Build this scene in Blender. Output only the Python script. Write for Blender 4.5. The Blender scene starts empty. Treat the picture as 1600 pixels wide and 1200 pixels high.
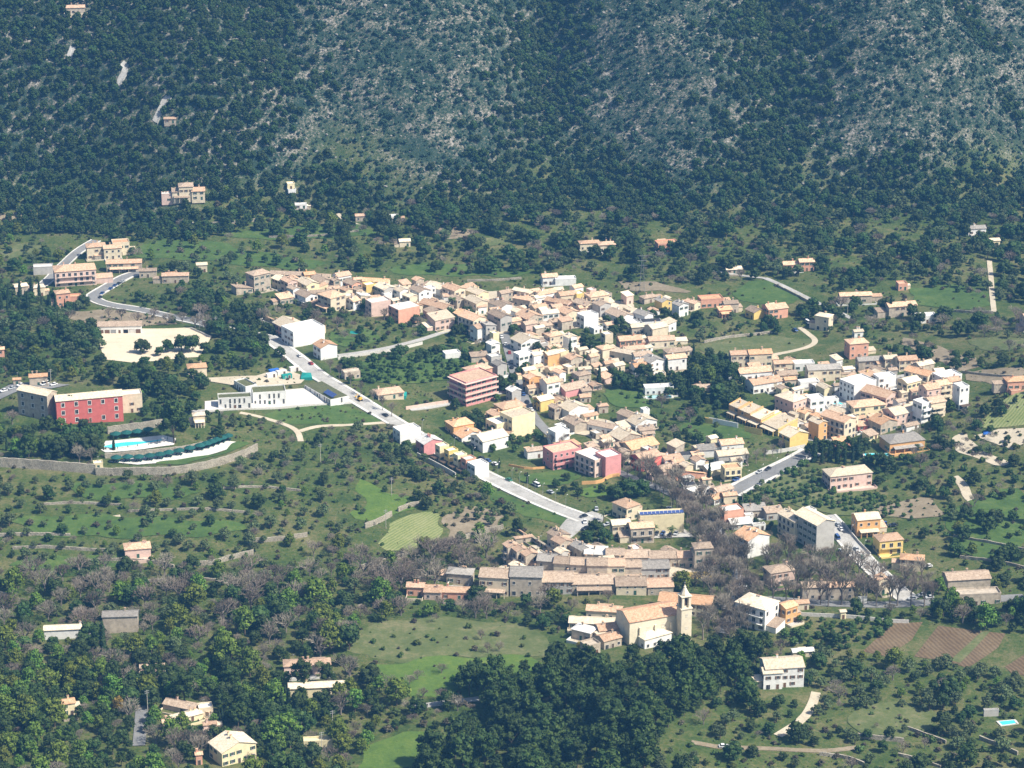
import bpy, math, random
import numpy as np
from mathutils import Vector, Matrix
from mathutils.geometry import delaunay_2d_cdt

rng = np.random.default_rng(11)
random.seed(5)
SC = bpy.context.scene
COL = SC.collection
R = math.radians

# ------------------------------------------------------------------ camera, sky, sun, exposure
CAM_H, PITCH, FPX = 513.0, R(20.0), 4200.0
cam_data = bpy.data.cameras.new('camera')
cam = bpy.data.objects.new('camera', cam_data)
COL.objects.link(cam)
cam.location = (0, 0, CAM_H)
cam.rotation_euler = (math.pi / 2 - PITCH, 0, 0)
cam_data.sensor_width = 36
cam_data.lens = 36 * FPX / 1600
cam_data.clip_start, cam_data.clip_end = 1, 9000
SC.camera = cam

SUN_EL, SUN_AZ = R(50), R(-26)          # azimuth measured from +X (right), negative = towards the camera
sun_dir = Vector((math.cos(SUN_EL) * math.cos(SUN_AZ), math.cos(SUN_EL) * math.sin(SUN_AZ), math.sin(SUN_EL)))
sd = bpy.data.lights.new('sun', 'SUN')
sd.energy, sd.angle, sd.color = 4.8, R(2.0), (1.0, 0.935, 0.81)
sun = bpy.data.objects.new('sun', sd)
COL.objects.link(sun)
sun.rotation_euler = sun_dir.to_track_quat('Z', 'Y').to_euler()
world = bpy.data.worlds.new('World')
SC.world = world
world.use_nodes = True
wn = world.node_tree.nodes
sky = wn.new('ShaderNodeTexSky')
sky.sky_type = 'NISHITA'
sky.sun_disc = False
sky.sun_elevation = SUN_EL
sky.sun_rotation = math.pi / 2 - SUN_AZ   # rotation is clockwise from +Y
sky.air_density, sky.dust_density, sky.ozone_density = 1.0, 2.2, 1.0
wn['Background'].inputs['Strength'].default_value = 0.085
world.node_tree.links.new(sky.outputs[0], wn['Background'].inputs[0])
SC.view_settings.view_transform = 'Standard'
SC.view_settings.look = 'None'
SC.view_settings.exposure = 0.78
SC.view_settings.gamma = 1
SC.view_settings.use_curve_mapping = False
SC.render.engine = 'CYCLES'
cy = SC.cycles
cy.use_denoising = True
cy.use_adaptive_sampling = True
cy.adaptive_threshold = 0.015
cy.max_bounces, cy.diffuse_bounces, cy.glossy_bounces = 4, 2, 2
cy.transmission_bounces, cy.transparent_max_bounces, cy.volume_bounces = 2, 4, 0
cy.caustics_reflective = cy.caustics_refractive = False

# ------------------------------------------------------------------ the lie of the land
def sstep(a, b, v):
    t = np.clip((v - a) / (b - a), 0, 1)
    return t * t * (3 - 2 * t)

def flat(px, py, z=0.0):
    d = ray(px, py)
    t = (CAM_H - z) / -d[2]
    return d[0] * t, d[1] * t

_cs, _sn = math.cos(PITCH), math.sin(PITCH)
def ray(px, py):
    a, b = (px - 800) / FPX, (600 - py) / FPX
    return np.array((a, _cs + b * _sn, -_sn + b * _cs))

def sines(x, y, waves):
    o = 0
    for wl, amp, ang, ph in waves:
        o = o + amp * np.sin((x * math.cos(ang) + y * math.sin(ang)) * 2 * math.pi / wl + ph)
    return o
_r = random.Random(3)
W_LOW = [(wl, a, _r.uniform(0, 6.3), _r.uniform(0, 6.3)) for wl, a in ((310, .9), (230, .7), (150, .6), (95, .4), (60, .3), (38, .16))]
W_MTN = [(wl, a, _r.uniform(.1, 1.3), _r.uniform(0, 6.3)) for wl, a in ((260, 6), (170, 3.5), (110, 2.2), (78, 1.6), (50, 1.1), (33, .9), (22, .6), (15, .4))]

def bump(x, y, px, py, amp, rx, ry):
    cx, cy_ = flat(px, py)
    return amp * np.exp(-((x - cx) / rx) ** 2 - ((y - cy_) / ry) ** 2)

def foot(x):
    return 1712 + 16 * np.sin(x / 61.0 + 1) + 9 * np.sin(x / 27.0) - 40 * sstep(-120, -330, x) + 20 * sstep(150, 330, x)

def height(x, y):
    x = np.asarray(x, float); y = np.asarray(y, float)
    h = sines(x, y, W_LOW)
    h = h + 7 * sstep(1500, 1760, y)
    h = h + 10 * sstep(1120, 1250, y) * sstep(40, -160, x) * sstep(1700, 1400, y)
    h = h + bump(x, y, 90, 668, 9, 75, 62) + bump(x, y, 1010, 1120, 9, 60, 70)
    h = h + bump(x, y, 1680, 640, 20, 75, 120) + bump(x, y, 1450, 480, 6, 120, 120)
    m = y - foot(x)
    up = np.where(m > 0, m, 0)
    soft = np.where(m > 0, 12 * np.log1p((up / 26) ** 2) + 0.46 * up * sstep(0, 110, up), 0)
    k = sstep(10, 140, m)
    def ravine(x, y, p0, p1, depth, wd):
        (x0, y0), (x1, y1) = p0, p1
        t = np.clip((y - y0) / (y1 - y0), -.3, 1.6)
        xc = x0 + (x1 - x0) * t + 9 * np.sin(y / 31.0)
        return -depth * np.exp(-np.abs((x - xc) / wd) ** 1.5)
    rav = ravine(x, y, (-8, 1740), (60, 1980), 17, 26) + ravine(x, y, (166, 1745), (196, 1990), 22, 30) + ravine(x, y, (186, 1880), (120, 2010), 9, 22)
    rav = rav + ravine(x, y, (-190, 1740), (-185, 2000), 15, 40) + ravine(x, y, (345, 1760), (300, 1990), 7, 30)
    rav = rav + 5 * np.exp(-((x - 90) / 55) ** 2) + 9 * np.exp(-((x - 262 - (y - 1850) * .35) / 40) ** 2) + 4 * np.exp(-((x + 100) / 60) ** 2)
    h = h + soft + k * (rav + sines(x, y, W_MTN))
    far = sstep(2250, 2900, y)
    h = h * (1 - far) + np.minimum(h, 455 + 12 * np.sin(x / 170)) * far
    return np.minimum(h, 470)

def axis(lo, a, b, hi, st, big):
    return np.concatenate([np.arange(lo, a, big), np.arange(a, b, st), np.arange(b, hi + 1, big)])
XS = axis(-1500, -480, 480, 1500, 3.0, 60)
YS = axis(-100, 860, 2080, 3000, 3.0, 40)
GX, GY = np.meshgrid(XS, YS)
GZ = height(GX, GY)

def zat(x, y):
    x = np.asarray(x, float); y = np.asarray(y, float)
    i = np.clip(np.searchsorted(XS, x) - 1, 0, len(XS) - 2)
    j = np.clip(np.searchsorted(YS, y) - 1, 0, len(YS) - 2)
    u = (x - XS[i]) / (XS[i + 1] - XS[i]); v = (y - YS[j]) / (YS[j + 1] - YS[j])
    return (GZ[j, i] * (1 - u) + GZ[j, i + 1] * u) * (1 - v) + (GZ[j + 1, i] * (1 - u) + GZ[j + 1, i + 1] * u) * v

_T = np.arange(850, 2700, 2.0)
def P(px, py):
    """the spot on the ground seen at this place of the photograph"""
    d = ray(px, py)
    d = d / np.linalg.norm(d)
    z = CAM_H + d[2] * _T
    g = zat(d[0] * _T, d[1] * _T)
    k = int(np.argmax(z < g))
    if k == 0: k = len(_T) - 1
    a, b = z[k - 1] - g[k - 1], z[k] - g[k]
    t = _T[k - 1] + 2.0 * a / (a - b) if a != b else _T[k]
    x, y = d[0] * t, d[1] * t
    return Vector((x, y, float(zat(x, y))))

def project(x, y, z):
    x = np.asarray(x, float); y = np.asarray(y, float); z = np.asarray(z, float) - CAM_H
    f = y * _cs - z * _sn
    u = y * _sn + z * _cs
    return 800 + FPX * x / f, 600 - FPX * u / f, f

# ------------------------------------------------------------------ materials
MATS = {}
def newmat(name):
    m = bpy.data.materials.new(name); m.use_nodes = True
    MATS[name] = m
    nt = m.node_tree
    b = nt.nodes['Principled BSDF']
    b.inputs['Roughness'].default_value = 0.9
    b.inputs['Specular IOR Level'].default_value = 0.25
    return m, nt, b

def ramp(nt, stops, fac):
    r = nt.nodes.new('ShaderNodeValToRGB')
    e = r.color_ramp.elements
    while len(e) < len(stops): e.new(0.5)
    for el, (p, c) in zip(e, stops):
        el.position = p; el.color = (*c, 1)
    nt.links.new(fac, r.inputs[0])
    return r.outputs[0]

def noise(nt, vec, scale, detail=4, rough=0.6):
    n = nt.nodes.new('ShaderNodeTexNoise')
    n.inputs['Scale'].default_value = scale; n.inputs['Detail'].default_value = detail
    n.inputs['Roughness'].default_value = rough
    nt.links.new(vec, n.inputs['Vector'])
    return n.outputs[0]

def mapping(nt, vec, scale=(1, 1, 1), rot=0):
    n = nt.nodes.new('ShaderNodeMapping')
    n.inputs['Scale'].default_value = scale; n.inputs['Rotation'].default_value = (0, 0, rot)
    nt.links.new(vec, n.inputs['Vector'])
    return n.outputs[0]

def mixc(nt, fac, a, b, mode='MIX'):
    n = nt.nodes.new('ShaderNodeMix'); n.data_type = 'RGBA'; n.blend_type = mode
    for sock, v in ((n.inputs[0], fac), (n.inputs[6], a), (n.inputs[7], b)):
        if isinstance(v, bpy.types.NodeSocket): nt.links.new(v, sock)
        elif isinstance(v, (int, float)): sock.default_value = v
        else: sock.default_value = (*v, 1)
    return n.outputs[2]

def math_(nt, op, a, b=0.0):
    n = nt.nodes.new('ShaderNodeMath'); n.operation = op
    for sock, v in ((n.inputs[0], a), (n.inputs[1], b)):
        if isinstance(v, bpy.types.NodeSocket): nt.links.new(v, sock)
        else: sock.default_value = v
    return n.outputs[0]

def bumpn(nt, b, h, strength=0.5, dist=0.1):
    n = nt.nodes.new('ShaderNodeBump')
    n.inputs['Strength'].default_value = strength; n.inputs['Distance'].default_value = dist
    nt.links.new(h, n.inputs['Height']); nt.links.new(n.outputs[0], b.inputs['Normal'])

def pos(nt, which='world'):
    if which == 'world': return nt.nodes.new('ShaderNodeNewGeometry').outputs['Position']
    return nt.nodes.new('ShaderNodeTexCoord').outputs['Object']

def orand(nt):
    return nt.nodes.new('ShaderNodeObjectInfo').outputs['Random']

def M_land(name, stops, s1, s2, mix=0.5, bs=0.6, stripes=None):
    m, nt, b = newmat(name)
    p = pos(nt)
    n1 = noise(nt, p, s1, 5, .65); n2 = noise(nt, p, s2, 4, .7)
    f = math_(nt, 'ADD', math_(nt, 'MULTIPLY', n1, 1 - mix), math_(nt, 'MULTIPLY', n2, mix))
    if s1 < .09 and not stripes:
        f = math_(nt, 'ADD', math_(nt, 'MULTIPLY', f, .6), math_(nt, 'MULTIPLY', noise(nt, p, .14, 5, .7), .4))
    if stripes:
        ang, wl, amt = stripes
        w = nt.nodes.new('ShaderNodeTexWave'); w.wave_type = 'BANDS'; w.bands_direction = 'X'
        w.inputs['Scale'].default_value = 0.314 / wl * 1.0
        w.inputs['Distortion'].default_value = 3.5; w.inputs['Detail'].default_value = 2
        w.inputs['Detail Scale'].default_value = .6
        nt.links.new(mapping(nt, p, rot=ang), w.inputs['Vector'])
        f = math_(nt, 'ADD', math_(nt, 'MULTIPLY', f, 1 - amt), math_(nt, 'MULTIPLY', w.outputs[1], amt))
    nt.links.new(ramp(nt, stops, f), b.inputs['Base Color'])
    bumpn(nt, b, n2, bs, .35)
    return m

def M_plain(name, col, s=1.2, var=0.25, rough=0.85, bs=0.25, perobj=0.2, which='obj', rust=None):
    m, nt, b = newmat(name)
    b.inputs['Roughness'].default_value = rough
    p = pos(nt, which)
    n1 = noise(nt, p, s, 4, .65); n2 = noise(nt, p, s * 5, 3, .6)
    lo = tuple(c * (1 - var) for c in col); hi = tuple(min(.86, c * (1 + var * .6)) for c in col)
    c = ramp(nt, [(.3, lo), (.52, col), (.72, hi)], n1)
    if rust: c = mixc(nt, ramp(nt, [(.45, (0, 0, 0)), (.7, (1, 1, 1))], noise(nt, p, s * 1.9, 5, .7)), c, rust)
    if perobj:
        v = math_(nt, 'ADD', math_(nt, 'MULTIPLY', orand(nt), perobj), 1 - perobj)
        comb = nt.nodes.new('ShaderNodeCombineColor')
        for k in range(3): nt.links.new(v, comb.inputs[k])
        c = mixc(nt, 1.0, c, comb.outputs[0], 'MULTIPLY')
    nt.links.new(c, b.inputs['Base Color'])
    if bs: bumpn(nt, b, n2, bs, .06)
    return m

def M_roof(name, c1, c2, c3):
    m, nt, b = newmat(name)
    p = pos(nt, 'obj')
    n1 = noise(nt, p, .9, 5, .75); n2 = noise(nt, p, 4.5, 3, .75)
    f = math_(nt, 'ADD', math_(nt, 'MULTIPLY', n1, .5), math_(nt, 'MULTIPLY', n2, .5))
    c = ramp(nt, [(.38, c1), (.5, c2), (.62, c3)], f)
    v = math_(nt, 'ADD', math_(nt, 'MULTIPLY', orand(nt), .42), .70)
    comb = nt.nodes.new('ShaderNodeCombineColor')
    for k in range(3): nt.links.new(v, comb.inputs[k])
    nt.links.new(mixc(nt, 1.0, c, comb.outputs[0], 'MULTIPLY'), b.inputs['Base Color'])
    bumpn(nt, b, n2, .8, .12)
    return m

def M_leaf(name, c1, c2, c3, hue=.04):
    m, nt, b = newmat(name)
    b.inputs['Roughness'].default_value = 0.75
    g = nt.nodes.new('ShaderNodeNewGeometry')
    r = math_(nt, 'ADD', math_(nt, 'MULTIPLY', g.outputs['Random Per Island'], .55), math_(nt, 'MULTIPLY', orand(nt), .45))
    c = ramp(nt, [(.1, c1), (.5, c2), (.9, c3)], r)
    h = nt.nodes.new('ShaderNodeHueSaturation')
    nt.links.new(c, h.inputs['Color'])
    nt.links.new(math_(nt, 'ADD', math_(nt, 'MULTIPLY', orand(nt), hue), .5 - hue / 2), h.inputs['Hue'])
    nt.links.new(h.outputs[0], b.inputs['Base Color'])
    return m

WALL = {'W': ('white', (.78, .77, .74)), 'C': ('cream', (.70, .60, .44)), 'S': ('stone', (.47, .40, .315)), 'P': ('pink', (.66, .30, .29)),
        'p': ('pale pink', (.68, .50, .42)), 'Y': ('yellow', (.76, .56, .20)), 'O': ('orange', (.70, .40, .17)), 'R': ('red', (.62, .155, .135)),
        'G': ('grey', (.46, .44, .41)), 'K': ('salmon', (.68, .36, .25)), 'L': ('pale yellow', (.76, .66, .42)), 'c': ('cream', (.78, .69, .52))}
for k, (n, c) in WALL.items():
    M_plain('wall_' + k, c, .5, .16 if k != 'S' else .35, .92, .35 if k != 'S' else .9, .14)
ROOF = {'t': ('terracotta', (.34, .195, .12), (.57, .37, .24), (.72, .56, .42)), 'b': ('brown', (.20, .15, .11), (.38, .285, .21), (.54, .44, .34)),
        'y': ('pale yellow', (.44, .34, .23), (.68, .57, .42), (.78, .70, .57)), 'p': ('pinkish', (.33, .20, .14), (.53, .36, .25), (.65, .50, .37)),
        'g': ('grey', (.17, .155, .14), (.31, .285, .255), (.43, .40, .36)), 'o': ('orange', (.40, .205, .11), (.63, .37, .21), (.74, .53, .35)), 'c': ('weathered terracotta', (.27, .14, .085), (.50, .28, .17), (.66, .45, .31))}
for k, v in ROOF.items(): M_roof('roof_' + k, *v[1:])
M_plain('roof_w', (.72, .70, .66), .6, .2, .9, .2)
M_plain('roof_n', (.09, .11, .045), 1.1, .5, .95, .6, rust=(.17, .14, .08))
M_plain('roof_k', (.05, .05, .055), 1.1, .3, .6, .2)
M_plain('frame_white', (.72, .70, .66), 2, .1)
M_plain('frame_green', (.035, .10, .065), 2, .2)
M_plain('frame_brown', (.16, .085, .045), 2, .2)
M_plain('stone_trim', (.50, .46, .40), 2, .25)
M_plain('metal_grey', (.30, .31, .32), 3, .2, .5)
M_plain('wood_dark', (.10, .07, .05), 3, .3)
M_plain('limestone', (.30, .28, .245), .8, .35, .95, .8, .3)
M_plain('rubber', (.02, .02, .02), 3, .2)
m, nt, b = newmat('pane'); b.inputs['Base Color'].default_value = (.010, .012, .015, 1); b.inputs['Roughness'].default_value = .3; b.inputs['Specular IOR Level'].default_value = .15
m, nt, b = newmat('solar'); b.inputs['Base Color'].default_value = (.05, .08, .22, 1); b.inputs['Roughness'].default_value = .2
m, nt, b = newmat('pool_water'); b.inputs['Base Color'].default_value = (.07, .60, .70, 1); b.inputs['Roughness'].default_value = .08
bumpn(nt, b, noise(nt, pos(nt), 1.5, 3), .15, .1)
M_plain('parasol_green', (.012, .085, .075), 2, .25, .8)
M_plain('tarp_teal', (.02, .28, .25), 2, .3, .6)
M_plain('tarp_blue', (.04, .16, .55), 2, .3, .6)
M_plain('bark', (.15, .115, .085), 4, .35, .95, .5)
M_plain('bark_grey', (.235, .20, .175), 4, .3, .95, .3, .3)
for nme, c in (('white', (.75, .75, .75)), ('silver', (.42, .44, .46)), ('blue', (.05, .10, .26)), ('dark', (.035, .04, .05)), ('red', (.35, .04, .04)), ('green', (.05, .19, .13)), ('yellow', (.75, .42, .04))):
    M_plain('car_' + nme, c, 1, .06, .3, 0, 0)
M_leaf('leaf_pine', (0.015, 0.034, 0.006), (0.028, 0.054, 0.009), (0.060, 0.086, 0.015))
M_leaf('leaf_oak', (0.015, 0.034, 0.008), (0.027, 0.054, 0.011), (0.058, 0.086, 0.018), .07)
M_leaf('leaf_olive', (0.045, 0.068, 0.026), (0.072, 0.102, 0.039), (0.125, 0.154, 0.061))
M_leaf('leaf_fresh', (0.050, 0.090, 0.011), (0.085, 0.133, 0.016), (0.150, 0.191, 0.026), .10)
M_leaf('leaf_cypress', (0.012, 0.030, 0.010), (0.020, 0.042, 0.013), (0.034, 0.058, 0.018), .02)
M_leaf('leaf_orange', (0.022, 0.055, 0.013), (0.038, 0.083, 0.017), (0.085, 0.122, 0.025))
M_leaf('leaf_bush', (0.034, 0.061, 0.013), (0.060, 0.095, 0.019), (0.120, 0.138, 0.036), .10)
M_leaf('leaf_dry', (.040, .036, .020), (.075, .064, .040), (.14, .12, .08), .04)
M_leaf('leaf_palm', (0.040, 0.064, 0.018), (0.065, 0.090, 0.029), (0.110, 0.127, 0.043))
M_leaf('leaf_scrub', (.014, .038, .024), (.026, .058, .033), (.060, .098, .052), .05)
M_leaf('leaf_autumn', (0.120, 0.095, 0.014), (0.200, 0.148, 0.022), (0.320, 0.233, 0.036))
M_leaf('leaf_twig', (.13, .105, .08), (.19, .158, .125), (.265, .228, .185))

M_land('grass_green', [(.34, (.030, .064, .014)), (.5, (.056, .102, .020)), (.66, (.105, .140, .036))], .035, .55, .5)
M_land('grass_bright', [(.34, (.045, .085, .016)), (.5, (.078, .135, .022)), (.66, (.135, .175, .035))], .04, .6, .5)
M_land('grass_dry', [(.36, (.055, .082, .022)), (.5, (.095, .115, .040)), (.64, (.18, .165, .085))], .05, .5, .5)
M_land('earth_brown', [(.3, (.075, .048, .026)), (.5, (.125, .086, .048)), (.7, (.18, .135, .08))], .05, .7, .45, stripes=(R(-20), 2.0, .2))
M_land('vine_rows', [(.3, (.10, .14, .035)), (.5, (.18, .21, .075)), (.7, (.29, .28, .14))], .06, .8, .5, stripes=(R(35), 1.8, .2))
M_land('earth_tan', [(.36, (.14, .115, .072)), (.5, (.215, .175, .118)), (.64, (.30, .25, .18))], .05, .6, .5)
M_land('sand', [(.3, (.48, .40, .29)), (.5, (.58, .50, .37)), (.7, (.64, .56, .44))], .06, .7, .4)
M_land('asphalt', [(.3, (.13, .13, .13)), (.5, (.19, .19, .19)), (.7, (.25, .25, .245))], .1, .9, .4)
M_land('concrete', [(.36, (.25, .24, .22)), (.5, (.36, .35, .33)), (.64, (.45, .44, .42))], .1, .9, .4)
M_land('paving_pale', [(.36, (.46, .44, .40)), (.5, (.57, .55, .51)), (.64, (.66, .64, .60))], .1, .9, .4)
M_land('dirt_pale', [(.3, (.34, .29, .21)), (.5, (.46, .40, .30)), (.7, (.54, .48, .38))], .1, .9, .5)
M_land('drystone', [(.36, (.17, .15, .115)), (.5, (.32, .285, .225)), (.64, (.48, .44, .36))], .25, 1.8, .65, 1.0)
M_land('stone_white', [(.34, (.42, .40, .36)), (.5, (.54, .52, .48)), (.66, (.62, .60, .56))], .25, 1.5, .6, .6)

# the open ground: grass, dry growth and bare soil in the valley, thin grass and limestone on the mountain, colours darkened to stand in for cloud shade
m, nt, b = newmat('ground')
p = pos(nt)
n1 = noise(nt, p, .018, 5, .6); n2 = noise(nt, p, .09, 5, .7); n3 = noise(nt, p, .6, 4, .75); n4 = noise(nt, p, .06, 4, .7); n5 = noise(nt, p, .55, 5, .85)
val = ramp(nt, [(.36, (.032, .050, .015)), (.45, (.058, .088, .022)), (.50, (.095, .112, .036)), (.55, (.155, .135, .07)), (.64, (.24, .19, .125))],
           math_(nt, 'ADD', math_(nt, 'MULTIPLY', n1, .30), math_(nt, 'ADD', math_(nt, 'MULTIPLY', n2, .35), math_(nt, 'MULTIPLY', n3, .35))))
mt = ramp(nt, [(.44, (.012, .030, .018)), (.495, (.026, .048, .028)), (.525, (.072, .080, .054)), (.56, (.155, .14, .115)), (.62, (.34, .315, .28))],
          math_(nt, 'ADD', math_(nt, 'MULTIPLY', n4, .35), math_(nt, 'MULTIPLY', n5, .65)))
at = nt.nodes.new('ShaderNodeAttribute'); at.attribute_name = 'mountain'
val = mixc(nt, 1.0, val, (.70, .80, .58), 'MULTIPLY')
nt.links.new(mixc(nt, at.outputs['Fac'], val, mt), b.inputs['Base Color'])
bumpn(nt, b, n3, .9, .5)

# ------------------------------------------------------------------ mesh helpers
def mesh(name, verts, faces, mats, fm=None, smooth=False):
    me = bpy.data.meshes.new(name)
    me.from_pydata([tuple(v) for v in verts], [], [tuple(f) for f in faces])
    for k in ([mats] if isinstance(mats, str) else mats): me.materials.append(MATS[k])
    if fm is not None: me.polygons.foreach_set('material_index', np.asarray(fm, np.int32))
    if smooth: me.polygons.foreach_set('use_smooth', np.ones(len(me.polygons), bool))
    me.update()
    return me

def link(name, me, parent=None, loc=(0, 0, 0), rz=0.0, sc=None):
    o = bpy.data.objects.new(name, me)
    COL.objects.link(o)
    o.location = loc
    if rz: o.rotation_euler = (0, 0, rz)
    if sc is not None: o.scale = (sc, sc, sc) if isinstance(sc, (int, float)) else sc
    if parent: o.parent = parent
    return o

LABELS = {}
def tag(o, label, cat, group=None, kind=None):
    o['label'] = label
    if cat: o['category'] = cat
    if group: o['group'] = group
    if kind: o['kind'] = kind

class MB:
    """collects simple solids for one mesh"""
    def __init__(s): s.v, s.f, s.m = [], [], []
    def add(s, vs, fs, mi=0):
        n = len(s.v); s.v += [tuple(q) for q in vs]; s.f += [tuple(i + n for i in q) for q in fs]; s.m += [mi] * len(fs)
        return s
    def box(s, x0, x1, y0, y1, z0, z1, mi=0):
        return s.add([(x0, y0, z0), (x1, y0, z0), (x1, y1, z0), (x0, y1, z0), (x0, y0, z1), (x1, y0, z1), (x1, y1, z1), (x0, y1, z1)],
              [(3, 2, 1, 0), (4, 5, 6, 7), (0, 1, 5, 4), (1, 2, 6, 5), (2, 3, 7, 6), (3, 0, 4, 7)], mi)
    def tube(s, p, q, r0, r1, n=6, mi=0, cap=True):
        p, q = Vector(p), Vector(q); d = (q - p).normalized()
        a = d.orthogonal().normalized(); c = d.cross(a)
        vs = [p + (a * math.cos(t) + c * math.sin(t)) * r0 for t in [2 * math.pi * k / n for k in range(n)]]
        vs += [q + (a * math.cos(t) + c * math.sin(t)) * r1 for t in [2 * math.pi * k / n for k in range(n)]]
        fs = [(k, (k + 1) % n, n + (k + 1) % n, n + k) for k in range(n)]
        if cap: fs += [tuple(range(n - 1, -1, -1)), tuple(range(n, 2 * n))]
        return s.add(vs, fs, mi)
    def lathe(s, prof, n=8, c=(0, 0), mi=0, ph=0.0):
        vs = [(c[0] + r * math.cos(ph + 2 * math.pi * k / n), c[1] + r * math.sin(ph + 2 * math.pi * k / n), z) for r, z in prof for k in range(n)]
        fs = [(i * n + k, i * n + (k + 1) % n, (i + 1) * n + (k + 1) % n, (i + 1) * n + k) for i in range(len(prof) - 1) for k in range(n)]
        fs += [tuple(range(n - 1, -1, -1)), tuple(range((len(prof) - 1) * n, len(prof) * n))]
        return s.add(vs, fs, mi)
    def mesh(s, name, mats, smooth=False): return mesh(name, s.v, s.f, mats, s.m, smooth)

# ------------------------------------------------------------------ ground sheet
nx, ny = len(XS), len(YS)
idx = np.arange(nx * ny).reshape(ny, nx)
quads = np.stack([idx[:-1, :-1], idx[:-1, 1:], idx[1:, 1:], idx[1:, :-1]], -1).reshape(-1, 4)
me = bpy.data.meshes.new('ground')
me.vertices.add(nx * ny)
me.vertices.foreach_set('co', np.stack([GX, GY, GZ], -1).astype(np.float32).ravel())
me.loops.add(quads.size); me.loops.foreach_set('vertex_index', quads.astype(np.int32).ravel())
me.polygons.add(len(quads)); me.polygons.foreach_set('loop_start', np.arange(0, quads.size, 4, dtype=np.int32))
me.polygons.foreach_set('use_smooth', np.ones(len(quads), bool))
me.update(calc_edges=True)
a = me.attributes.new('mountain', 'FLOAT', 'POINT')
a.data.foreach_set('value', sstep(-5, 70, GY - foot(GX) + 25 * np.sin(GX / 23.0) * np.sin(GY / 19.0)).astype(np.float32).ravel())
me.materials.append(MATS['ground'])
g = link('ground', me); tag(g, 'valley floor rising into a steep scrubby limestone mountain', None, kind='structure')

# ------------------------------------------------------------------ fields, roads and walls laid on the ground
EXCL = []       # world polygons that trees keep off
def inpoly(x, y, poly):
    x = np.asarray(x); y = np.asarray(y); c = np.zeros(x.shape, bool)
    n = len(poly)
    for i in range(n):
        x0, y0 = poly[i]; x1, y1 = poly[i - 1]
        with np.errstate(divide='ignore', invalid='ignore'):
            t = ((y0 > y) != (y1 > y)) & (x < (x1 - x0) * (y - y0) / (y1 - y0) + x0)
        c ^= t
    return c

def smooth_loop(pts, it=2, closed=True):
    p = np.array(pts, float)
    for _ in range(it):
        if closed:
            q = np.roll(p, -1, 0); p = np.stack([p * .75 + q * .25, p * .25 + q * .75], 1).reshape(-1, 2)
        else:
            q = p[1:]; a_ = p[:-1]; m_ = np.stack([a_ * .75 + q * .25, a_ * .25 + q * .75], 1).reshape(-1, 2)
            p = np.vstack([p[:1], m_, p[-1:]])
    return p

_lift = [0.10]
def patch(name, label, pts, m, soft=1, block=False, step=3.0):
    w = np.array([P(*q)[:2] for q in pts])
    if soft: w = smooth_loop(w, soft)
    out = []
    for i in range(len(w)):
        a_, b_ = w[i], w[(i + 1) % len(w)]
        k = max(1, int(np.linalg.norm(b_ - a_) / step))
        for t in range(k): out.append(a_ + (b_ - a_) * t / k)
    out = np.array(out)
    if soft and not block:
        ph = out[0, 0]
        out = out + np.stack([1.6 * np.sin(out[:, 1] / 4.1 + ph) + 1.2 * np.sin(out[:, 0] / 2.7 + 1), 1.9 * np.sin(out[:, 0] / 5.3 + ph) + 1.3 * np.sin(out[:, 1] / 3.1)], 1)
    lo, hi = out.min(0), out.max(0)
    gx, gy = np.meshgrid(np.arange(lo[0], hi[0], step), np.arange(lo[1], hi[1], step))
    gx, gy = gx.ravel(), gy.ravel()
    ok = inpoly(gx, gy, out)
    inner = np.stack([gx[ok], gy[ok]], 1)
    allp = [Vector(q) for q in np.vstack([out, inner])]
    n = len(out)
    vs, es, fs, *_ = delaunay_2d_cdt(allp, [], [list(range(n))], 1, 1e-4)
    xy = np.array([(v.x, v.y) for v in vs])
    z = zat(xy[:, 0], xy[:, 1]) + _lift[0]
    _lift[0] += 0.006
    o = link(name, mesh(name, np.column_stack([xy, z]), [f if (vs[f[1]] - vs[f[0]]).cross(vs[f[2]] - vs[f[0]]) > 0 else f[::-1] for f in fs], m, smooth=True))
    tag(o, label, None, kind='structure')
    if block: EXCL.append(out)
    return o

ROADS = []
def line_pts(pts, step=3.0, it=2):
    w = smooth_loop([P(*q)[:2] for q in pts], it, False)
    seg = np.linalg.norm(np.diff(w, axis=0), axis=1); L = np.concatenate([[0], np.cumsum(seg)])
    t = np.linspace(0, L[-1], max(2, int(L[-1] / step)))
    return np.column_stack([np.interp(t, L, w[:, 0]), np.interp(t, L, w[:, 1])])

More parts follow.
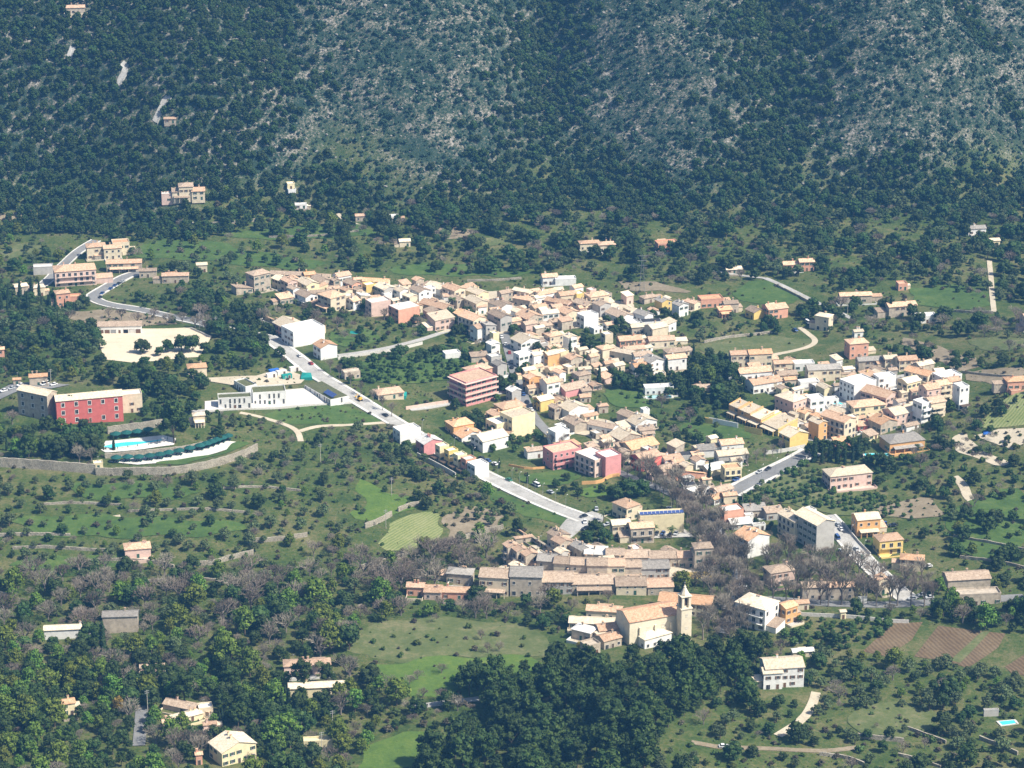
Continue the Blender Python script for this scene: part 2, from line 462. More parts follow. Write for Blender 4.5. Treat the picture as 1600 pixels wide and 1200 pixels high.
def strip(name, label, pts, width, m, lift=0.35, kerb=None, block=True):
    c = line_pts(pts)
    d = np.gradient(c, axis=0); d /= np.linalg.norm(d, axis=1)[:, None]
    nrm = np.column_stack([-d[:, 1], d[:, 0]])
    ROADS.append((c, d, width))
    cross = np.linspace(-.5, .5, 4)
    vs, fs = [], []
    for k, (q, n_) in enumerate(zip(c, nrm)):
        zc = float(zat(*q))
        for u in cross:
            s = q + n_ * width * u
            vs.append((s[0], s[1], max(float(zat(*s)), zc - .3) + lift + _lift[0] * .02))
    for k in range(len(c) - 1):
        for j in range(3):
            i = k * 4 + j
            fs.append((i, i + 1, i + 5, i + 4))
    fs = [f[::-1] for f in fs]
    # skirts down into the ground
    n0 = len(vs)
    for k in range(len(c)):
        for j in (0, 3):
            v = vs[k * 4 + j]; vs.append((v[0], v[1], v[2] - 1.2))
    for k in range(len(c) - 1):
        fs.append((k * 4, (k + 1) * 4, n0 + (k + 1) * 2, n0 + k * 2)); fs.append((k * 4 + 3, n0 + k * 2 + 1, n0 + (k + 1) * 2 + 1, (k + 1) * 4 + 3))
    o = link(name, mesh(name, vs, fs, m)); tag(o, label, None, kind='structure')
    _lift[0] += .02
    if kerb:
        for sgn in (-1, 1):
            b_ = MB()
            vv, ff = [], []
            for k, (q, n_) in enumerate(zip(c, nrm)):
                for u, zz in ((width / 2, -.8), (width / 2, .14), (width / 2 + kerb, .14), (width / 2 + kerb, -.8)):
                    s = q + n_ * sgn * u
                    zc = float(zat(*q))
                    vv.append((s[0], s[1], max(float(zat(*s)), zc - .3) + lift + zz))
            for k in range(len(c) - 1):
                for j in range(3):
                    i = k * 4 + j
                    ff.append((i, i + 1, i + 5, i + 4) if sgn > 0 else (i + 4, i + 5, i + 1, i))
            po = link('pavement', mesh('pavement', vv, ff, 'paving_pale')); tag(po, 'pale pavement with kerb along ' + label, None, kind='structure')
    if block:
        e = c + nrm * (width / 2 + 1.5); f_ = c - nrm * (width / 2 + 1.5)
        EXCL.append(np.vstack([e, f_[::-1]]))
    return o

def wallrun(label, pts, h, m='drystone', thick=.8, cat='stone wall', name='terrace_wall', rough=.25, group='drystone terrace walls', soft=1):
    c = line_pts(pts, 2.0, soft)
    d = np.gradient(c, axis=0); d /= np.linalg.norm(d, axis=1)[:, None]
    nrm = np.column_stack([-d[:, 1], d[:, 0]])
    org = Vector((*c[len(c) // 2], float(zat(*c[len(c) // 2]))))
    vs, fs = [], []
    r_ = random.Random(len(pts) + int(pts[0][0]))
    for k, (q, n_) in enumerate(zip(c, nrm)):
        z = float(zat(*q)); top = h + min(1, h * .5) * r_.uniform(-rough, rough * .5)
        for u, zz in ((-.5, -.9), (-.44, top), (.44, top - .05), (.5, -.9)):
            s = q + n_ * thick * u + np.array([r_.uniform(-.08, .08), r_.uniform(-.08, .08)]) * (rough > .1)
            vs.append((s[0] - org.x, s[1] - org.y, z + zz - org.z))
    for k in range(len(c) - 1):
        for j in range(3):
            i = k * 4 + j
            fs.append((i + 4, i + 5, i + 1, i))
    n = len(vs)
    fs += [(0, 1, 2, 3), (n - 1, n - 2, n - 3, n - 4)]
    o = link(name, mesh(name, vs, fs, m), loc=org)
    tag(o, label, cat, group)
    return o
# ------------------------------------------------------------------ fields
patch('meadow', 'dry olive meadow with scattered shrubs left of the church', [(545, 985), (600, 972), (700, 965), (820, 975), (868, 1005), (858, 1032), (720, 1026), (590, 1040), (535, 1012)], 'grass_dry')
patch('grass_field', 'bright green field below the dry meadow', [(560, 1040), (640, 1034), (740, 1024), (858, 1030), (848, 1062), (790, 1085), (655, 1098), (632, 1078), (590, 1062)], 'grass_bright')
patch('grass_field', 'yellow green field at the bottom edge', [(585, 1158), (640, 1142), (732, 1146), (722, 1168), (665, 1205), (545, 1205)], 'grass_bright')
patch('ploughed_field', 'brown ploughed field beside the dark orchard', [(1348, 1018), (1396, 974), (1442, 972), (1425, 1000), (1384, 1026)], 'earth_brown', 0)
patch('ploughed_field', 'large striped brown field beyond the olive trees', [(1428, 1026), (1466, 978), (1571, 990), (1560, 1012), (1512, 1044), (1470, 1032)], 'earth_brown', 0)
patch('grass_strip', 'green strip across the striped brown field', [(1484, 1032), (1534, 987), (1546, 988), (1500, 1036)], 'grass_dry', 0)
patch('ploughed_field', 'small brown field cut by the right edge', [(1570, 1042), (1605, 1020), (1620, 1060), (1580, 1052)], 'earth_brown', 0)
patch('vineyard_field', 'pale striped field with young rows on the left slope', [(592, 866), (600, 832), (650, 797), (684, 797), (690, 838), (648, 860)], 'vine_rows')
patch('grass_strip', 'bright green terrace among the olive trees', [(552, 748), (582, 757), (642, 780), (655, 794), (602, 814), (545, 810), (578, 790)], 'grass_bright')
patch('fallow_field', 'brown fallow terrace beside the pale striped field', [(688, 802), (722, 790), (792, 800), (780, 826), (700, 850)], 'earth_tan')
patch('grass_bank', 'green bank below the pale street', [(742, 752), (800, 775), (862, 802), (902, 810), (880, 822), (800, 802)], 'grass_green')
patch('grass_lot', 'oval grassy lot in front of the white school', [(408, 650), (440, 637), (540, 631), (562, 640), (607, 662), (540, 667), (440, 661)], 'grass_green')
patch('sports_ground', 'sandy sports ground with trees along its near side', [(152, 521), (178, 514), (297, 512), (330, 527), (312, 558), (208, 567), (162, 562)], 'sand', 0, True)
patch('earth_yard', 'bare pinkish earth yard behind the changing rooms', [(98, 486), (160, 484), (240, 488), (292, 504), (225, 512), (150, 510), (128, 508)], 'earth_tan', 1)
patch('mown_field', 'olive mown field enclosed by the pale farm track', [(1095, 545), (1130, 530), (1200, 526), (1255, 528), (1274, 538), (1240, 553), (1180, 556), (1110, 556)], 'grass_dry')
patch('earth_field', 'long brown field curving right of the village', [(1392, 530), (1440, 531), (1500, 552), (1538, 573), (1500, 579), (1442, 556)], 'earth_tan')
patch('earth_field', 'beige field above the small orange house', [(1498, 592), (1550, 575), (1605, 575), (1605, 598), (1540, 601)], 'earth_tan')
patch('dry_field', 'olive beige field at the far right', [(1508, 535), (1550, 525), (1605, 530), (1605, 546), (1540, 548)], 'grass_dry')
patch('dirt_terrace', 'pale dirt terrace bending below the right hand houses', [(1485, 698), (1500, 671), (1513, 673), (1508, 690), (1540, 703), (1577, 727), (1568, 734), (1520, 713)], 'dirt_pale')
patch('dirt_terrace', 'pale dirt terrace with a blue tarpaulin', [(1522, 681), (1560, 671), (1605, 669), (1605, 690), (1582, 703)], 'dirt_pale', 0)
patch('terraced_slope', 'striped pale green slope at the right edge', [(1528, 667), (1560, 630), (1605, 606), (1605, 664), (1545, 670)], 'vine_rows', 0)
patch('meadow', 'green meadow above the upper village', [(190, 400), (230, 376), (300, 374), (400, 394), (520, 410), (480, 424), (300, 408)], 'grass_green')
patch('meadow', 'upper green meadow below the cream villa', [(320, 367), (450, 354), (560, 349), (605, 369), (480, 373), (400, 374)], 'grass_green')
patch('bare_field', 'tan bare field at the mountain foot', [(636, 351), (690, 347), (748, 364), (722, 373), (660, 365)], 'earth_tan')
patch('dry_field', 'pale olive field beside the tan bare field', [(720, 376), (770, 370), (810, 377), (790, 386), (730, 386)], 'grass_dry')
patch('meadow', 'long green meadow behind the old houses', [(600, 418), (700, 410), (842, 424), (812, 434), (700, 432), (620, 430)], 'grass_green')
patch('dry_field', 'brown field behind the upper houses', [(955, 436), (1000, 440), (1085, 452), (1060, 460), (985, 455)], 'earth_tan')
patch('meadow', 'green field below the stone farm', [(1140, 458), (1180, 437), (1212, 441), (1256, 474), (1200, 478), (1150, 470)], 'grass_green')
patch('meadow', 'wide green meadow left of the white lane', [(1412, 452), (1480, 446), (1542, 452), (1546, 486), (1440, 480)], 'grass_green')
patch('meadow', 'green field under the village houses on the right', [(1480, 800), (1540, 770), (1605, 760), (1605, 892), (1500, 872)], 'grass_green')
patch('dry_field', 'olive beige orchard floor near the bottom right', [(1325, 1108), (1390, 1094), (1460, 1112), (1474, 1138), (1400, 1152), (1330, 1142)], 'grass_dry')
patch('dry_field', 'dry field on the far left above the road', [(-5, 395), (40, 378), (66, 384), (50, 398), (0, 408)], 'grass_dry')
patch('dry_field', 'pale field at the left edge below the mountain', [(-5, 336), (40, 322), (52, 330), (20, 345), (-5, 348)], 'earth_tan')
patch('meadow', 'green strip among the left hand olive terraces', [(95, 760), (200, 752), (330, 768), (250, 780), (120, 778)], 'grass_green')
patch('meadow', 'green terrace above the small pink cottage', [(5, 815), (120, 800), (300, 812), (420, 826), (300, 838), (60, 836)], 'grass_green')
patch('meadow', 'green terrace left of the bare trees', [(0, 880), (110, 862), (200, 872), (190, 892), (60, 898)], 'grass_green')
patch('meadow', 'green garden plot beside the yellow terrace', [(1060, 668), (1100, 652), (1150, 668), (1180, 684), (1130, 690), (1085, 690)], 'grass_green')
patch('garden', 'green lawn in front of the salmon house', [(800, 742), (850, 738), (898, 732), (905, 752), (862, 762), (820, 752)], 'grass_green')
patch('garden', 'grass plot below the pink house', [(890, 770), (905, 762), (960, 762), (958, 775), (920, 778)], 'grass_bright')
patch('orchard_floor', 'dry floor of the planted orchard rows below the cypress road', [(1165, 778), (1195, 752), (1250, 724), (1288, 746), (1290, 768), (1362, 772), (1400, 790), (1390, 812), (1320, 804), (1240, 792)], 'grass_dry')
patch('orchard_floor', 'tan bare soil of the young orchard', [(1360, 800), (1420, 775), (1470, 785), (1478, 812), (1420, 812)], 'earth_tan')
patch('garden', 'garden strips above the concrete wall', [(505, 525), (560, 512), (595, 520), (590, 535), (530, 545)], 'grass_green')
patch('garden', 'green allotments among the middle houses', [(930, 610), (985, 600), (1025, 625), (1010, 645), (960, 632)], 'grass_green')
patch('orchard_floor', 'green floor of the dense orange grove', [(530, 575), (600, 560), (690, 545), (745, 560), (750, 590), (640, 600), (545, 598)], 'grass_green')
# trodden earth, gravel and courtyards between the packed houses
patch('village_ground', 'trodden earth and courtyards between the old houses', [(560, 462), (640, 470), (720, 500), (770, 530), (800, 520), (900, 515), (960, 505), (1000, 480), (930, 460), (820, 456), (700, 452), (600, 446)], 'dirt_pale')
patch('village_ground', 'pale courtyards between the houses right of the main street', [(800, 540), (850, 520), (905, 545), (880, 575), (880, 620), (920, 650), (1000, 680), (1060, 735), (1040, 750), (960, 710), (880, 665), (835, 620), (810, 580)], 'dirt_pale')
patch('village_ground', 'pale yards between the right hand houses', [(1215, 640), (1320, 610), (1420, 580), (1490, 600), (1470, 640), (1390, 660), (1300, 690), (1230, 690)], 'concrete')
patch('village_ground', 'gravel yards round the stone terraces', [(780, 880), (850, 850), (930, 872), (1080, 876), (1110, 892), (1050, 908), (900, 922), (790, 926)], 'dirt_pale')
# hotel grounds and school yard
patch('terrace_paving', 'pale paving round the hotel pool', [(158, 704), (165, 690), (255, 681), (275, 686), (272, 696), (222, 703), (165, 708)], 'paving_pale', 0, True)
patch('terrace_paving', 'long pale terrace carrying the lower green parasols', [(170, 722), (300, 705), (355, 690), (385, 693), (340, 708), (290, 722), (215, 727)], 'paving_pale', 0, True)
patch('grass_strip', 'green lawn strip at the edge of the lower parasol terrace', [(232, 726), (290, 719), (345, 704), (386, 692), (392, 697), (345, 711), (285, 727)], 'grass_green')
patch('school_yard', 'white paved yard of the school', [(320, 628), (440, 618), (446, 610), (512, 604), (548, 622), (520, 630), (440, 636), (320, 642)], 'paving_pale', 0, True)
patch('earth_yard', 'building plot with dirt behind the school', [(300, 592), (400, 588), (440, 575), (480, 590), (470, 600), (380, 606)], 'dirt_pale', 0)
patch('forecourt', 'pale forecourt at the end of the pale street', [(885, 812), (925, 800), (945, 806), (940, 822), (905, 830), (870, 850), (862, 842)], 'concrete', 0, True)
patch('car_park', 'small car park in front of the yellow hall', [(1015, 832), (1070, 828), (1085, 840), (1020, 842)], 'concrete', 0, True)
patch('car_park', 'car park behind the red hotel', [(-5, 612), (20, 600), (60, 598), (110, 602), (80, 608), (28, 612), (0, 625)], 'asphalt', 0, True)

# ------------------------------------------------------------------ roads and paths
strip('street', 'narrow grey main street between the houses', [(772, 458), (778, 490), (787, 518), (798, 560), (806, 590), (820, 625), (832, 650), (868, 688), (930, 722), (1000, 752), (1060, 776), (1108, 808), (1138, 855), (1155, 900), (1150, 950), (1128, 990)], 5.5, 'asphalt')
strip('street', 'pale concrete street past the school and terraces', [(418, 526), (440, 543), (470, 566), (500, 590), (560, 626), (620, 662), (680, 700), (740, 734), (800, 764), (862, 792), (915, 812)], 8.0, 'concrete', kerb=1.8)
strip('lane', 'pale lane dropping from the forecourt', [(912, 812), (900, 826), (880, 842), (868, 852)], 6, 'concrete')
strip('road', 'grey road climbing at the upper left', [(40, 462), (75, 440), (98, 415), (118, 395), (150, 376)], 6, 'asphalt', kerb=.8)
strip('road', 'grey hairpin road with parked cars', [(240, 424), (205, 428), (180, 441), (155, 456), (142, 465), (160, 475), (220, 484), (290, 500), (350, 515), (420, 528)], 7, 'asphalt', kerb=1.2)
strip('road', 'asphalt road past the dark cypresses', [(1140, 772), (1165, 758), (1200, 741), (1235, 724), (1268, 706)], 8.5, 'asphalt', kerb=2.2)
strip('street', 'pale street lined with cars by the long workshop', [(1290, 806), (1312, 830), (1335, 858), (1362, 888), (1392, 915), (1420, 938)], 8.5, 'concrete', kerb=1.2)
strip('road', 'grey road behind the row of bare trees', [(1150, 936), (1250, 941), (1340, 946), (1450, 941), (1600, 934)], 7, 'asphalt')
strip('lane', 'pale lane beside the white building front', [(300, 644), (400, 638), (500, 631), (560, 628)], 4, 'concrete')
strip('path', 'pale dirt path across the grassy lot', [(375, 645), (410, 652), (448, 664), (466, 674), (470, 690)], 3.2, 'dirt_pale', .2)
strip('path', 'pale dirt path joining the street', [(468, 674), (500, 665), (560, 664), (615, 660)], 3.0, 'dirt_pale', .2)
strip('lane', 'grey lane between trees at the lower left', [(222, 1104), (220, 1130), (217, 1166)], 5.2, 'asphalt')
strip('lane', 'pale lane along the bright green field', [(640, 1107), (700, 1098), (760, 1090), (810, 1085)], 3.6, 'concrete')
strip('lane', 'straight white lane running up the right slope', [(1546, 408), (1549, 440), (1550, 462), (1553, 488)], 3.2, 'dirt_pale')
strip('track', 'curving pale farm track round the mown field', [(1200, 556), (1240, 549), (1268, 541), (1276, 532), (1262, 521), (1250, 512)], 3.4, 'dirt_pale', .2)
strip('lane', 'pale lane beside the long stone wall', [(1195, 435), (1225, 448), (1262, 466), (1300, 484), (1330, 498)], 3.5, 'concrete')
strip('lane', 'pale lane between garden walls', [(528, 556), (600, 546), (640, 536), (690, 520), (712, 514)], 3.5, 'concrete')
strip('mountain_road', 'short stretch of mountain road below the far cottage', [(106, 96), (112, 84), (114, 74)], 4, 'concrete', .6)
strip('mountain_road', 'bending stretch of mountain road among pines', [(182, 138), (190, 122), (200, 106), (190, 100)], 4.5, 'concrete', .6)
strip('mountain_road', 'lowest stretch of mountain road among pines', [(242, 192), (250, 175), (256, 160), (266, 152)], 4.5, 'concrete', .6)
strip('track', 'dirt track on the right hand hillside', [(1490, 745), (1506, 758), (1512, 778), (1530, 790)], 5, 'dirt_pale', .2)
strip('path', 'pale path at the mountain foot', [(528, 334), (540, 345), (562, 352)], 2.5, 'dirt_pale', .2)
strip('lane', 'pale lane near the stone farm', [(1100, 420), (1140, 428), (1195, 435)], 3, 'concrete', .3)
strip('path', 'pale path through the left hand terraces', [(65, 832), (110, 824), (150, 812), (188, 806)], 2.0, 'dirt_pale', .2)
strip('track', 'pale track below the white villa', [(1275, 1082), (1270, 1100), (1255, 1125), (1215, 1150)], 4, 'dirt_pale', .2)
strip('street', 'side street between the right hand houses', [(1262, 652), (1300, 640), (1345, 640), (1400, 668)], 4.5, 'asphalt')
strip('lane', 'lane in front of the pink apartment block', [(640, 640), (690, 634), (740, 622), (790, 612)], 3.5, 'concrete', .25)
strip('track', 'brown track beside the striped brown field', [(1340, 1168), (1280, 1175), (1180, 1168), (1130, 1170), (1080, 1160)], 3, 'earth_tan', .25)

# ------------------------------------------------------------------ walls
wallrun('tall stone retaining wall under the hotel garden, left end', [(-5, 729), (50, 732), (100, 736), (150, 740)], 5.0, thick=1.2, group='hotel retaining walls')
wallrun('long curving stone retaining wall below the lower parasols', [(150, 742), (215, 742), (275, 741), (335, 730), (378, 716), (402, 704)], 4.0, thick=1.2, group='hotel retaining walls')
wallrun('stone retaining wall between the pool and the lower parasols', [(164, 716), (230, 710), (290, 704), (330, 694), (346, 684)], 2.6, thick=1, group='hotel retaining walls')
wallrun('stone wall with arched openings behind the upper parasols', [(168, 678), (190, 674), (230, 670), (265, 664), (275, 668)], 4.0, thick=1, group='hotel retaining walls')
for i, (lab, pts, h) in enumerate([
    ('drystone wall at the left edge of the olive slope', [(-5, 838), (40, 836), (110, 838)], 1.6),
    ('drystone wall beside the green terrace, left of the pink cottage', [(20, 858), (90, 856), (180, 862)], 1.5),
    ('drystone wall ending at the pink cottage', [(120, 880), (180, 876), (250, 880), (272, 888)], 1.8),
    ('broken drystone wall right of the pink cottage', [(285, 886), (330, 884), (360, 874), (396, 866)], 2.6),
    ('drystone wall in the middle of the olive slope', [(392, 848), (440, 845), (480, 838)], 2.4),
    ('drystone wall under the pale striped field', [(562, 890), (600, 880), (640, 868), (700, 852), (745, 836), (786, 826)], 2.4),
    ('short drystone wall beside the pale striped field', [(570, 826), (592, 818), (612, 806)], 2.8),
    ('pale drystone wall above the pale striped field', [(622, 800), (640, 792), (655, 790)], 2.4),
    ('low drystone wall high on the olive slope', [(330, 766), (400, 760), (470, 768)], 1.2),
    ('low drystone wall crossing the olive slope', [(200, 800), (300, 796), (390, 802)], 1.2),
    ('drystone wall at the far left by the dark grove', [(-5, 930), (12, 932), (24, 936)], 2.0),
    ('drystone wall below the cream mountain villa', [(300, 353), (360, 350), (400, 345)], 1.8),
    ('long drystone wall over the green meadow', [(420, 372), (500, 370), (560, 362)], 1.6),
    ('drystone wall above the long green meadow', [(730, 440), (790, 438), (815, 436)], 1.4),
    ('drystone wall across the mown field', [(1100, 536), (1150, 526), (1210, 520)], 1.6),
    ('stone wall joining the white lane foot', [(1470, 486), (1520, 489), (1552, 490)], 1.6),
    ('stone wall beside the lane above the village', [(1210, 446), (1260, 470), (1300, 490)], 1.6),
    ('drystone wall near the bottom right orchard', [(1330, 1152), (1370, 1156), (1412, 1160)], 2.2),
    ('drystone wall left of the small blue pool', [(1418, 1140), (1450, 1152), (1478, 1162)], 1.8),
    ('drystone wall below the small blue pool', [(1530, 1155), (1560, 1166), (1590, 1180)], 1.8),
    ('drystone wall at the bottom edge of the dry orchard', [(1280, 1180), (1320, 1184), (1350, 1196)], 1.6),
    ('drystone wall on the slope above the pines', [(1400, 1180), (1440, 1190), (1470, 1200)], 1.4),
    ('drystone wall on the green hillside at the right', [(1490, 840), (1540, 848), (1605, 862)], 1.6),
    ('lower drystone wall on the green hillside', [(1500, 872), (1550, 878), (1605, 890)], 1.6),
    ('drystone wall under the far right field', [(1503, 582), (1550, 588), (1605, 592)], 1.4),
    ('drystone wall on the terraces below the hotel', [(60, 790), (130, 786), (190, 790)], 1.2),
    ('drystone wall by the bare trees on the left', [(225, 910), (300, 905), (380, 912)], 1.4),
    ('drystone wall near the long tiled roof', [(560, 950), (600, 940), (625, 930)], 1.6)]):
    wallrun(lab, pts, h)
wallrun('long low white wall along the dark orchard', [(1246, 962), (1310, 965), (1380, 972), (1420, 974)], 1.8, 'stone_white', .5, 'wall', 'garden_wall', .02, 'garden and yard walls')
wallrun('white wall in front of the school lots', [(318, 644), (400, 640), (470, 636), (552, 630)], 1.0, 'stone_white', .5, 'wall', 'garden_wall', .02, 'garden and yard walls')
wallrun('grey retaining wall below the terraced house gardens', [(652, 714), (680, 728), (712, 746)], 2.6, 'stone_white', .5, 'wall', 'garden_wall', .02, 'garden and yard walls')
wallrun('long pale wall between vegetable gardens', [(528, 562), (560, 557), (620, 549), (660, 538)], 1.8, 'stone_white', .5, 'wall', 'garden_wall', .05, 'garden and yard walls')
wallrun('low grey wall beside the road of dark cypresses', [(1212, 748), (1240, 732), (1262, 716)], 1.2, 'stone_white', .4, 'wall', 'garden_wall', .02, 'garden and yard walls')
wallrun('white wall in front of the yellow block', [(1196, 710), (1230, 706), (1258, 700)], 2.2, 'stone_white', .4, 'wall', 'garden_wall', .02, 'garden and yard walls')
wallrun('orange garden wall of the pink house', [(909, 757), (938, 756), (952, 746), (968, 744)], 1.8, 'wall_O', .4, 'wall', 'garden_wall', .02, 'garden and yard walls')
wallrun('orange garden wall of the salmon house', [(795, 728), (825, 734), (852, 732)], 1.2, 'wall_O', .4, 'wall', 'garden_wall', .02, 'garden and yard walls')
wallrun('yellow plastered wall beside the stone end house', [(1052, 905), (1090, 904), (1122, 902)], 3.4, 'wall_Y', .4, 'wall', 'garden_wall', .02, 'garden and yard walls')
wallrun('pale wall beside the street of parked cars', [(1316, 818), (1338, 845), (1360, 868)], 1.6, 'stone_white', .4, 'wall', 'garden_wall', .02, 'garden and yard walls')
wallrun('pink curved retaining wall of the apartment block', [(634, 640), (670, 634), (700, 630)], 1.8, 'wall_p', .5, 'wall', 'garden_wall', .02, 'garden and yard walls')
wallrun('low wall along the near side of the sports ground', [(298, 514), (316, 522), (330, 528)], 1.2, 'stone_white', .4, 'wall', 'garden_wall', .02, 'garden and yard walls')
wallrun('stone wall below the small football pitch houses', [(600, 476), (640, 512), (655, 508)], 1.0)

EXCL.append(np.array([P(*q)[:2] for q in ((1178, 1078), (1258, 1078), (1262, 1104), (1178, 1106))]))
EXCL.append(np.array([P(*q)[:2] for q in ((980, 1016), (1080, 1004), (1082, 1030), (980, 1036))]))
EXCL.append(np.array([P(*q)[:2] for q in ((205, 1160), (236, 1160), (236, 1205), (205, 1205))]))
EXCL.append(np.array([P(*q)[:2] for q in ((296, 664), (326, 664), (330, 684), (290, 684))]))
EXCL.append(np.array([P(*q)[:2] for q in ((1148, 984), (1218, 986), (1218, 1008), (1148, 1004))]))
# ------------------------------------------------------------------ houses
PANE = {}
def _win(w, h, shutter=None, t=.09):
    b = MB()
    b.box(-w / 2 - t, w / 2 + t, -.07, .02, h, h + t, 0); b.box(-w / 2 - t - .05, w / 2 + t + .05, -.14, .02, -t - .03, 0, 0)
    b.box(-w / 2 - t, -w / 2, -.07, .02, 0, h, 0); b.box(w / 2, w / 2 + t, -.07, .02, 0, h, 0)
    b.box(-.03, .03, -.05, -.021, 0, h, 0)
    mats = ['frame_white']
    if shutter:
        mats.append(shutter)
        b.box(-w - .1, -w / 2 - t - .003, -.11, -.04, 0, h, 1); b.box(w / 2 + t + .003, w + .1, -.11, -.04, 0, h, 1)
    q = MB(); q.box(-w / 2, w / 2, -.02, .02, 0, h, 0)
    me = b.mesh('window', mats)
    PANE[me.name] = q.mesh('pane', ['pane'])
    return me
def _door(w, h, leaf, trim='stone_trim'):
    b = MB(); t = .16
    b.box(-w / 2 - t, w / 2 + t, -.08, .02, h, h + t, 0)
    b.box(-w / 2 - t, -w / 2, -.08, .02, 0, h, 0); b.box(w / 2, w / 2 + t, -.08, .02, 0, h, 0)
    b.box(-w / 2, w / 2, -.03, .02, 0, h, 1)
    b.box(w / 2 - .2, w / 2 - .1, -.09, -.03, h * .45, h * .5, 2)
    return b.mesh('door', [trim, leaf, 'metal_grey'])
WIN = {'n': _win(1.15, 1.4), 'g': _win(1.05, 1.45, 'frame_green'), 'b': _win(1.05, 1.45, 'frame_brown'), 's': _win(.8, .9), 'l': _win(2.2, 1.5), 'f': _win(1.6, 2.15), 'V': _win(.9, 2.6), 'h': _win(1.5, 2.1, None, .24)}
DOOR = [_door(1.1, 2.15, 'frame_brown'), _door(1.2, 2.2, 'frame_green'), _door(1.1, 2.15, 'wood_dark')]
GARAGE = [_door(2.7, 2.4, 'frame_brown'), _door(2.7, 2.4, 'frame_white'), _door(2.7, 2.4, 'metal_grey'), _door(2.6, 2.4, 'pane')]
def _chim(m):
    b = MB(); b.box(-.35, .35, -.3, .3, -1.2, 1.0, 0); b.box(-.45, .45, -.4, .4, 1.0, 1.12, 0)
    b.box(-.3, -.18, -.3, .3, 1.12, 1.4, 0); b.box(.18, .3, -.3, .3, 1.12, 1.4, 0); b.box(-.48, .48, -.42, .42, 1.4, 1.52, 1)
    return b.mesh('chimney', [m, 'roof_t'])
CHIM = {k: _chim('wall_' + k) for k in WALL}
def _sat():
    b = MB(); b.tube((0, 0, 0), (0, 0, .9), .04, .04, 5, 0)
    b.lathe([(.05, 0), (.34, .1), (.52, .28)], 10, mi=1)
    b.v = [(x, y, z) for x, y, z in b.v]
    b2 = MB(); b2.tube((0, 0, 0), (0, 0, .9), .04, .04, 5, 0)
    c, s_ = math.cos(1.0), math.sin(1.0)
    d = MB(); d.lathe([(.05, 0), (.34, .1), (.52, .28)], 10, mi=1)
    b2.add([(x, -(y * c - z * -s_) , y * s_ + z * c + .9) for x, y, z in [(p[0], p[1], p[2]) for p in d.v]], d.f, 1)
    return b2.mesh('satellite_dish', ['metal_grey', 'frame_white'])
DISH = _sat()
def _aerial():
    b = MB(); b.tube((0, 0, 0), (0, 0, 3.2), .035, .03, 5)
    for k in range(6): b.box(-.45 + k * .03, .45 - k * .03, -.5 + k * .2 - .02, -.5 + k * .2 + .02, 3.0, 3.04)
    b.box(-.02, .02, -.55, .6, 2.98, 3.02)
    return b.mesh('aerial', ['metal_grey'])
AERIAL = _aerial()

def walls_mesh(w, d, h, kind, rise, mat, base=2.0):
    x, y = w / 2, d / 2
    vs = [(-x, -y, -base), (x, -y, -base), (x, y, -base), (-x, y, -base)]
    if kind == 's': tops = [h, h, h + rise, h + rise]
    elif kind == 'S': tops = [h + rise, h, h, h + rise]
    else: tops = [h] * 4
    vs += [(a[0], a[1], t) for a, t in zip(vs[:4], tops)]
    fs = [(0, 1, 5, 4), (1, 2, 6, 5), (2, 3, 7, 6), (3, 0, 4, 7)]
    if kind == 'g':
        vs += [(-x, 0, h + rise), (x, 0, h + rise)]
        fs[1] = (1, 2, 6, 9, 5); fs[3] = (3, 0, 4, 8, 7); fs += [(4, 5, 9, 8), (6, 7, 8, 9)]
    elif kind == 'G':
        vs += [(0, -y, h + rise), (0, y, h + rise)]
        fs[0] = (0, 1, 5, 8, 4); fs[2] = (2, 3, 7, 9, 6); fs += [(5, 6, 9, 8), (7, 4, 8, 9)]
    else: fs += [(4, 5, 6, 7)]
    return mesh('wall', vs, fs, 'wall_' + mat)

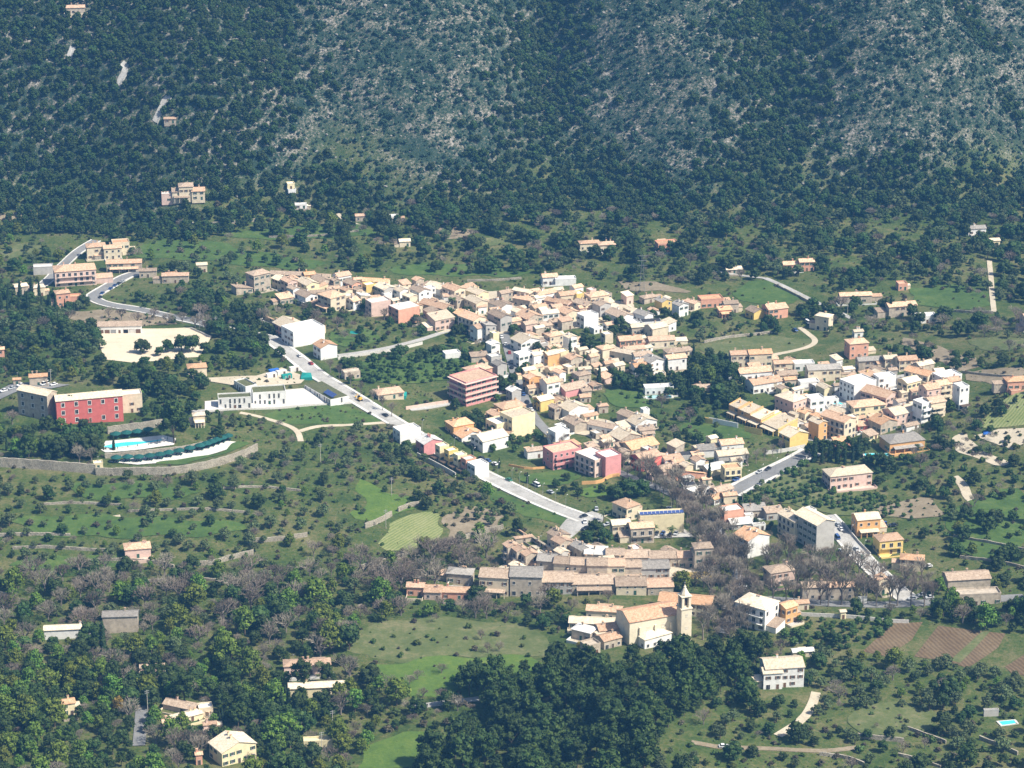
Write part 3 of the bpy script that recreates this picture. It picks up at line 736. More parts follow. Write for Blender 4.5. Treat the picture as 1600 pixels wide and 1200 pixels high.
def roof_mesh(w, d, h, kind, rise, mat, o=.4, th=.22):
    """pitched roofs are closed solids: eaves, slopes, ridge and an underside"""
    x, y = w / 2 + o, d / 2 + o
    b = MB()
    sl = rise / (d / 2) if kind == 'g' else rise / (w / 2) if kind == 'G' else rise / d if kind == 's' else rise / w
    if kind in 'gG':
        if kind == 'G': x, y = y, x
        zb = h - sl * o + .02
        q = [(-x, -y, zb), (x, -y, zb), (x, 0, h + rise + .02), (-x, 0, h + rise + .02), (x, y, zb), (-x, y, zb)]
        q += [(a, c, z + th) for a, c, z in q]
        f = [(3, 2, 1, 0), (5, 4, 2, 3), (6, 7, 8, 9), (9, 8, 10, 11), (0, 1, 7, 6), (4, 5, 11, 10), (1, 2, 8, 7), (2, 4, 10, 8), (3, 0, 6, 9), (5, 3, 9, 11)]
        if kind == 'G': q = [(-c, a, z) for a, c, z in q]
        b.add(q, f)
        if kind == 'g': b.box(-x - .02, x + .02, -.14, .14, h + rise + th - .06, h + rise + th + .1)
        else: b.box(-.14, .14, -x - .02, x + .02, h + rise + th - .06, h + rise + th + .1)
    elif kind in 'sS':
        if kind == 's': q = [(-x, -y, h - sl * o), (x, -y, h - sl * o), (x, y, h + rise + sl * o), (-x, y, h + rise + sl * o)]
        else: q = [(-x, -y, h + rise + sl * o), (x, -y, h - sl * o), (x, y, h - sl * o), (-x, y, h + rise + sl * o)]
        q = [(a, c, z + .02) for a, c, z in q] + [(a, c, z + .02 + th) for a, c, z in q]
        b.add(q, [(3, 2, 1, 0), (4, 5, 6, 7), (0, 1, 5, 4), (1, 2, 6, 5), (2, 3, 7, 6), (3, 0, 4, 7)])
    elif kind == 'h':
        z0 = h + .02
        if x >= y: r0, r1 = (-(x - y) - .05, 0), ((x - y) + .05, 0)
        else: r0, r1 = (0, -(y - x) - .05), (0, (y - x) + .05)
        q = [(-x, -y, z0), (x, -y, z0), (x, y, z0), (-x, y, z0), (-x, -y, z0 + th), (x, -y, z0 + th), (x, y, z0 + th), (-x, y, z0 + th), (*r0, h + rise + th), (*r1, h + rise + th)]
        f = [(3, 2, 1, 0), (0, 1, 5, 4), (1, 2, 6, 5), (2, 3, 7, 6), (3, 0, 4, 7)]
        if x >= y: f += [(4, 5, 9, 8), (5, 6, 9), (6, 7, 8, 9), (7, 4, 8)]
        else: f += [(4, 5, 8), (5, 6, 9, 8), (6, 7, 9), (7, 4, 8, 9)]
        b.add(q, f)
    else:                                   # flat roof: slab inside a parapet
        b.box(-w / 2 + .25, w / 2 - .25, -d / 2 + .25, d / 2 - .25, h + .003, h + .12)
    return b.mesh('roof', ['roof_' + mat])

def parapet_mesh(w, d, h, mat, ph=.75):
    b = MB(); t = .22; x, y = w / 2 + .03, d / 2 + .03
    b.box(-x, x, -y, -y + t, h + .004, h + ph); b.box(-x, x, y - t, y, h + .004, h + ph)
    b.box(-x, -x + t, -y + t, y - t, h + .004, h + ph - .01); b.box(x - t, x, -y + t, y - t, h + .004, h + ph - .01)
    return b.mesh('parapet', ['wall_' + mat])

def rail_mesh(w, dep, h=1.0, mat='metal_grey', slab='wall_W', solid=False):
    b = MB()
    b.box(-w / 2, w / 2, -dep, -.01, -.22, 0, 1)
    if solid:
        b.box(-w / 2, w / 2, -dep, -dep + .12, .003, h, 1); b.box(-w / 2, -w / 2 + .12, -dep + .12, -.01, .003, h, 1); b.box(w / 2 - .12, w / 2, -dep + .12, -.01, .003, h, 1)
    else:
        for z in (h - .05, h * .5): 
            b.box(-w / 2, w / 2, -dep, -dep + .06, z, z + .06, 0); b.box(-w / 2, -w / 2 + .06, -dep + .06, -.01, z, z + .06, 0); b.box(w / 2 - .06, w / 2, -dep + .06, -.01, z, z + .06, 0)
        n = max(2, int(w / .45))
        for k in range(n + 1):
            x = -w / 2 + .03 + (w - .06) * k / n
            b.box(x - .02, x + .02, -dep + .01, -dep + .05, 0, h)
    return b.mesh('balcony', [mat, slab])

def nth_word(k):
    return ('first second third fourth fifth sixth seventh eighth ninth tenth eleventh twelfth thirteenth fourteenth fifteenth sixteenth seventeenth eighteenth nineteenth twentieth'.split() + [None] * 400)[k]
HOUSES = []     # (root, centre, radius, short label)
VIEWS = []      # open ground before each front
OCC = []        # footprints for the trees to keep off
STOREY = ['', 'single-storey', 'two-storey', 'three-storey', 'four-storey', 'tall']
SINTH = lambda py: math.sin(PITCH + math.atan((py - 600) / FPX))

def fit(x0, y0, x1, y1, rot, asp, kind, eave=.4):
    """metres of a building whose outline in the photograph has this extent"""
    r = R(rot); c, s_ = abs(math.cos(r)), abs(math.sin(r))
    py = y1 - 6
    q = P((x0 + x1) / 2, py)
    fw = project(q.x, q.y, q.z)[2]
    s = FPX / fw
    th = PITCH + math.atan((py - 600) / FPX)
    st, ct = math.sin(th), math.cos(th)
    W = (x1 - x0) / s - (eave * 1.2 if kind in 'gGhsS' else 0)
    d = W / (asp * c + s_)
    w = asp * d
    Hpx = (y1 - y0) / s
    for _ in range(40):
        ext = w * s_ + d * c
        sp = {'g': d / 2, 'G': w / 2, 'h': min(w, d) / 2, 's': d, 'S': w}.get(kind, 0)
        rise = sp * {'g': .36, 'G': .36, 'h': .36, 's': .2, 'S': .2}.get(kind, 0)
        if kind in 'gGh': h = min((Hpx - ext * st) / ct, (Hpx - ext * .5 * st) / ct - rise) - .1
        elif kind in 'sS': h = (Hpx - ext * st) / ct - rise
        else: h = (Hpx - ext * st) / ct - .75
        if h >= 2.5: break
        d *= .93
        w = max((W - d * s_) / max(c, .15), d * .5)
    h = max(2.5, min(h, 13.5))
    ext = w * s_ + d * c
    cpy = y1 - ext / 2 * st * s
    return P((x0 + x1) / 2, cpy), w, d, h, rise

def shape(root, ctr, rot, w, d, h, kind, rise, wall, roof, opts, rr):
    off = ctr - root.location
    rz = R(rot)
    M = Matrix.Rotation(rz, 3, 'Z')
    def put(name, me, p=(0, 0, 0), a=0.0, sc=None):
        o = link(name, me, root, off + M @ Vector(p), rz + a, sc)
        if me.name in PANE: link('pane', PANE[me.name], o)
        return o
    def onroof(name, me, p, a=0.0): return link(name, me, rf, p, a)
    put('wall', walls_mesh(w, d, h, kind, rise, wall))
    rf = root
    if 'ruin' not in opts: rf = put('roof', roof_mesh(w, d, h, kind, rise, roof))
    if kind == 'f' and 'nopar' not in opts: put('parapet', parapet_mesh(w, d, h, wall))
    if 'ruin' in opts: put('parapet', parapet_mesh(w * .99, d * .99, h, wall, .6))
    n = max(1, int((h + (.8 if kind != 'f' else 1.2)) / 3.2))
    for o in opts:
        if o.startswith('st'): n = int(o[2:])
    fh = h / n
    wk = next((o[1] for o in opts if len(o) == 2 and o[0] == 'w'), rr.choice('ggbbnn'))
    spacing = 2.5 if wk == 'V' else 3.3
    blank = 'blank' in opts
    def face(width, place, dens, door):
        k = max(1, int(round((width - .6) / (6.2 if 'wide' in opts else spacing))))
        for fl in range(n):
            z0 = fl * fh
            for j in range(k):
                u = (j + .5) / k * width - width / 2
                if door and fl == 0 and j == k // 2:
                    place(rr.choice(DOOR), 'door', u, .02); continue
                if door and fl == 0 and 'garage' in opts:
                    if width / k > 2.9: place(rr.choice(GARAGE), 'door', u, .02); continue
                if rr.random() > dens: continue
                kind_ = wk if fh > 2.35 and width > 3 else 's'
                if fl == 0 and rr.random() < .12 and fh > 2.6: kind_ = 'f'
                if fl > 0 and 'B' in opts: kind_ = 'f'
                hh = {'f': .08, 's': fh * .45, 'V': .25}.get(kind_, min(.95, fh * .35))
                place(WIN[kind_], 'window', u, z0 + hh)
    front = lambda me, nme, u, z: put(nme, me, (u, -d / 2 - .005, z))
    left = lambda me, nme, u, z: put(nme, me, (-w / 2 - .005, -u, z), -math.pi / 2)
    right = lambda me, nme, u, z: put(nme, me, (w / 2 + .005, u, z), math.pi / 2)
    if 'nowin' not in opts:
        if not blank: face(w, front, .9 if 'ring' in opts or 'sides' in opts or 'B' in opts or 'wide' in opts else .62, True)
        sd = .62 if 'sides' in opts else (0 if 'noside' in opts else .42)
        if sd:
            if rot > 8 or 'sides' in opts: face(d, left, sd if not blank else .9, blank)
            if rot < -8 or 'sides' in opts: face(d, right, sd, False)
    if 'B' in opts or 'Bs' in opts:
        for fl in range(1, n): put('balcony', rail_mesh(w * .86, 1.3, 1.0, 'metal_grey', 'wall_' + wall, 'Bs' in opts), (0, -d / 2, fl * fh))
    if 'P' in opts or 'Pl' in opts:         # tiled porch on pillars
        pw, pd, ph = w * .8, 2.6, min(fh, 2.7)
        b = MB()
        for k in range(4):
            x = -pw / 2 + .2 + (pw - .4) * k / 3
            b.box(x - .18, x + .18, -pd + .1, -pd + .46, -.8, ph - .3)
        b.box(-pw / 2, pw / 2, -pd, -pd + .5, ph - .3, ph - .05)
        put('porch', b.mesh('porch', ['wall_' + wall]), (0, -d / 2, 0))
        b = MB(); q = [(-pw / 2 - .2, -pd - .3, ph), (pw / 2 + .2, -pd - .3, ph), (pw / 2 + .2, -.02, ph + .55), (-pw / 2 - .2, -.02, ph + .55)]
        q += [(x, y, z + .18) for x, y, z in q]
        b.add(q, [(3, 2, 1, 0), (4, 5, 6, 7), (0, 1, 5, 4), (1, 2, 6, 5), (2, 3, 7, 6), (3, 0, 4, 7)])
        put('porch_roof', b.mesh('porch_roof', ['roof_' + (roof if roof not in 'wn' else 't')]), (0, -d / 2, 0))
    if 'fin' in opts:                       # party walls standing proud of the roof
        b = MB()
        for sx in (-1, 1):
            x = sx * (w / 2 + .06)
            q = [(x - .2, -d / 2 - .3, -1), (x + .2, -d / 2 - .3, -1), (x + .2, d / 2 + .3, -1), (x - .2, d / 2 + .3, -1), (x - .2, -d / 2 - .3, h + .5), (x + .2, -d / 2 - .3, h + .5), (x + .2, d / 2 + .3, h + rise + 1.0), (x - .2, d / 2 + .3, h + rise + 1.0)]
            b.add(q, [(3, 2, 1, 0), (4, 5, 6, 7), (0, 1, 5, 4), (1, 2, 6, 5), (2, 3, 7, 6), (3, 0, 4, 7)])
        put('party_wall', b.mesh('party_wall', ['wall_' + wall]))
    if 'T' in opts:                         # walled terrace in front
        b = MB(); tw, td = w * 1.1, 4.2
        b.box(-tw / 2, tw / 2, -td, -.02, -2, .12); b.box(-tw / 2, tw / 2, -td - .2, -td, -2, .9); b.box(-tw / 2 - .2, -tw / 2, -td, -.02, -2, .9); b.box(tw / 2, tw / 2 + .2, -td, -.02, -2, .9)
        put('terrace', b.mesh('terrace', ['wall_' + wall]), (0, -d / 2, 0))
    if 'perg' in opts:                      # dark timber pergola
        b = MB(); tw, td = w * .9, 3.2
        for x in (-tw / 2, 0, tw / 2): b.box(x - .08, x + .08, -td, -td + .16, -.8, 2.4)
        for k in range(9): b.box(-tw / 2 + tw * k / 8 - .06, -tw / 2 + tw * k / 8 + .06, -td - .2, -.02, 2.42, 2.56)
        b.box(-tw / 2 - .2, tw / 2 + .2, -td, -td + .14, 2.3, 2.415); b.box(-tw / 2, tw / 2, -td - .1, -.1, 2.565, 2.60)
        put('pergola', b.mesh('pergola', ['wood_dark']), (0, -d / 2, 0))
    if 'ring' in opts:                      # balconies wrapped round two sides on every floor
        for fl in range(1, n + 1):
            b = MB(); z = fl * fh
            x, y, o = w / 2, d / 2, 1.5
            b.box(-x - o, x + .3, -y - o, -y - .02, z - .2, z + .02); b.box(-x - o, -x - .02, -y - .02, y, z - .2, z + .02)
            if fl < n:
                b.box(-x - o, x + .3, -y - o, -y - o + .12, z + .025, z + .95); b.box(-x - o, -x - o + .12, -y - o + .12, y, z + .025, z + .95)
            put('balcony', b.mesh('balcony', ['wall_p']), (0, 0, 0))
    if not ({'noann', 'blank', 'nowin', 'ring', 'ruin', 'perg', 'T'} & set(opts)) and w > 4 and rr.random() < .8:
        aw, ad = w * rr.uniform(.3, .55), d * rr.uniform(.4, .75); ah = min(h * .62, rr.uniform(2.4, 3.4)); ux = rr.choice((-1, 1))
        arot = rr.random()
        if arot < .6: ap = (ux * (w / 2 + aw / 2 + .03), rr.uniform(-.15, .2) * d, 0)
        else: ap = (rr.uniform(-.2, .2) * w, d / 2 + ad / 2 + .03, 0)
        put('annex_wall', walls_mesh(aw, ad, ah, 's', ad * .18, rr.choice((wall, wall, 'S', 'C'))), ap)
        put('annex_roof', roof_mesh(aw, ad, ah, 's', ad * .18, rr.choice('tbyp'), o=.2, th=.18), ap)
    if not ({'noann', 'nowin', 'ring', 'ruin', 'perg', 'T', 'P', 'Pl', 'blank', 'B', 'Bs'} & set(opts)) and w > 4 and rr.random() < .5:
        b = MB(); yw, yd = w * rr.uniform(.8, 1.3), rr.uniform(3, 5)
        b.box(-yw / 2, yw / 2, -yd, -.05, -1.8, .06, 1)
        b.box(-yw / 2, yw / 2, -yd - .22, -yd, -1.8, 1.0, 0); b.box(-yw / 2 - .22, -yw / 2, -yd, -.05, -1.8, 1.0, 0); b.box(yw / 2, yw / 2 + .22, -yd, -.05, -1.8, 1.0, 0)
        put('yard_wall', b.mesh('yard_wall', ['wall_' + rr.choice((wall, 'W', 'S', 'C')), rr.choice(('dirt_pale', 'concrete', 'earth_tan', 'grass_green'))]), (0, -d / 2, 0))
    nch = 0 if ('nochim' in opts or 'ruin' in opts or kind == 'f') else (1 if rr.random() < .75 else 2)
    for k in range(nch):
        if kind in 'gh': p = (rr.uniform(-.35, .35) * w, rr.uniform(-.08, .22) * d); zc = h + rise * (1 - abs(p[1]) / (d / 2)) if kind == 'g' else h + rise * .6
        elif kind == 'G': p = (rr.uniform(-.15, .15) * w, rr.uniform(-.35, .35) * d); zc = h + rise * (1 - abs(p[0]) / (w / 2))
        else: p = (rr.uniform(-.35, .35) * w, rr.uniform(0, .35) * d); zc = h + rise * .6
        onroof('chimney', CHIM[wall], (*p, zc + .25), rr.uniform(-.02, .02))
    if 'nowin' not in opts and 'shed' not in opts and 'ruin' not in opts:
        if rr.random() < .25: onroof('satellite_dish', DISH, (rr.uniform(-.3, .3) * w, d * .1, h + (rise * .75 if kind != 'f' else .1)))
        if rr.random() < .35: onroof('aerial', AERIAL, (rr.uniform(-.3, .3) * w, d * .05, h + (rise * .7 if kind != 'f' else .1)), rr.uniform(0, 3))
    if 'solar' in opts or 'solarend' in opts:
        b = MB(); sl = rise / (d / 2) if kind == 'g' else 0.25
        nn = max(2, int(w / 1.9))
        for k in range(nn * 2 // 3 if 'solarend' in opts else 0, nn):
            x = -w / 2 + w * (k + .5) / nn; a_ = w / nn * .46
            for (ya, yb) in ((-d * .38, -d * .12),):
                z = lambda y: (h + rise - sl * abs(y) + .34) if kind == 'g' else h + 1.0 + (y + d * .38) * .4
                q = [(x - a_, ya, z(ya)), (x + a_, ya, z(ya)), (x + a_, yb, z(yb)), (x - a_, yb, z(yb))]
                q += [(u, v, t - .06) for u, v, t in q]
                onroof('solar_panel', mesh('solar_panel', q, [(0, 1, 2, 3), (7, 6, 5, 4), (1, 0, 4, 5), (2, 1, 5, 6), (3, 2, 6, 7), (0, 3, 7, 4)], 'solar'), (0, 0, 0))
    ring = [M @ Vector((sx * (w / 2 + 1.2), sy * (d / 2 + 1.2), 0)) + ctr for sx, sy in ((-1, -1), (1, -1), (1, 1), (-1, 1))]
    lo_ = min(q.y for q in ring); fr = 9 if ctr.y < 1180 or wall == 'far' else 5
    OCC.append([(q.x, q.y) for q in ring])
    xs_ = [q.x for q in ring]; VIEWS.append([(min(xs_) + 1, lo_ - fr + 3), (max(xs_) - 1, lo_ - fr + 3), (max(xs_) - 1, lo_ + 4), (min(xs_) + 1, lo_ + 4)])

def build(zone, text, cat_default=('house', 'house'), group=None):
    rows = [l.split() for l in text.strip().splitlines() if l.strip()]
    made = []
    for t in rows:
        plus = t[0] == '+'
        if plus: t = t[1:]
        x0, y0, x1, y1, rot, asp = map(float, t[:6])
        kind, wall, roof = t[6], t[7], t[8]
        opts = [o for o in t[9:] if '=' not in o]
        kv = dict(o.split('=', 1) for o in t[9:] if '=' in o)
        rr = random.Random(int(x0 * 7 + y0 * 13 + x1))
        ctr, w, d, h, rise = fit(x0, y0, x1, y1, rot, asp, kind)
        if 'h' in kv: h = float(kv['h'])
        if plus: root = made[-1][0]
        else:
            nm = kv.get('name', cat_default[0])
            root = link(nm, None, loc=ctr)
            made.append([root, wall, roof, h, (x0 + x1) / 2, kv, kind, ctr, max(w, d)])
        shape(root, ctr, rot, w, d, h, kind, rise, wall, roof, opts, rr)
    # a label that singles each one out
    sig = {}
    for m_ in made:
        root, wall, roof, h, xc, kv, kind, ctr, sz = m_
        nm = kv.get('name', cat_default[0]); noun = nm.replace('_', ' ')
        st = STOREY[min(5, max(1, int(round(h / 3.0))))]
        rn = {'w': 'flat roof', 'n': 'planted roof', 'k': 'dark roof'}.get(roof) or ROOF[roof][0] + ' roof'
        lab = kv['lab'].replace('_', ' ') if 'lab' in kv else f'{st} {WALL[wall][0]} {noun}, {rn}, {zone}'
        sig.setdefault(lab, []).append(m_)
    for lab, ms in sig.items():
        ms.sort(key=lambda m_: m_[4])
        for k, m_ in enumerate(ms):
            l = lab
            if len(ms) > 1: l = lab + (', leftmost' if k == 0 else f', {nth_word(k)} from left')
            nm = m_[5].get('name', cat_default[0])
            cat = m_[5].get('cat', nm.replace('_', ' ') if nm != 'house' else cat_default[1]).replace('_', ' ')
            tag(m_[0], l, cat, m_[5].get('group', group or 'houses of the village').replace('_', ' '))
            LABELS[m_[0].name] = l
            HOUSES.append((m_[0], m_[7], m_[8], l))
    return made
# each row: left top right bottom of the outline in the photograph (1600 px wide), turn, width/depth, roof shape, wall, roof, details
build('upper village left end', '''
384 420 424 458 38 1.3 h S b nochim lab=square_stone_tower_house_with_brown_roof_at_the_village's_upper_left_end
361 440 396 462 30 1.5 S S b noside name=outbuilding
422 423 494 438 -8 4 g C b noside
472 424 494 440 20 1.2 g O o blank
424 430 456 454 -50 1.2 g C y
438 433 466 459 -55 1.3 g p p
462 434 500 462 -55 1.4 g L y
430 456 460 477 30 1.3 s S t
460 453 498 480 -52 1.3 g W b B
496 453 541 489 -48 1.1 h C t Pl lab=cream_house_with_a_wide_pillared_porch_under_a_hipped_terracotta_roof nochim sides
485 430 520 455 -55 1.4 g S b
516 434 533 454 30 1 G S b
519 424 550 452 32 1.2 g W p sides
535 436 566 462 -50 1.3 g K b
566 434 610 452 -10 2.4 g C o noside
566 439 588 464 30 1.2 f Y w lab=small_vivid_yellow_flat-roofed_house_in_the_upper_village
''')
build('upper village middle', '''
584 442 619 470 -54 1.3 g G y
610 446 641 472 -54 1.4 g W y
639 446 674 474 -55 1.3 g W b sides
540 464 564 486 -50 1.4 G W t
557 455 580 480 30 1.2 S C w
571 462 611 497 28 1.5 f p w blank
607 468 656 508 34 1.3 f K w blank nopar lab=big_bare_brick_and_rust_coloured_block_with_flat_roof name=warehouse
654 467 710 496 -40 2.2 g S t sides
664 440 706 464 -45 1.5 g W y noside
690 443 728 474 -50 1.4 g C t
667 484 711 518 32 1.4 s p y noside
708 484 742 512 -52 1.1 g G o B
715 487 760 526 -48 1.4 g C t B sides
734 505 762 536 -52 1 G W p
750 500 776 536 30 1 S G g
727 449 764 470 -50 1.5 g L y
725 462 763 492 -55 1.5 g C y
762 468 801 494 -50 1.5 g W b
761 484 801 520 -55 1.6 g G b
776 452 802 474 30 1.4 g S b
''')
build('packed old quarter', '''
800 449 834 474 -30 2 g C y
801 461 836 482 -30 2 g S t noside
832 451 870 473 32 1.6 g W t
830 460 852 476 32 1.2 g W y
850 464 896 486 -30 2.2 g p t
869 454 902 474 20 1.5 g C t
893 453 914 472 30 1 f Y w
912 454 952 484 25 1.4 h C t
894 467 930 493 -48 1.5 g C b
925 469 955 498 34 1 G G b
827 474 856 492 30 1.4 g S t
805 485 849 516 34 1 G S t
842 483 874 508 18 1.5 g W y sides
870 480 906 504 34 1 G C t
792 495 818 516 30 1.2 g S t
813 500 840 522 30 1.3 g p b
901 484 935 514 34 1.4 f W w blank
858 496 884 512 30 1.6 s S b
880 470 906 486 -48 1.4 g S p
''')
build('upper village right end', '''
945 482 991 508 -55 1.5 g W b
989 484 1021 506 -50 1.4 g W g
1000 495 1034 512 10 2 f W k nowin nopar name=pergola_house
976 498 1000 515 30 1.2 f W w nochim name=outbuilding
1006 503 1044 530 32 1.3 g C y blank
998 459 1028 475 30 1.6 h S b
962 523 1004 549 14 1.6 g K t sides
1010 524 1055 543 10 2 g C p
1022 464 1050 488 34 1 G Y g
1049 470 1076 496 34 1 G W g
1069 467 1095 486 -45 1.4 g C p
1090 459 1130 482 12 1.7 f K o sides lab=red_orange_house_with_white_chimney_block_above_the_village
1127 469 1154 490 14 1.5 g S b
1120 478 1144 496 14 1.8 s K o P
1164 479 1196 500 32 1 G Y b blank
1190 473 1231 500 20 1.3 g K t sides
1272 488 1302 518 -30 1.3 h C y sides
1035 541 1084 560 20 2.2 h C b
1036 552 1073 580 18 1.6 g W t
1000 555 1039 584 32 1.1 G W g
985 560 1014 584 30 1.2 g W t
''')
build('right of main street', '''
797 522 845 553 34 1.2 G W y
849 517 881 543 30 1.2 h C t sides
879 521 902 550 34 1 G W y
802 545 834 575 32 1.6 f W w
826 548 852 574 30 1.3 g W y
845 546 875 575 34 1.2 g O y blank
881 553 911 576 34 1.2 G S t
931 538 960 562 30 1.1 h C t
952 542 997 567 -30 2 g C y
916 552 936 572 30 1.2 g S t
812 572 838 594 30 1.3 g L y
816 583 846 614 34 1.2 G O t blank
852 571 880 590 30 1.4 g C t
842 588 876 622 30 1 g W t
867 595 919 622 34 1.5 g P b blank
895 579 924 600 30 1.3 h S b
832 616 866 643 34 1.2 g Y y blank
858 621 912 645 -56 2 g C b
872 627 920 658 34 1.3 G W y lab=wide_white_gable_house_with_three_windows_right_of_the_main_street
879 650 918 678 -58 1.4 g S b
917 656 967 681 -30 2.2 g W b
963 640 997 667 -50 1.2 g S b
975 647 1027 675 32 1.3 G W y
950 670 1002 696 32 1.2 G S y
966 682 1030 712 32 1.4 g S o
984 702 1034 738 34 1.4 g R p blank
1006 709 1056 732 34 1.1 G W p
1021 723 1062 750 34 1.2 g p b
''')
build('left of main street', '''
765 516 780 540 32 1 f L w
759 532 782 556 32 1 G W w
760 550 784 572 30 1.2 f G w
767 563 793 588 34 1 G G g
790 604 815 630 34 1 G G w blank
691 545 720 562 20 1.6 f W w nowin name=shed
771 624 822 654 30 1.4 h O t
759 640 790 668 -55 1.3 g O t B
781 634 836 686 36 1.35 f L y blank nochim lab=tall_pale_yellow_block_with_blank_sunlit_end_left_of_main_street
+759 648 800 686 -54 1 f L w B
695 652 741 682 28 1.2 h O o sides
708 669 757 692 32 1.6 G W o
735 670 795 708 34 1.4 g W y blank
818 697 849 718 20 1.6 g W b
856 664 890 700 32 1.2 f W w
866 660 884 680 32 1 f W w
532 575 564 595 25 1.6 g S b ruin name=ruined_hut
582 598 632 626 20 1.5 h C p h=3.0 noann lab=low_bungalow_with_pinkish_hipped_roof_and_a_teal_tarpaulin_beside_it
''')
build('', '''
702 573 776 634 38 1.35 f P p ring st4 sides noside lab=pink_four-storey_apartment_block_with_wrapped_balconies name=apartment_building group=apartment_blocks
+722 567 770 600 38 1.4 h K p noside nowin
848 688 908 736 28 1.5 f P p Bs lab=salmon_pink_house_with_a_tiled_turret_room name=house
+864 686 908 720 28 1.5 h P o sides
898 697 956 748 -50 1.3 f p w B lab=pale_pink_house_with_balconies_and_white_roof_terraces name=house sides
+930 700 970 748 32 1 f P w nowin
''')
build('beside the pale street', '''
614 660 658 695 30 1.5 f W w blank nochim name=house lab=plain_white_flat-roofed_cube_house_beside_the_pale_street
649 680 692 712 32 1.3 G P w blank lab=bright_pink_end_house_of_the_terraced_row
''')
build('in the terraced row', '''
680 690 702 722 -56 .8 f L w perg
694 697 716 729 -56 .8 f Y w perg
708 704 730 736 -56 .8 f L w perg
720 710 744 742 -56 .8 f K w perg
730 716 764 750 34 1.2 f W w blank nochim
''', ('terraced_house', 'house'), 'terraced houses by the pale street')
build('foot of pale street', '''
956 778 1000 816 -50 1.2 h C t sides lab=cream_house_with_red_hipped_roof_beside_the_yellow_hall
952 810 986 842 10 1.3 g C y sides
980 814 1022 850 10 1.5 g S t sides B
996 794 1068 836 8 3.2 f L w nowin noside name=hall cat=hall lab=long_yellow_hall_with_solar_panels_on_its_roof_and_palms_in_front solar
''')
build('terraces above the church', '''
785 846 812 884 -62 .8 g S p B
799 852 826 888 -62 .8 g S p B
812 858 842 892 -62 .8 g S p B
802 835 834 850 20 1.8 h S p
826 844 868 868 -58 1.8 g S y
854 826 892 862 -54 1.08 g C b st2 noann
860 837 894 870 -54 1.01 g S p st2 noann
882 843 914 870 -54 1.01 g G b st2 noann P
890 846 926 876 -54 1.4 g S g
838 864 872 900 -10 0.94 g S g st2 noann
864 868 898 905 -10 0.94 g C b st2 noann
890 870 922 906 -6 0.94 g S b st2 noann P
916 871 950 908 -2 1.01 g S b st2 noann
944 872 976 908 0 1.01 g C p st2 noann
970 874 1002 908 2 1.01 g S b st2 noann P
996 874 1046 906 4 1.37 g G g st2 noann
912 853 950 880 -6 1.6 s S w
946 856 976 884 -2 1.01 g S b st2 noann
972 858 1016 886 2 1.3 g C b st2 noann P
1012 859 1060 888 4 1.44 g S b st2 noann
1056 860 1086 888 4 1.01 g S p st2 noann
1080 847 1113 894 8 1.2 h S b sides wg lab=square_stone_end_house_with_green_shutters_above_the_church
748 886 800 932 -8 1.22 g C b sides st2 noann P
796 884 850 932 -4 1.22 g S g st2 noann
846 892 896 928 0 1.15 g G b st2 noann
892 896 962 926 2 1.73 g S b st2 noann P
960 900 1010 930 2 1.3 g C b st2 noann
1008 902 1052 930 4 1.15 g S p st2 noann
''', ('stone_house', 'house'), 'stone terraces above the church')
build('left of stone terraces', '''
697 886 742 914 -10 1.6 h S g
635 909 665 932 -5 1.4 g K p
662 914 692 938 -5 1.4 s p t
690 916 736 938 -3 2 g K t
''')
build('left of the church', '''
915 944 974 970 -8 2.4 g C t
888 962 962 986 -6 2.8 g C y
892 974 934 1004 -30 1.4 h S w
929 970 985 1000 14 1.9 g S t
930 986 972 1016 30 1.3 g S t
906 996 938 1026 30 1.2 f S w ruin nochim
''')
build('beyond the church right', '''
1147 926 1217 988 -36 1.3 h W y sides B lab=large_white_house_with_shaded_balcony_and_hipped_roof_right_of_the_church
+1212 938 1246 976 36 1.1 g O o sides nochim
1145 824 1202 874 34 1.2 G W o blank lab=white_gable_house_behind_the_bare_plane_trees
1122 786 1161 822 20 1.4 f K w blank nochim
1160 786 1198 810 10 1.8 s S g
1192 790 1224 814 14 1.6 s G b
1192 880 1242 918 20 1.5 h p b
1250 908 1296 938 4 2 g S b
1290 908 1334 938 4 2 g S t
1364 898 1388 930 20 1 G C t
1104 770 1134 790 34 1.2 g W o
1108 756 1147 778 34 1.5 g p b
1072 756 1110 778 34 1.4 f W w
1240 936 1264 954 10 1.4 g C t
''')
build('', '''
1215 796 1262 846 -58 1.6 g C y B lab=long_cream_workshop_building_with_pale_yellow_roof_beside_the_parked_cars name=workshop cat=workshop wn
+1240 790 1302 862 32 .62 G G y blank nochim
+1253 790 1275 812 32 1 f W w nowin
''')
build('slope by parked cars', '''
1330 799 1374 838 12 1.3 g O y Pl sides lab=orange_villa_with_arched_porch_and_pale_roof name=villa cat=villa
1364 832 1410 868 14 1.4 h Y t B sides T name=villa cat=villa lab=yellow_villa_with_balcony_and_white_terrace
1404 865 1445 894 -10 1.6 h C o sides name=villa cat=villa
''')
build('by the cypress road', '''
1120 684 1162 708 14 1.5 g W t
1115 700 1169 728 14 2 g G y
1092 721 1136 746 30 1.3 g L w blank
1126 722 1158 752 14 1.3 f L o B sides
1040 732 1106 752 12 3 S K o noside nowin
1060 702 1092 720 10 1.8 f G k nowin nochim nopar name=shed
1088 694 1118 716 10 1.7 s W g nowin nochim name=shed
1148 706 1168 722 10 1.2 s S t nowin nochim name=shed
''')
build('in the yellow terrace', '''
1139 624 1170 656 -54 1.0 s O y P fin noann
1155 630 1191 664 -54 1.0 s O y P fin noann
1171 638 1209 671 -54 1.0 s O y P fin noann
1190 645 1245 682 -54 1.0 s Y y P fin noann
1216 668 1263 702 34 1.4 G Y y blank
''', ('terraced_house', 'house'), 'yellow terraced houses')
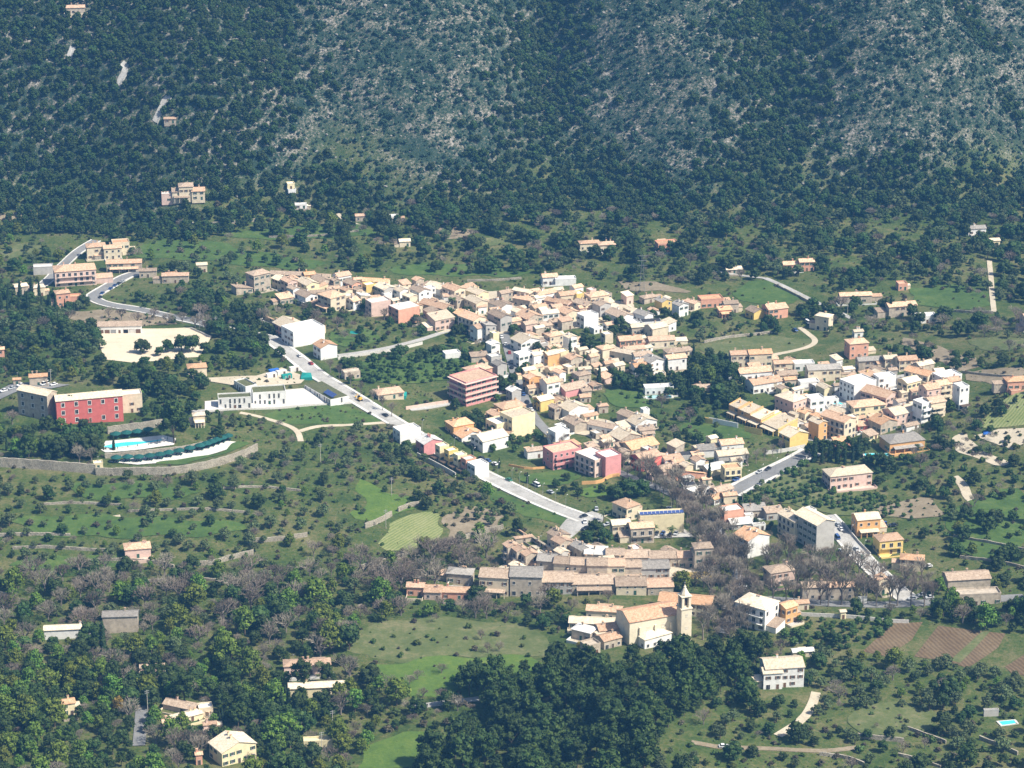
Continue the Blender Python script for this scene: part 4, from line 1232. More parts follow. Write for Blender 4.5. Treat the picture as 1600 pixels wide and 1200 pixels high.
build('right hand quarter', '''
1210 611 1260 652 -50 1.3 h p y sides
1257 614 1288 646 20 1.2 f W w sides
1244 638 1268 660 -50 1.2 g C o
1265 644 1288 664 -50 1.2 g C o
1281 641 1336 690 -46 1.7 g C t B sides
1220 672 1262 698 34 1.4 S O o blank
1262 652 1292 690 -54 1.3 g O y
1311 583 1368 628 34 1.3 f W w blank lab=tall_blank_white_block_above_the_right_hand_quarter
+1340 577 1370 606 34 1.2 s Y t
1364 580 1399 608 20 1.6 f W w
1336 556 1378 580 10 2 g S g
1377 554 1402 578 12 1.2 g C y
1398 555 1433 580 12 1.5 g C t
1425 562 1460 586 30 1.6 g S y
1400 587 1438 630 34 1.2 g L y sides
1412 572 1462 606 -40 1.7 g C o B sides
1456 576 1502 606 28 1.5 f W w
1344 602 1403 642 -44 1.5 g p t Bs sides
1322 622 1383 654 16 1.8 h L t sides
1366 660 1400 672 14 2 s K o nochim noside
1377 631 1433 666 30 1.3 g p y sides
1425 620 1455 662 34 1 f W w Bs
1356 648 1402 678 32 1.1 G S o sides
1336 657 1362 674 14 1.6 s R t
''')
build('stepped row at right', '''
1434 598 1468 640 24 1 g p t Bs sides
1454 592 1486 630 24 1 g C t Bs sides
1474 588 1500 622 24 1 g p t Bs sides
1488 596 1512 640 24 .9 f W w perg
1440 618 1476 656 24 1 g C p Bs
''', ('terraced_house', 'house'), 'stepped terraces at the right')
build('among right hand orchards', '''
1374 674 1444 708 18 1.6 h O g sides Pl T lab=orange_villa_with_grey_hipped_roof_and_white_terrace name=villa cat=villa
1284 726 1362 766 16 2.1 h p y T sides lab=pink_bungalow_with_pale_yellow_roof_above_the_orchard name=bungalow
1138 547 1172 574 8 1.6 g C t sides
1166 545 1206 574 8 1.7 g C o sides
1148 571 1206 596 14 2 g W t
1163 586 1222 616 24 1.8 g W t
1206 562 1238 584 8 1.8 g C t
1238 561 1272 580 8 2 f W w
1257 568 1313 598 8 2.2 g C g sides wb
1210 578 1246 600 14 1.6 g S b
1246 590 1280 606 14 1.8 f W w
1005 598 1052 618 8 2.6 f W w
1080 600 1110 614 8 1.5 g S b
''')
build('outlying terraces', '''
1319 528 1356 560 14 1.3 h K t sides lab=square_orange_house_with_balcony_beside_the_brown_field
1309 456 1362 475 6 3 g S t
1381 470 1432 496 14 2.2 g S t
1429 487 1463 506 10 1.7 f W b ruin lab=roofless_white_ruin_beside_a_long_stone_house
1400 438 1417 454 10 1 f K t nochim name=hut
1331 510 1349 528 14 1.5 g W y name=house h=3.6 noann
1567 587 1612 610 10 1.8 h K o lab=small_orange_house_cut_by_the_right_edge
1593 489 1622 520 14 1 g p t lab=pale_pink_house_cut_by_the_right_edge_above_the_fields
1133 416 1160 428 8 2 s S y nochim name=hut
1221 408 1254 424 6 1.8 g K t
1246 404 1272 424 6 1.4 g K t sides
844 427 872 446 12 1.4 g W t lab=white_villa_with_terracotta_wing_behind_the_village name=villa cat=villa
+866 430 900 447 6 2 f W w nowin
903 375 938 392 10 2 h C t
932 377 962 394 10 1.5 h C p
1023 373 1060 394 14 1.7 f K o sides lab=isolated_orange_house_at_the_mountain_foot
622 373 642 386 10 1.3 g C y nochim name=hut
447 283 461 296 14 1 f L w nochim name=hut
1508 352 1540 368 10 1.8 g W g
1543 372 1562 385 10 1.3 g L y nochim name=hut
103 8 134 22 8 2 g S p lab=half_hidden_stone_house_high_on_the_wooded_mountain
460 316 480 327 8 1.6 f W w nochim name=shed
554 334 574 346 8 1.6 g S p nochim name=shed
604 334 624 346 8 1.6 f W w nochim name=shed
256 183 276 193 4 2 g S p nochim name=hut
''')
build('', '''
278 284 304 312 8 1 h C b h=8.5 noann sides wb nochim lab=cream_mountain_villa_with_a_central_tower_and_terrace_wall name=villa cat=villa
+298 288 322 313 8 1 g C t h=6 noann sides wg
+252 298 284 316 8 2.2 f p w noann nochim
+268 292 300 314 8 1.8 s C b nochim P
''')
build('on the upper left', '''
82 411 153 450 14 1.9 h p t sides wb B lab=large_pink_two-storey_house_under_a_broad_hipped_roof name=house
133 379 168 406 14 1.4 h C t sides
160 382 192 406 14 1.6 g C t
174 372 204 400 14 1.3 f C o sides
166 405 223 426 6 3 g S t P
84 452 112 480 20 1.2 h K t sides
106 458 128 478 10 1.4 f K o
20 442 46 462 20 1.2 h S y
48 444 72 464 20 1.2 h C y
52 411 84 430 8 1.8 f G w nowin name=shed
306 410 325 426 10 1.4 g C y nochim name=hut
253 426 296 443 4 2.8 g S p
217 419 246 434 6 2 g S b
153 502 222 522 4 5 s W b nochim garage lab=long_white_changing_rooms_beside_the_sports_ground name=changing_room cat=changing_rooms
291 567 325 592 12 1.4 h C o nowin name=open_shed lab=open_shed_with_orange_hipped_roof_near_the_school
-8 542 9 564 14 1.2 g K t lab=small_house_cut_by_the_left_edge
45 583 76 604 10 1.8 g S o
20 590 34 602 10 1.4 g S o nochim name=hut
258 425 278 437 10 1.4 g p o name=hut nochim
''')
build('', '''
440 498 508 545 34 1.5 f W w blank nochim lab=long_white_block_with_brick_coloured_shaded_facade name=house
+424 496 500 540 -55 2 g K y B
489 532 528 563 32 1.2 G W o blank lab=small_white_gable_house_at_the_pale_street_corner name=house
412 495 446 512 -50 1.6 g C t lab=low_tiled_house_behind_the_long_white_block name=house
''')
build('', '''
392 600 448 634 10 1.7 f W n wV noside nochim noann lab=white_two-storey_school_building_with_dark_window_slots name=school_building cat=school
+365 590 402 616 -54 1.8 f W n wV nochim noann
474 593 546 633 -56 2.5 f W n wV nochim nopar noann solarend lab=low_white_school_wing_with_planted_roof_and_blue_panels name=school_building cat=school
340 612 394 640 8 2.4 f W n wV nochim noann lab=low_white_school_pavilion_with_planted_roof_at_the_left name=school_building cat=school
''', group='white school buildings')
build('', '''
86 598 194 664 15 3.7 g R y nochim noside noann wh wide st3 h=13.0 lab=red_three-storey_hotel_with_a_grey_stone_wing name=hotel
+28 597 92 657 -29 2.4 g S y nochim noside noann wh wide st3
+187 607 224 646 14 1.5 f C w nochim
300 644 322 666 12 1.3 h C y P nochim lab=cream_garden_pavilion_right_of_the_hotel_pines name=pavilion
145 718 162 734 14 1.2 f L w nochim lab=small_cream_gatehouse_at_the_end_of_the_lower_parasols name=gatehouse
''')
build('olive slope', '''
192 846 238 874 12 1.5 h p t T lab=small_pale_cottage_with_terracotta_roof_on_the_olive_slope name=cottage
69 974 144 1000 6 4 g W y nowin lab=long_low_house_half_hidden_by_trees_at_the_left
161 953 218 990 4 2.4 g S g nowin lab=stone_barn_with_grey_roof_among_bare_trees name=barn
218 1036 258 1052 8 2 g p b lab=half_hidden_pinkish_house_in_the_lower_left_grove
''')
build('at the lower left', '''
92 1090 120 1120 20 1.2 g L o
254 1090 314 1118 -24 1.8 g p b
266 1107 318 1134 30 1.5 h L y
308 1096 334 1120 14 1.2 f C w
326 1144 402 1200 34 1.4 G L y sides lab=large_cream_house_with_pale_roof_at_the_bottom_left
304 1174 318 1196 14 1 g K t name=hut
252 1122 274 1142 14 1.3 g p p name=hut
316 1126 340 1142 14 1.3 g p p name=hut
450 1063 540 1092 6 4.2 g L y nowin lab=long_low_building_with_pale_yellow_roof_behind_dark_hedge name=barn
442 1028 518 1056 6 3 h p p lab=pinkish_house_behind_a_palm_in_the_lower_grove
474 1149 520 1172 6 3 f L w ruin nowin lab=roofless_pale_walled_enclosure_at_the_bottom name=ruined_hut
''')
build('at the lower right', '''
1187 1024 1255 1076 8 1.5 g W y sides wb lab=white_villa_with_square_chimney_at_the_lower_right name=villa cat=villa
+1187 1040 1222 1078 8 1.2 g W y sides wb nochim
1235 1011 1272 1028 10 1.8 g C w nochim name=shed
1472 890 1546 924 8 2.1 g S b noside nowin lab=big_stone_barn_with_sunken_brown_roof_at_the_right name=barn
1482 916 1562 948 6 3.2 f S w ruin lab=long_roofless_stone_ruin_below_the_big_barn name=ruin
1310 952 1322 968 14 1 g L y nochim name=gatehouse lab=tiny_cream_gatehouse_in_the_long_white_wall
1536 1106 1560 1120 6 2 f G w nowin name=shed lab=small_grey_shed_beside_the_blue_pool
''')

# ------------------------------------------------------------------ the church

build('squeezed into the old quarter', """
826 474 874 490 -20 2.4 g S b
792 501 820 518 24 1.6 s S t
973 539 1008 560 14 1.8 g C p
985 548 1019 569 20 1.6 g W b
941 563 961 580 20 1.2 g S t
985 565 1019 588 20 1.6 g W o
1015 578 1040 594 14 1.6 f C w
852 589 874 604 24 1.4 g C o
835 531 857 548 24 1.4 f G w
733 549 763 568 14 2 s S b nowin
741 500 771 522 -50 1.3 g p t
856 631 878 656 -54 1.2 g S b
932 630 951 646 14 1.3 h S p
1000 635 1015 654 24 1 f W w
545 446 569 464 -50 1.3 g S b
596 454 613 472 24 1.1 f W w
628 457 653 481 -50 1.3 g C y
700 461 727 484 -50 1.4 g S b
742 475 761 492 24 1.2 g W p
776 469 801 489 -48 1.3 g p b
640 473 661 490 -50 1.2 g C t
808 462 828 478 24 1.3 g W t
858 474 880 490 24 1.3 g S p
900 476 922 494 24 1.3 g p t
842 502 864 518 24 1.4 s S b
765 480 785 498 24 1.2 s W t
690 458 712 474 14 1.4 g W p
530 448 552 468 -50 1.2 g C t
508 452 530 470 -50 1.3 g S b
448 446 470 466 -50 1.2 g W b
820 600 842 618 24 1.2 g C t
905 604 925 620 20 1.3 s S b
""".replace('|', ''))
build('squeezed into right quarter', """
1385 574 1402 592 14 1.2 g G b
1284 618 1310 634 14 1.8 f W w
1294 634 1330 656 -46 1.4 g W y
1322 646 1340 676 30 1 f C w
1414 604 1438 630 30 1.1 g p p
1299 682 1324 702 14 1.5 s K o noside
1400 608 1420 634 30 1.1 g C y
1232 642 1250 660 -50 1.2 g C y
1300 598 1318 612 14 1.4 g W b
1190 592 1214 612 14 1.4 g C b
1222 588 1244 606 14 1.4 g S o
1336 590 1352 606 20 1.1 g C o
1455 580 1478 600 24 1.2 f W w
1372 640 1392 662 30 1.2 g C t
""")
build('by the yellow terraces', """
1092 650 1114 664 -30 2 f Y w ruin nowin name=walled_yard
1108 656 1152 670 -30 2.4 f W w ruin nowin name=walled_yard
1164 666 1190 680 -30 2 f Y w ruin nowin name=walled_yard
""")
build('along lower main street', """
996 664 1024 684 14 1.8 s G b P
960 690 980 706 30 1.2 s S b nowin
1030 708 1066 730 24 1.5 g W p
1079 705 1100 720 14 1.6 s S t nowin
1064 750 1088 768 14 1.5 f G k nowin nopar
1126 768 1152 788 14 1.6 g C t
1138 808 1176 828 14 2 s G w
1162 800 1177 814 14 1.2 f W w
1174 815 1196 830 14 1.4 f W g
1046 716 1070 734 24 1.3 g p t
1094 744 1112 758 14 1.3 g C t
912 690 934 708 30 1.2 s S b
940 700 960 716 30 1.2 g C t
""")

# ------------------------------------------------------------------ the church
def church():
    c, w, d, h, rise = fit(962, 939, 1064, 1012, 20, 1.75, 'g')
    root = link('church', None, loc=c)
    tag(root, 'cream church with brown tiled nave roof and a tall slender bell tower', 'church')
    HOUSES.append((root, c, w, 'church'))
    rr = random.Random(4)
    shape(root, c, 22, w, d, h, 'g', rise, 'c', 'c', ['nochim', 'nowin'], rr)
    M = Matrix.Rotation(R(22), 3, 'Z')
    b = MB()
    for k in range(3): b.box(-w * .3 + k * w * .3 - .5, -w * .3 + k * w * .3 + .5, -d / 2 - .8, -d / 2 - .01, -2, h * .75)
    o = link('buttress', b.mesh('buttress', ['wall_c']), root, M @ Vector((0, 0, 0)), R(22))
    for k in range(2): link('window', WIN['n'], root, M @ Vector((-w * .15 + k * w * .3, -d / 2 - .006, h * .6)), R(22))
    link('window', WIN['s'], root, M @ Vector((-w / 2 - .006, 0, h * .85)), R(22) - math.pi / 2)
    # bell tower on the right corner
    q = P(1068, 1003); s = project(q.x, q.y, q.z); top = (1003 - 913) * s[2] / FPX / math.cos(PITCH + math.atan(350 / FPX))
    off = q - c; tw = 2.5
    t0 = link('bell_tower', None, root, off, R(22))
    H1 = top * .60; H2 = top * .79
    b = MB(); b.box(-tw, tw, -tw, tw, -3, H1); b.box(-tw - .3, tw + .3, -tw - .3, tw + .3, H1 + .003, H1 + .5)
    link('tower_shaft', b.mesh('tower_shaft', ['wall_c']), t0)
    b = MB(); u = tw - .35
    for sx in (-1, 1):
        for sy in (-1, 1):
            x0, x1 = sorted((sx * u, sx * (u - 1.1))); y0, y1 = sorted((sy * u, sy * (u - 1.1)))
            b.box(x0, x1, y0, y1, H1 + .503, H2)
    b.box(-u + .9, u - .9, -u + .9, u - .9, H1 + .503, H1 + 1.2)
    b.box(-u, u, -u, u, H2 + .003, H2 + .5); b.box(-u - .4, u + .4, -u - .4, u + .4, H2 + .503, H2 + .8)
    for k in range(4):
        a = MB()
    link('belfry', b.mesh('belfry', ['wall_c']), t0)
    b = MB(); b.box(-u + 1.12, u - 1.12, -u + 1.12, u - 1.12, H1 + 1.21, H2 - .01)
    b.lathe([(.65, H1 + 1.6), (.6, H1 + 2.0), (.42, H1 + 2.8), (.2, H1 + 3.0)], 10)
    link('bell_chamber', b.mesh('bell_chamber', ['wood_dark']), t0)
    zz = H2 + .803
    b = MB(); b.lathe([(u * .95, zz), (u * .9, zz + .7), (u * .62, zz + (top - zz) * .35), (u * .36, zz + (top - zz) * .6), (u * .2, zz + (top - zz) * .72), (u * .3, zz + (top - zz) * .76), (u * .16, zz + (top - zz) * .82), (.03, top)], 8, ph=R(22.5))
    link('spire', b.mesh('spire', ['wall_c']), t0)
    b = MB(); b.box(-.05, .05, -.05, .05, top - .1, top + 1.2); b.box(-.4, .4, -.05, .05, top + .6, top + .72)
    link('cross', b.mesh('cross', ['metal_grey']), t0)
    link('window', WIN['s'], t0, (0, -tw - .006, H1 * .45)); link('window', WIN['s'], t0, (0, -tw - .006, H1 * .8))
    # rear wing with the bright orange roof, and the low white sacristy
    for args, wall, roof, opts in (((1027, 924, 1117, 966, -12, 2.3, 'g'), 'c', 'o', ['nochim', 'sides']), ((984, 974, 1050, 1016, 32, 1.3, 'h'), 'W', 'y', ['sides', 'nochim'])):
        c2, w2, d2, h2, r2 = fit(*args)
        shape(root, c2, args[4], w2, d2, h2, args[6], r2, wall, roof, opts, rr)
church()

# ------------------------------------------------------------------ small outbuildings filling the courts between the houses
def outbuildings():
    area = [np.array([P(*q)[:2] for q in poly]) for poly in (
        [(420, 440), (640, 440), (800, 446), (960, 456), (1060, 470), (1050, 560), (960, 600), (900, 640), (1020, 680), (1100, 740), (1060, 760), (940, 710), (850, 660), (800, 610), (760, 520), (640, 490), (500, 480)],
        [(1140, 560), (1320, 570), (1460, 575), (1500, 610), (1460, 650), (1380, 690), (1300, 690), (1220, 690), (1200, 620)],
        [(1040, 700), (1170, 690), (1150, 750), (1100, 800), (1060, 760)], [(780, 860), (1090, 870), (1100, 900), (790, 925)])]
    occ = [(o, o.min(0), o.max(0)) for o in (np.array(q) for q in OCC)]
    ex = [(o, o.min(0), o.max(0)) for o in EXCL]
    rr = random.Random(77); made = []
    for root, ctr, sz, _l in list(HOUSES):
        if not any(bool(inpoly(np.array([ctr.x]), np.array([ctr.y]), a)[0]) for a in area): continue
        for t in range(9):
            an = rr.uniform(0, 6.28); dd = sz * .5 + rr.uniform(4, 10)
            x, y = ctr.x + math.cos(an) * dd, ctr.y + math.sin(an) * dd
            w, d = rr.uniform(4.5, 8.5), rr.uniform(3.8, 6)
            rot = rr.choice((30, -60, 34, -54, 14))
            c_, s_ = math.cos(R(rot)), math.sin(R(rot))
            px_ = np.array([x + (i * w / 2) * c_ - (j * d / 2) * s_ for i in (-1, 0, 1) for j in (-1, 0, 1)]); py_ = np.array([y + (i * w / 2) * s_ + (j * d / 2) * c_ for i in (-1, 0, 1) for j in (-1, 0, 1)])
            if any(inpoly(px_, py_, o).any() for o, lo, hi in occ + ex if lo[0] < x + 6 and hi[0] > x - 6 and lo[1] < y + 6 and hi[1] > y - 6): continue
            if not any(bool(inpoly(np.array([x]), np.array([y]), a)[0]) for a in area): continue
            kind = rr.choice('gggsf'); h = rr.choice((2.6, 2.8, 3.2, 4.6, 5.4)); wall = rr.choice('WWCCSLpG'); roof = rr.choice('ttbyyp') if kind != 'f' else 'w'
            q = Vector((x, y, float(zat(x, y))))
            o = link('outbuilding', None, loc=q)
            shape(o, q, rot, w, d, h, kind, d / 2 * .36 if kind == 'g' else d * .2, wall, roof, ['noann', 'nochim'], rr)
            occ.append((np.array(OCC[-1]),) + (np.array(OCC[-1]).min(0), np.array(OCC[-1]).max(0)))
            made.append((o, wall, roof, 'low' if h < 4 else 'two-storey', project(x, y, q.z)[0]))
            if rr.random() < .45: break
    by = {}
    for m_ in made: by.setdefault(m_[1:4], []).append(m_)
    for (wall, roof, hh), ms in by.items():
        ms.sort(key=lambda m_: m_[4])
        rn = 'flat' if roof == 'w' else ROOF[roof][0]
        for k, m_ in enumerate(ms):
            tag(m_[0], f'{hh} {WALL[wall][0]} outbuilding with {rn} roof between the houses' + (f', {nth_word(k)} such from left' if len(ms) > 1 else ''), 'outbuilding', 'outbuildings of the village')
outbuildings()
# ------------------------------------------------------------------ trees: unit-high shapes shared by all the copies
def cards(blobs, n, card, r_, flat=.35):
    """leaf-sized faces spread over and through rounded clumps"""
    V, F = [], []
    for (cx, cy_, cz, rx, rz) in blobs:
        k = int(n)
        th = r_.uniform(0, 2 * np.pi, k); u = r_.uniform(-.75, 1, k); s = np.sqrt(1 - u * u)
        dirs = np.stack([s * np.cos(th), s * np.sin(th), u], 1)
        rad = r_.uniform(.72, 1.08, k)[:, None]
        p = np.array([cx, cy_, cz]) + dirs * rad * np.array([rx, rx, rz])
        nn = dirs + r_.normal(0, flat, (k, 3)); nn /= np.linalg.norm(nn, axis=1)[:, None]
        a = np.cross(nn, r_.normal(0, 1, (k, 3))); a /= np.linalg.norm(a, axis=1)[:, None]
        c = np.cross(nn, a)
        sz = card * r_.uniform(.55, 1.35, k)[:, None]
        q = np.stack([p - a * sz - c * sz * .6, p + a * sz - c * sz * .6, p + a * sz * .7 + c * sz * .7, p - a * sz * .7 + c * sz * .7], 1)
        n0 = len(V) * 4
        V += list(q)
    V = np.concatenate(V).reshape(-1, 3)
    F = np.arange(len(V)).reshape(-1, 4)
    return V, F

ICO = None
def core(blobs, r_, sc=.8):
    global ICO
    if ICO is None:
        import bmesh
        bm = bmesh.new(); bmesh.ops.create_icosphere(bm, subdivisions=1, radius=1)
        bm.verts.ensure_lookup_table()
        ICO = (np.array([v.co[:] for v in bm.verts]), [[v.index for v in f.verts] for f in bm.faces]); bm.free()
    V, F = [], []
    for (cx, cy_, cz, rx, rz) in blobs:
        v = ICO[0] * (1 + r_.uniform(-.18, .18, (len(ICO[0]), 1))) * np.array([rx, rx, rz]) * sc + np.array([cx, cy_, cz])
        n0 = sum(map(len, V)); V.append(v); F += [[i + n0 for i in f] for f in ICO[1]]
    return np.vstack(V), F

def crown_mesh(name, blobs, n, card, mat, r_, cs=.8, flat=.35):
    v1, f1 = cards(blobs, n, card, r_, flat)
    v2, f2 = core(blobs, r_, cs)
    return mesh(name, np.vstack([v1, v2]), [tuple(f) for f in f1] + [tuple(i + len(v1) for i in f) for f in f2], mat)

def trunk_mesh(h, r0, r_, limbs=3, mat='bark', spread=.2, base=.12):
    b = MB()
    lx, ly = r_.uniform(-.03, .03), r_.uniform(-.03, .03)
    b.tube((0, 0, -base), (lx, ly, h * .6), r0, r0 * .75, 6)
    for k in range(limbs):
        t = 2 * math.pi * (k + r_.uniform(-.3, .3)) / limbs
        b.tube((lx, ly, h * .55), (lx + math.cos(t) * spread, ly + math.sin(t) * spread, h * 1.25), r0 * .6, r0 * .25, 5)
    b.tube((lx, ly, h * .6), (lx * 2, ly * 2, h * 1.5), r0 * .7, r0 * .2, 5)
    return b.mesh('trunk', [mat])

def bare_mesh(r_, first=.22, lean=.5, th=.012, levels=4):
    b = MB(); tips = MB()
    def grow(p, d, L, r, lv):
        q = p + d * L
        (b if lv < 2 else tips).tube(p, q, r, r * .68, 5 if lv < 2 else 3, 0, False)
        if lv >= levels: return
        n = [4, 4, 4, 4, 3][lv]
        for k in range(n):
            t = 2 * math.pi * (k / n) + r_.uniform(-.5, .5)
            a = d.orthogonal().normalized(); c = d.cross(a)
            e = (d + (a * math.cos(t) + c * math.sin(t)) * r_.uniform(lean * .6, lean * 1.3) + Vector((0, 0, .12))).normalized()
            st = p + d * L * r_.uniform(.6, 1.0) if lv else q
            grow(st, e, L * r_.uniform(.62, .85) if lv else .24 * r_.uniform(.8, 1.2), r * .62, lv + 1)
    grow(Vector((0, 0, -.08)), Vector((r_.uniform(-.04, .04), 0, 1)).normalized(), first + .08, th * 1.9, 0)
    def norm(m_, k): m_.v = [(x * k[0], y * k[0], z * k[1] if z > 0 else z) for x, y, z in m_.v]
    top = max(v[2] for v in tips.v)
    for m_ in (b, tips): m_.v = [(x / top, y / top, z / top) for x, y, z in m_.v]
    return b.mesh('trunk', ['bark_grey']), tips.mesh('crown', ['leaf_twig'])

def dome(r_, n, R0, z0, z1, br, k=1.0):
    out = []
    for i in range(n):
        t = 2.4 * i + r_.uniform(-.4, .4); f = (i + .5) / n
        z = z0 + (z1 - z0) * f
        rr = R0 * math.sqrt(max(.03, 1 - (f * .98) ** 2 * k)) * r_.uniform(.55, 1.0)
        s = br * r_.uniform(.75, 1.25)
        out.append((rr * math.cos(t), rr * math.sin(t), z, s, s * r_.uniform(.7, .9)))
    return out

KINDS = {}
def kindset(name, makers): KINDS[name] = makers
TR = np.random.default_rng(21)
def pine(i):
    r_ = TR
    bl = dome(r_, 15, .27, .34, .90, .125, .85)
    return trunk_mesh(.42, .022, r_), crown_mesh('crown', bl, 62, .028, 'leaf_pine', r_, .74, .5)
def oak(i):
    bl = dome(TR, 13, .40, .28, .82, .19)
    return trunk_mesh(.26, .035, TR), crown_mesh('crown', bl, 62, .040, 'leaf_oak', TR, .8, .45)
def olive(i):
    bl = dome(TR, 10, .40, .36, .82, .19)
    return trunk_mesh(.36, .05, TR), crown_mesh('crown', bl, 60, .042, 'leaf_olive', TR, .66, .7)
def fresh(i):
    bl = dome(TR, 14, .30, .30, .88, .155)
    return trunk_mesh(.34, .026, TR), crown_mesh('crown', bl, 60, .032, 'leaf_fresh', TR, .62, .6)
def autumn(i):
    bl = dome(TR, 14, .30, .30, .88, .155)
    return trunk_mesh(.34, .026, TR), crown_mesh('crown', bl, 60, .032, 'leaf_autumn', TR, .62, .6)
def cypress(i):
    bl = [(TR.uniform(-.012, .012), TR.uniform(-.012, .012), .08 + .86 * k / 9, .10 * (1 - (k / 10.2) ** 2.2) * TR.uniform(.9, 1.1) + .012, .09) for k in range(10)]
    return trunk_mesh(.12, .02, TR, 0), crown_mesh('crown', bl, 70, .022, 'leaf_cypress', TR, .9, .3)
def orange(i):
    bl = dome(TR, 9, .36, .30, .80, .24)
    return trunk_mesh(.3, .035, TR), crown_mesh('crown', bl, 50, .055, 'leaf_orange', TR, .85, .4)
def bush(i):
    bl = dome(TR, 6, .42, .20, .70, .30)
    return None, crown_mesh('bush', bl, 34, .085, 'leaf_bush', TR, .75, .5)
def drybush(i):
    bl = dome(TR, 6, .42, .20, .70, .30)
    return None, crown_mesh('dry_bush', bl, 34, .085, 'leaf_dry', TR, .7, .6)
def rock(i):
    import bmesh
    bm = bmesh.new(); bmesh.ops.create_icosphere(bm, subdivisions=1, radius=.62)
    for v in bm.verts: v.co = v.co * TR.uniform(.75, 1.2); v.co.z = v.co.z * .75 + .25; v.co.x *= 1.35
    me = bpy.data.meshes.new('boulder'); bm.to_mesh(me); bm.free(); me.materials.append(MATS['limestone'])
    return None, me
def scrub(i):
    bl = dome(TR, 5, .40, .22, .68, .32)
    return None, crown_mesh('bush', bl, 20, .105, 'leaf_scrub', TR, .8, .5)
def bare(i): return bare_mesh(TR, .16, .66, .017)
def plane(i): return bare_mesh(TR, .34, .44, .014)
def palm(i):
    b = MB(); b.tube((0, 0, -.05), (.01, 0, .68), .028, .022, 7); b.lathe([(.03, .62), (.05, .67), (.04, .72)], 7)
    V, F = [], []
    for k in range(26):
        t = 2.4 * k; el = TR.uniform(-.35, 1.2); L = .34
        pts = []
        for s in range(6):
            u = s / 5
            rr = L * u * math.cos(el * (1 - u * .4)); zz = .70 + L * (math.sin(el) * u - .55 * u * u)
            wd = .035 * math.sin(math.pi * min(1, .12 + u * .9)) + .004
            c = Vector((rr * math.cos(t), rr * math.sin(t), zz)); sd_ = Vector((-math.sin(t), math.cos(t), 0)) * wd
            pts += [c - sd_ - Vector((0, 0, wd * .5)), c, c + sd_ - Vector((0, 0, wd * .5))]
        n0 = len(V); V += pts
        for s in range(5):
            i0 = n0 + s * 3
            F += [(i0, i0 + 1, i0 + 4, i0 + 3), (i0 + 1, i0 + 2, i0 + 5, i0 + 4)]
    return b.mesh('trunk', ['bark']), mesh('crown', V, F, 'leaf_palm')
SPEC = {'pine': (pine, 4, 'pine_tree', 'dark green pine', 'pine tree'), 'oak': (oak, 4, 'oak_tree', 'dark evergreen oak', 'oak tree'), 'olive': (olive, 4, 'olive_tree', 'grey-green olive tree', 'olive tree'),
        'fresh': (fresh, 4, 'leafy_tree', 'fresh leafy tree', 'leafy tree'), 'cypress': (cypress, 3, 'cypress_tree', 'slim dark cypress', 'cypress'), 'orange': (orange, 3, 'orange_tree', 'low orange tree', 'orange tree'),
        'bare': (bare, 4, 'bare_tree', 'leafless tree', 'bare tree'), 'plane': (plane, 4, 'plane_tree', 'bare plane tree', 'plane tree'), 'palm': (palm, 2, 'palm_tree', 'palm tree', 'palm'),
        'bush': (bush, 4, 'bush', 'green bush', 'bush'), 'drybush': (drybush, 3, 'dry_bush', 'brown dry bush', 'bush'), 'rock': (rock, 4, 'boulder', 'pale limestone boulder', 'boulder'), 'scrub': (scrub, 3, 'shrub', 'dark shrub', 'shrub'), 'autumn': (autumn, 1, 'flowering_tree', 'tree full of golden yellow blossom', 'flowering tree')}
PROTO = {k: [v[0](i) for i in range(v[1])] for k, v in SPEC.items()}

# ---- where they stand
OCCW = [np.array(o) for o in OCC]
_ob = [(o.min(0) - 1, o.max(0) + 1, o) for o in OCCW] 
_eb = [(e.min(0), e.max(0), e) for e in EXCL + [np.array(v) for v in VIEWS]]
def freemask(x, y, roads=True):
    ok = np.ones(len(x), bool)
    for lst in ((_ob, _eb) if roads else (_ob,)):
        for lo, hi, poly in lst:
            s = (x > lo[0]) & (x < hi[0]) & (y > lo[1]) & (y < hi[1]) & ok
            if s.any():
                i = np.where(s)[0]; ok[i[inpoly(x[i], y[i], poly)]] = False
    return ok

TREES = {k: [] for k in SPEC}     # x, y, size, zone
GRID = {}
def spaced(x, y, dmin):
    c = 4.0
    i, j = int(x // c), int(y // c); k = int(dmin // c) + 1
    for a in range(i - k, i + k + 1):
        for b_ in range(j - k, j + k + 1):
            for (u, v) in GRID.get((a, b_), ()):
                if (u - x) ** 2 + (v - y) ** 2 < dmin * dmin: return False
    GRID.setdefault((i, j), []).append((x, y))
    return True

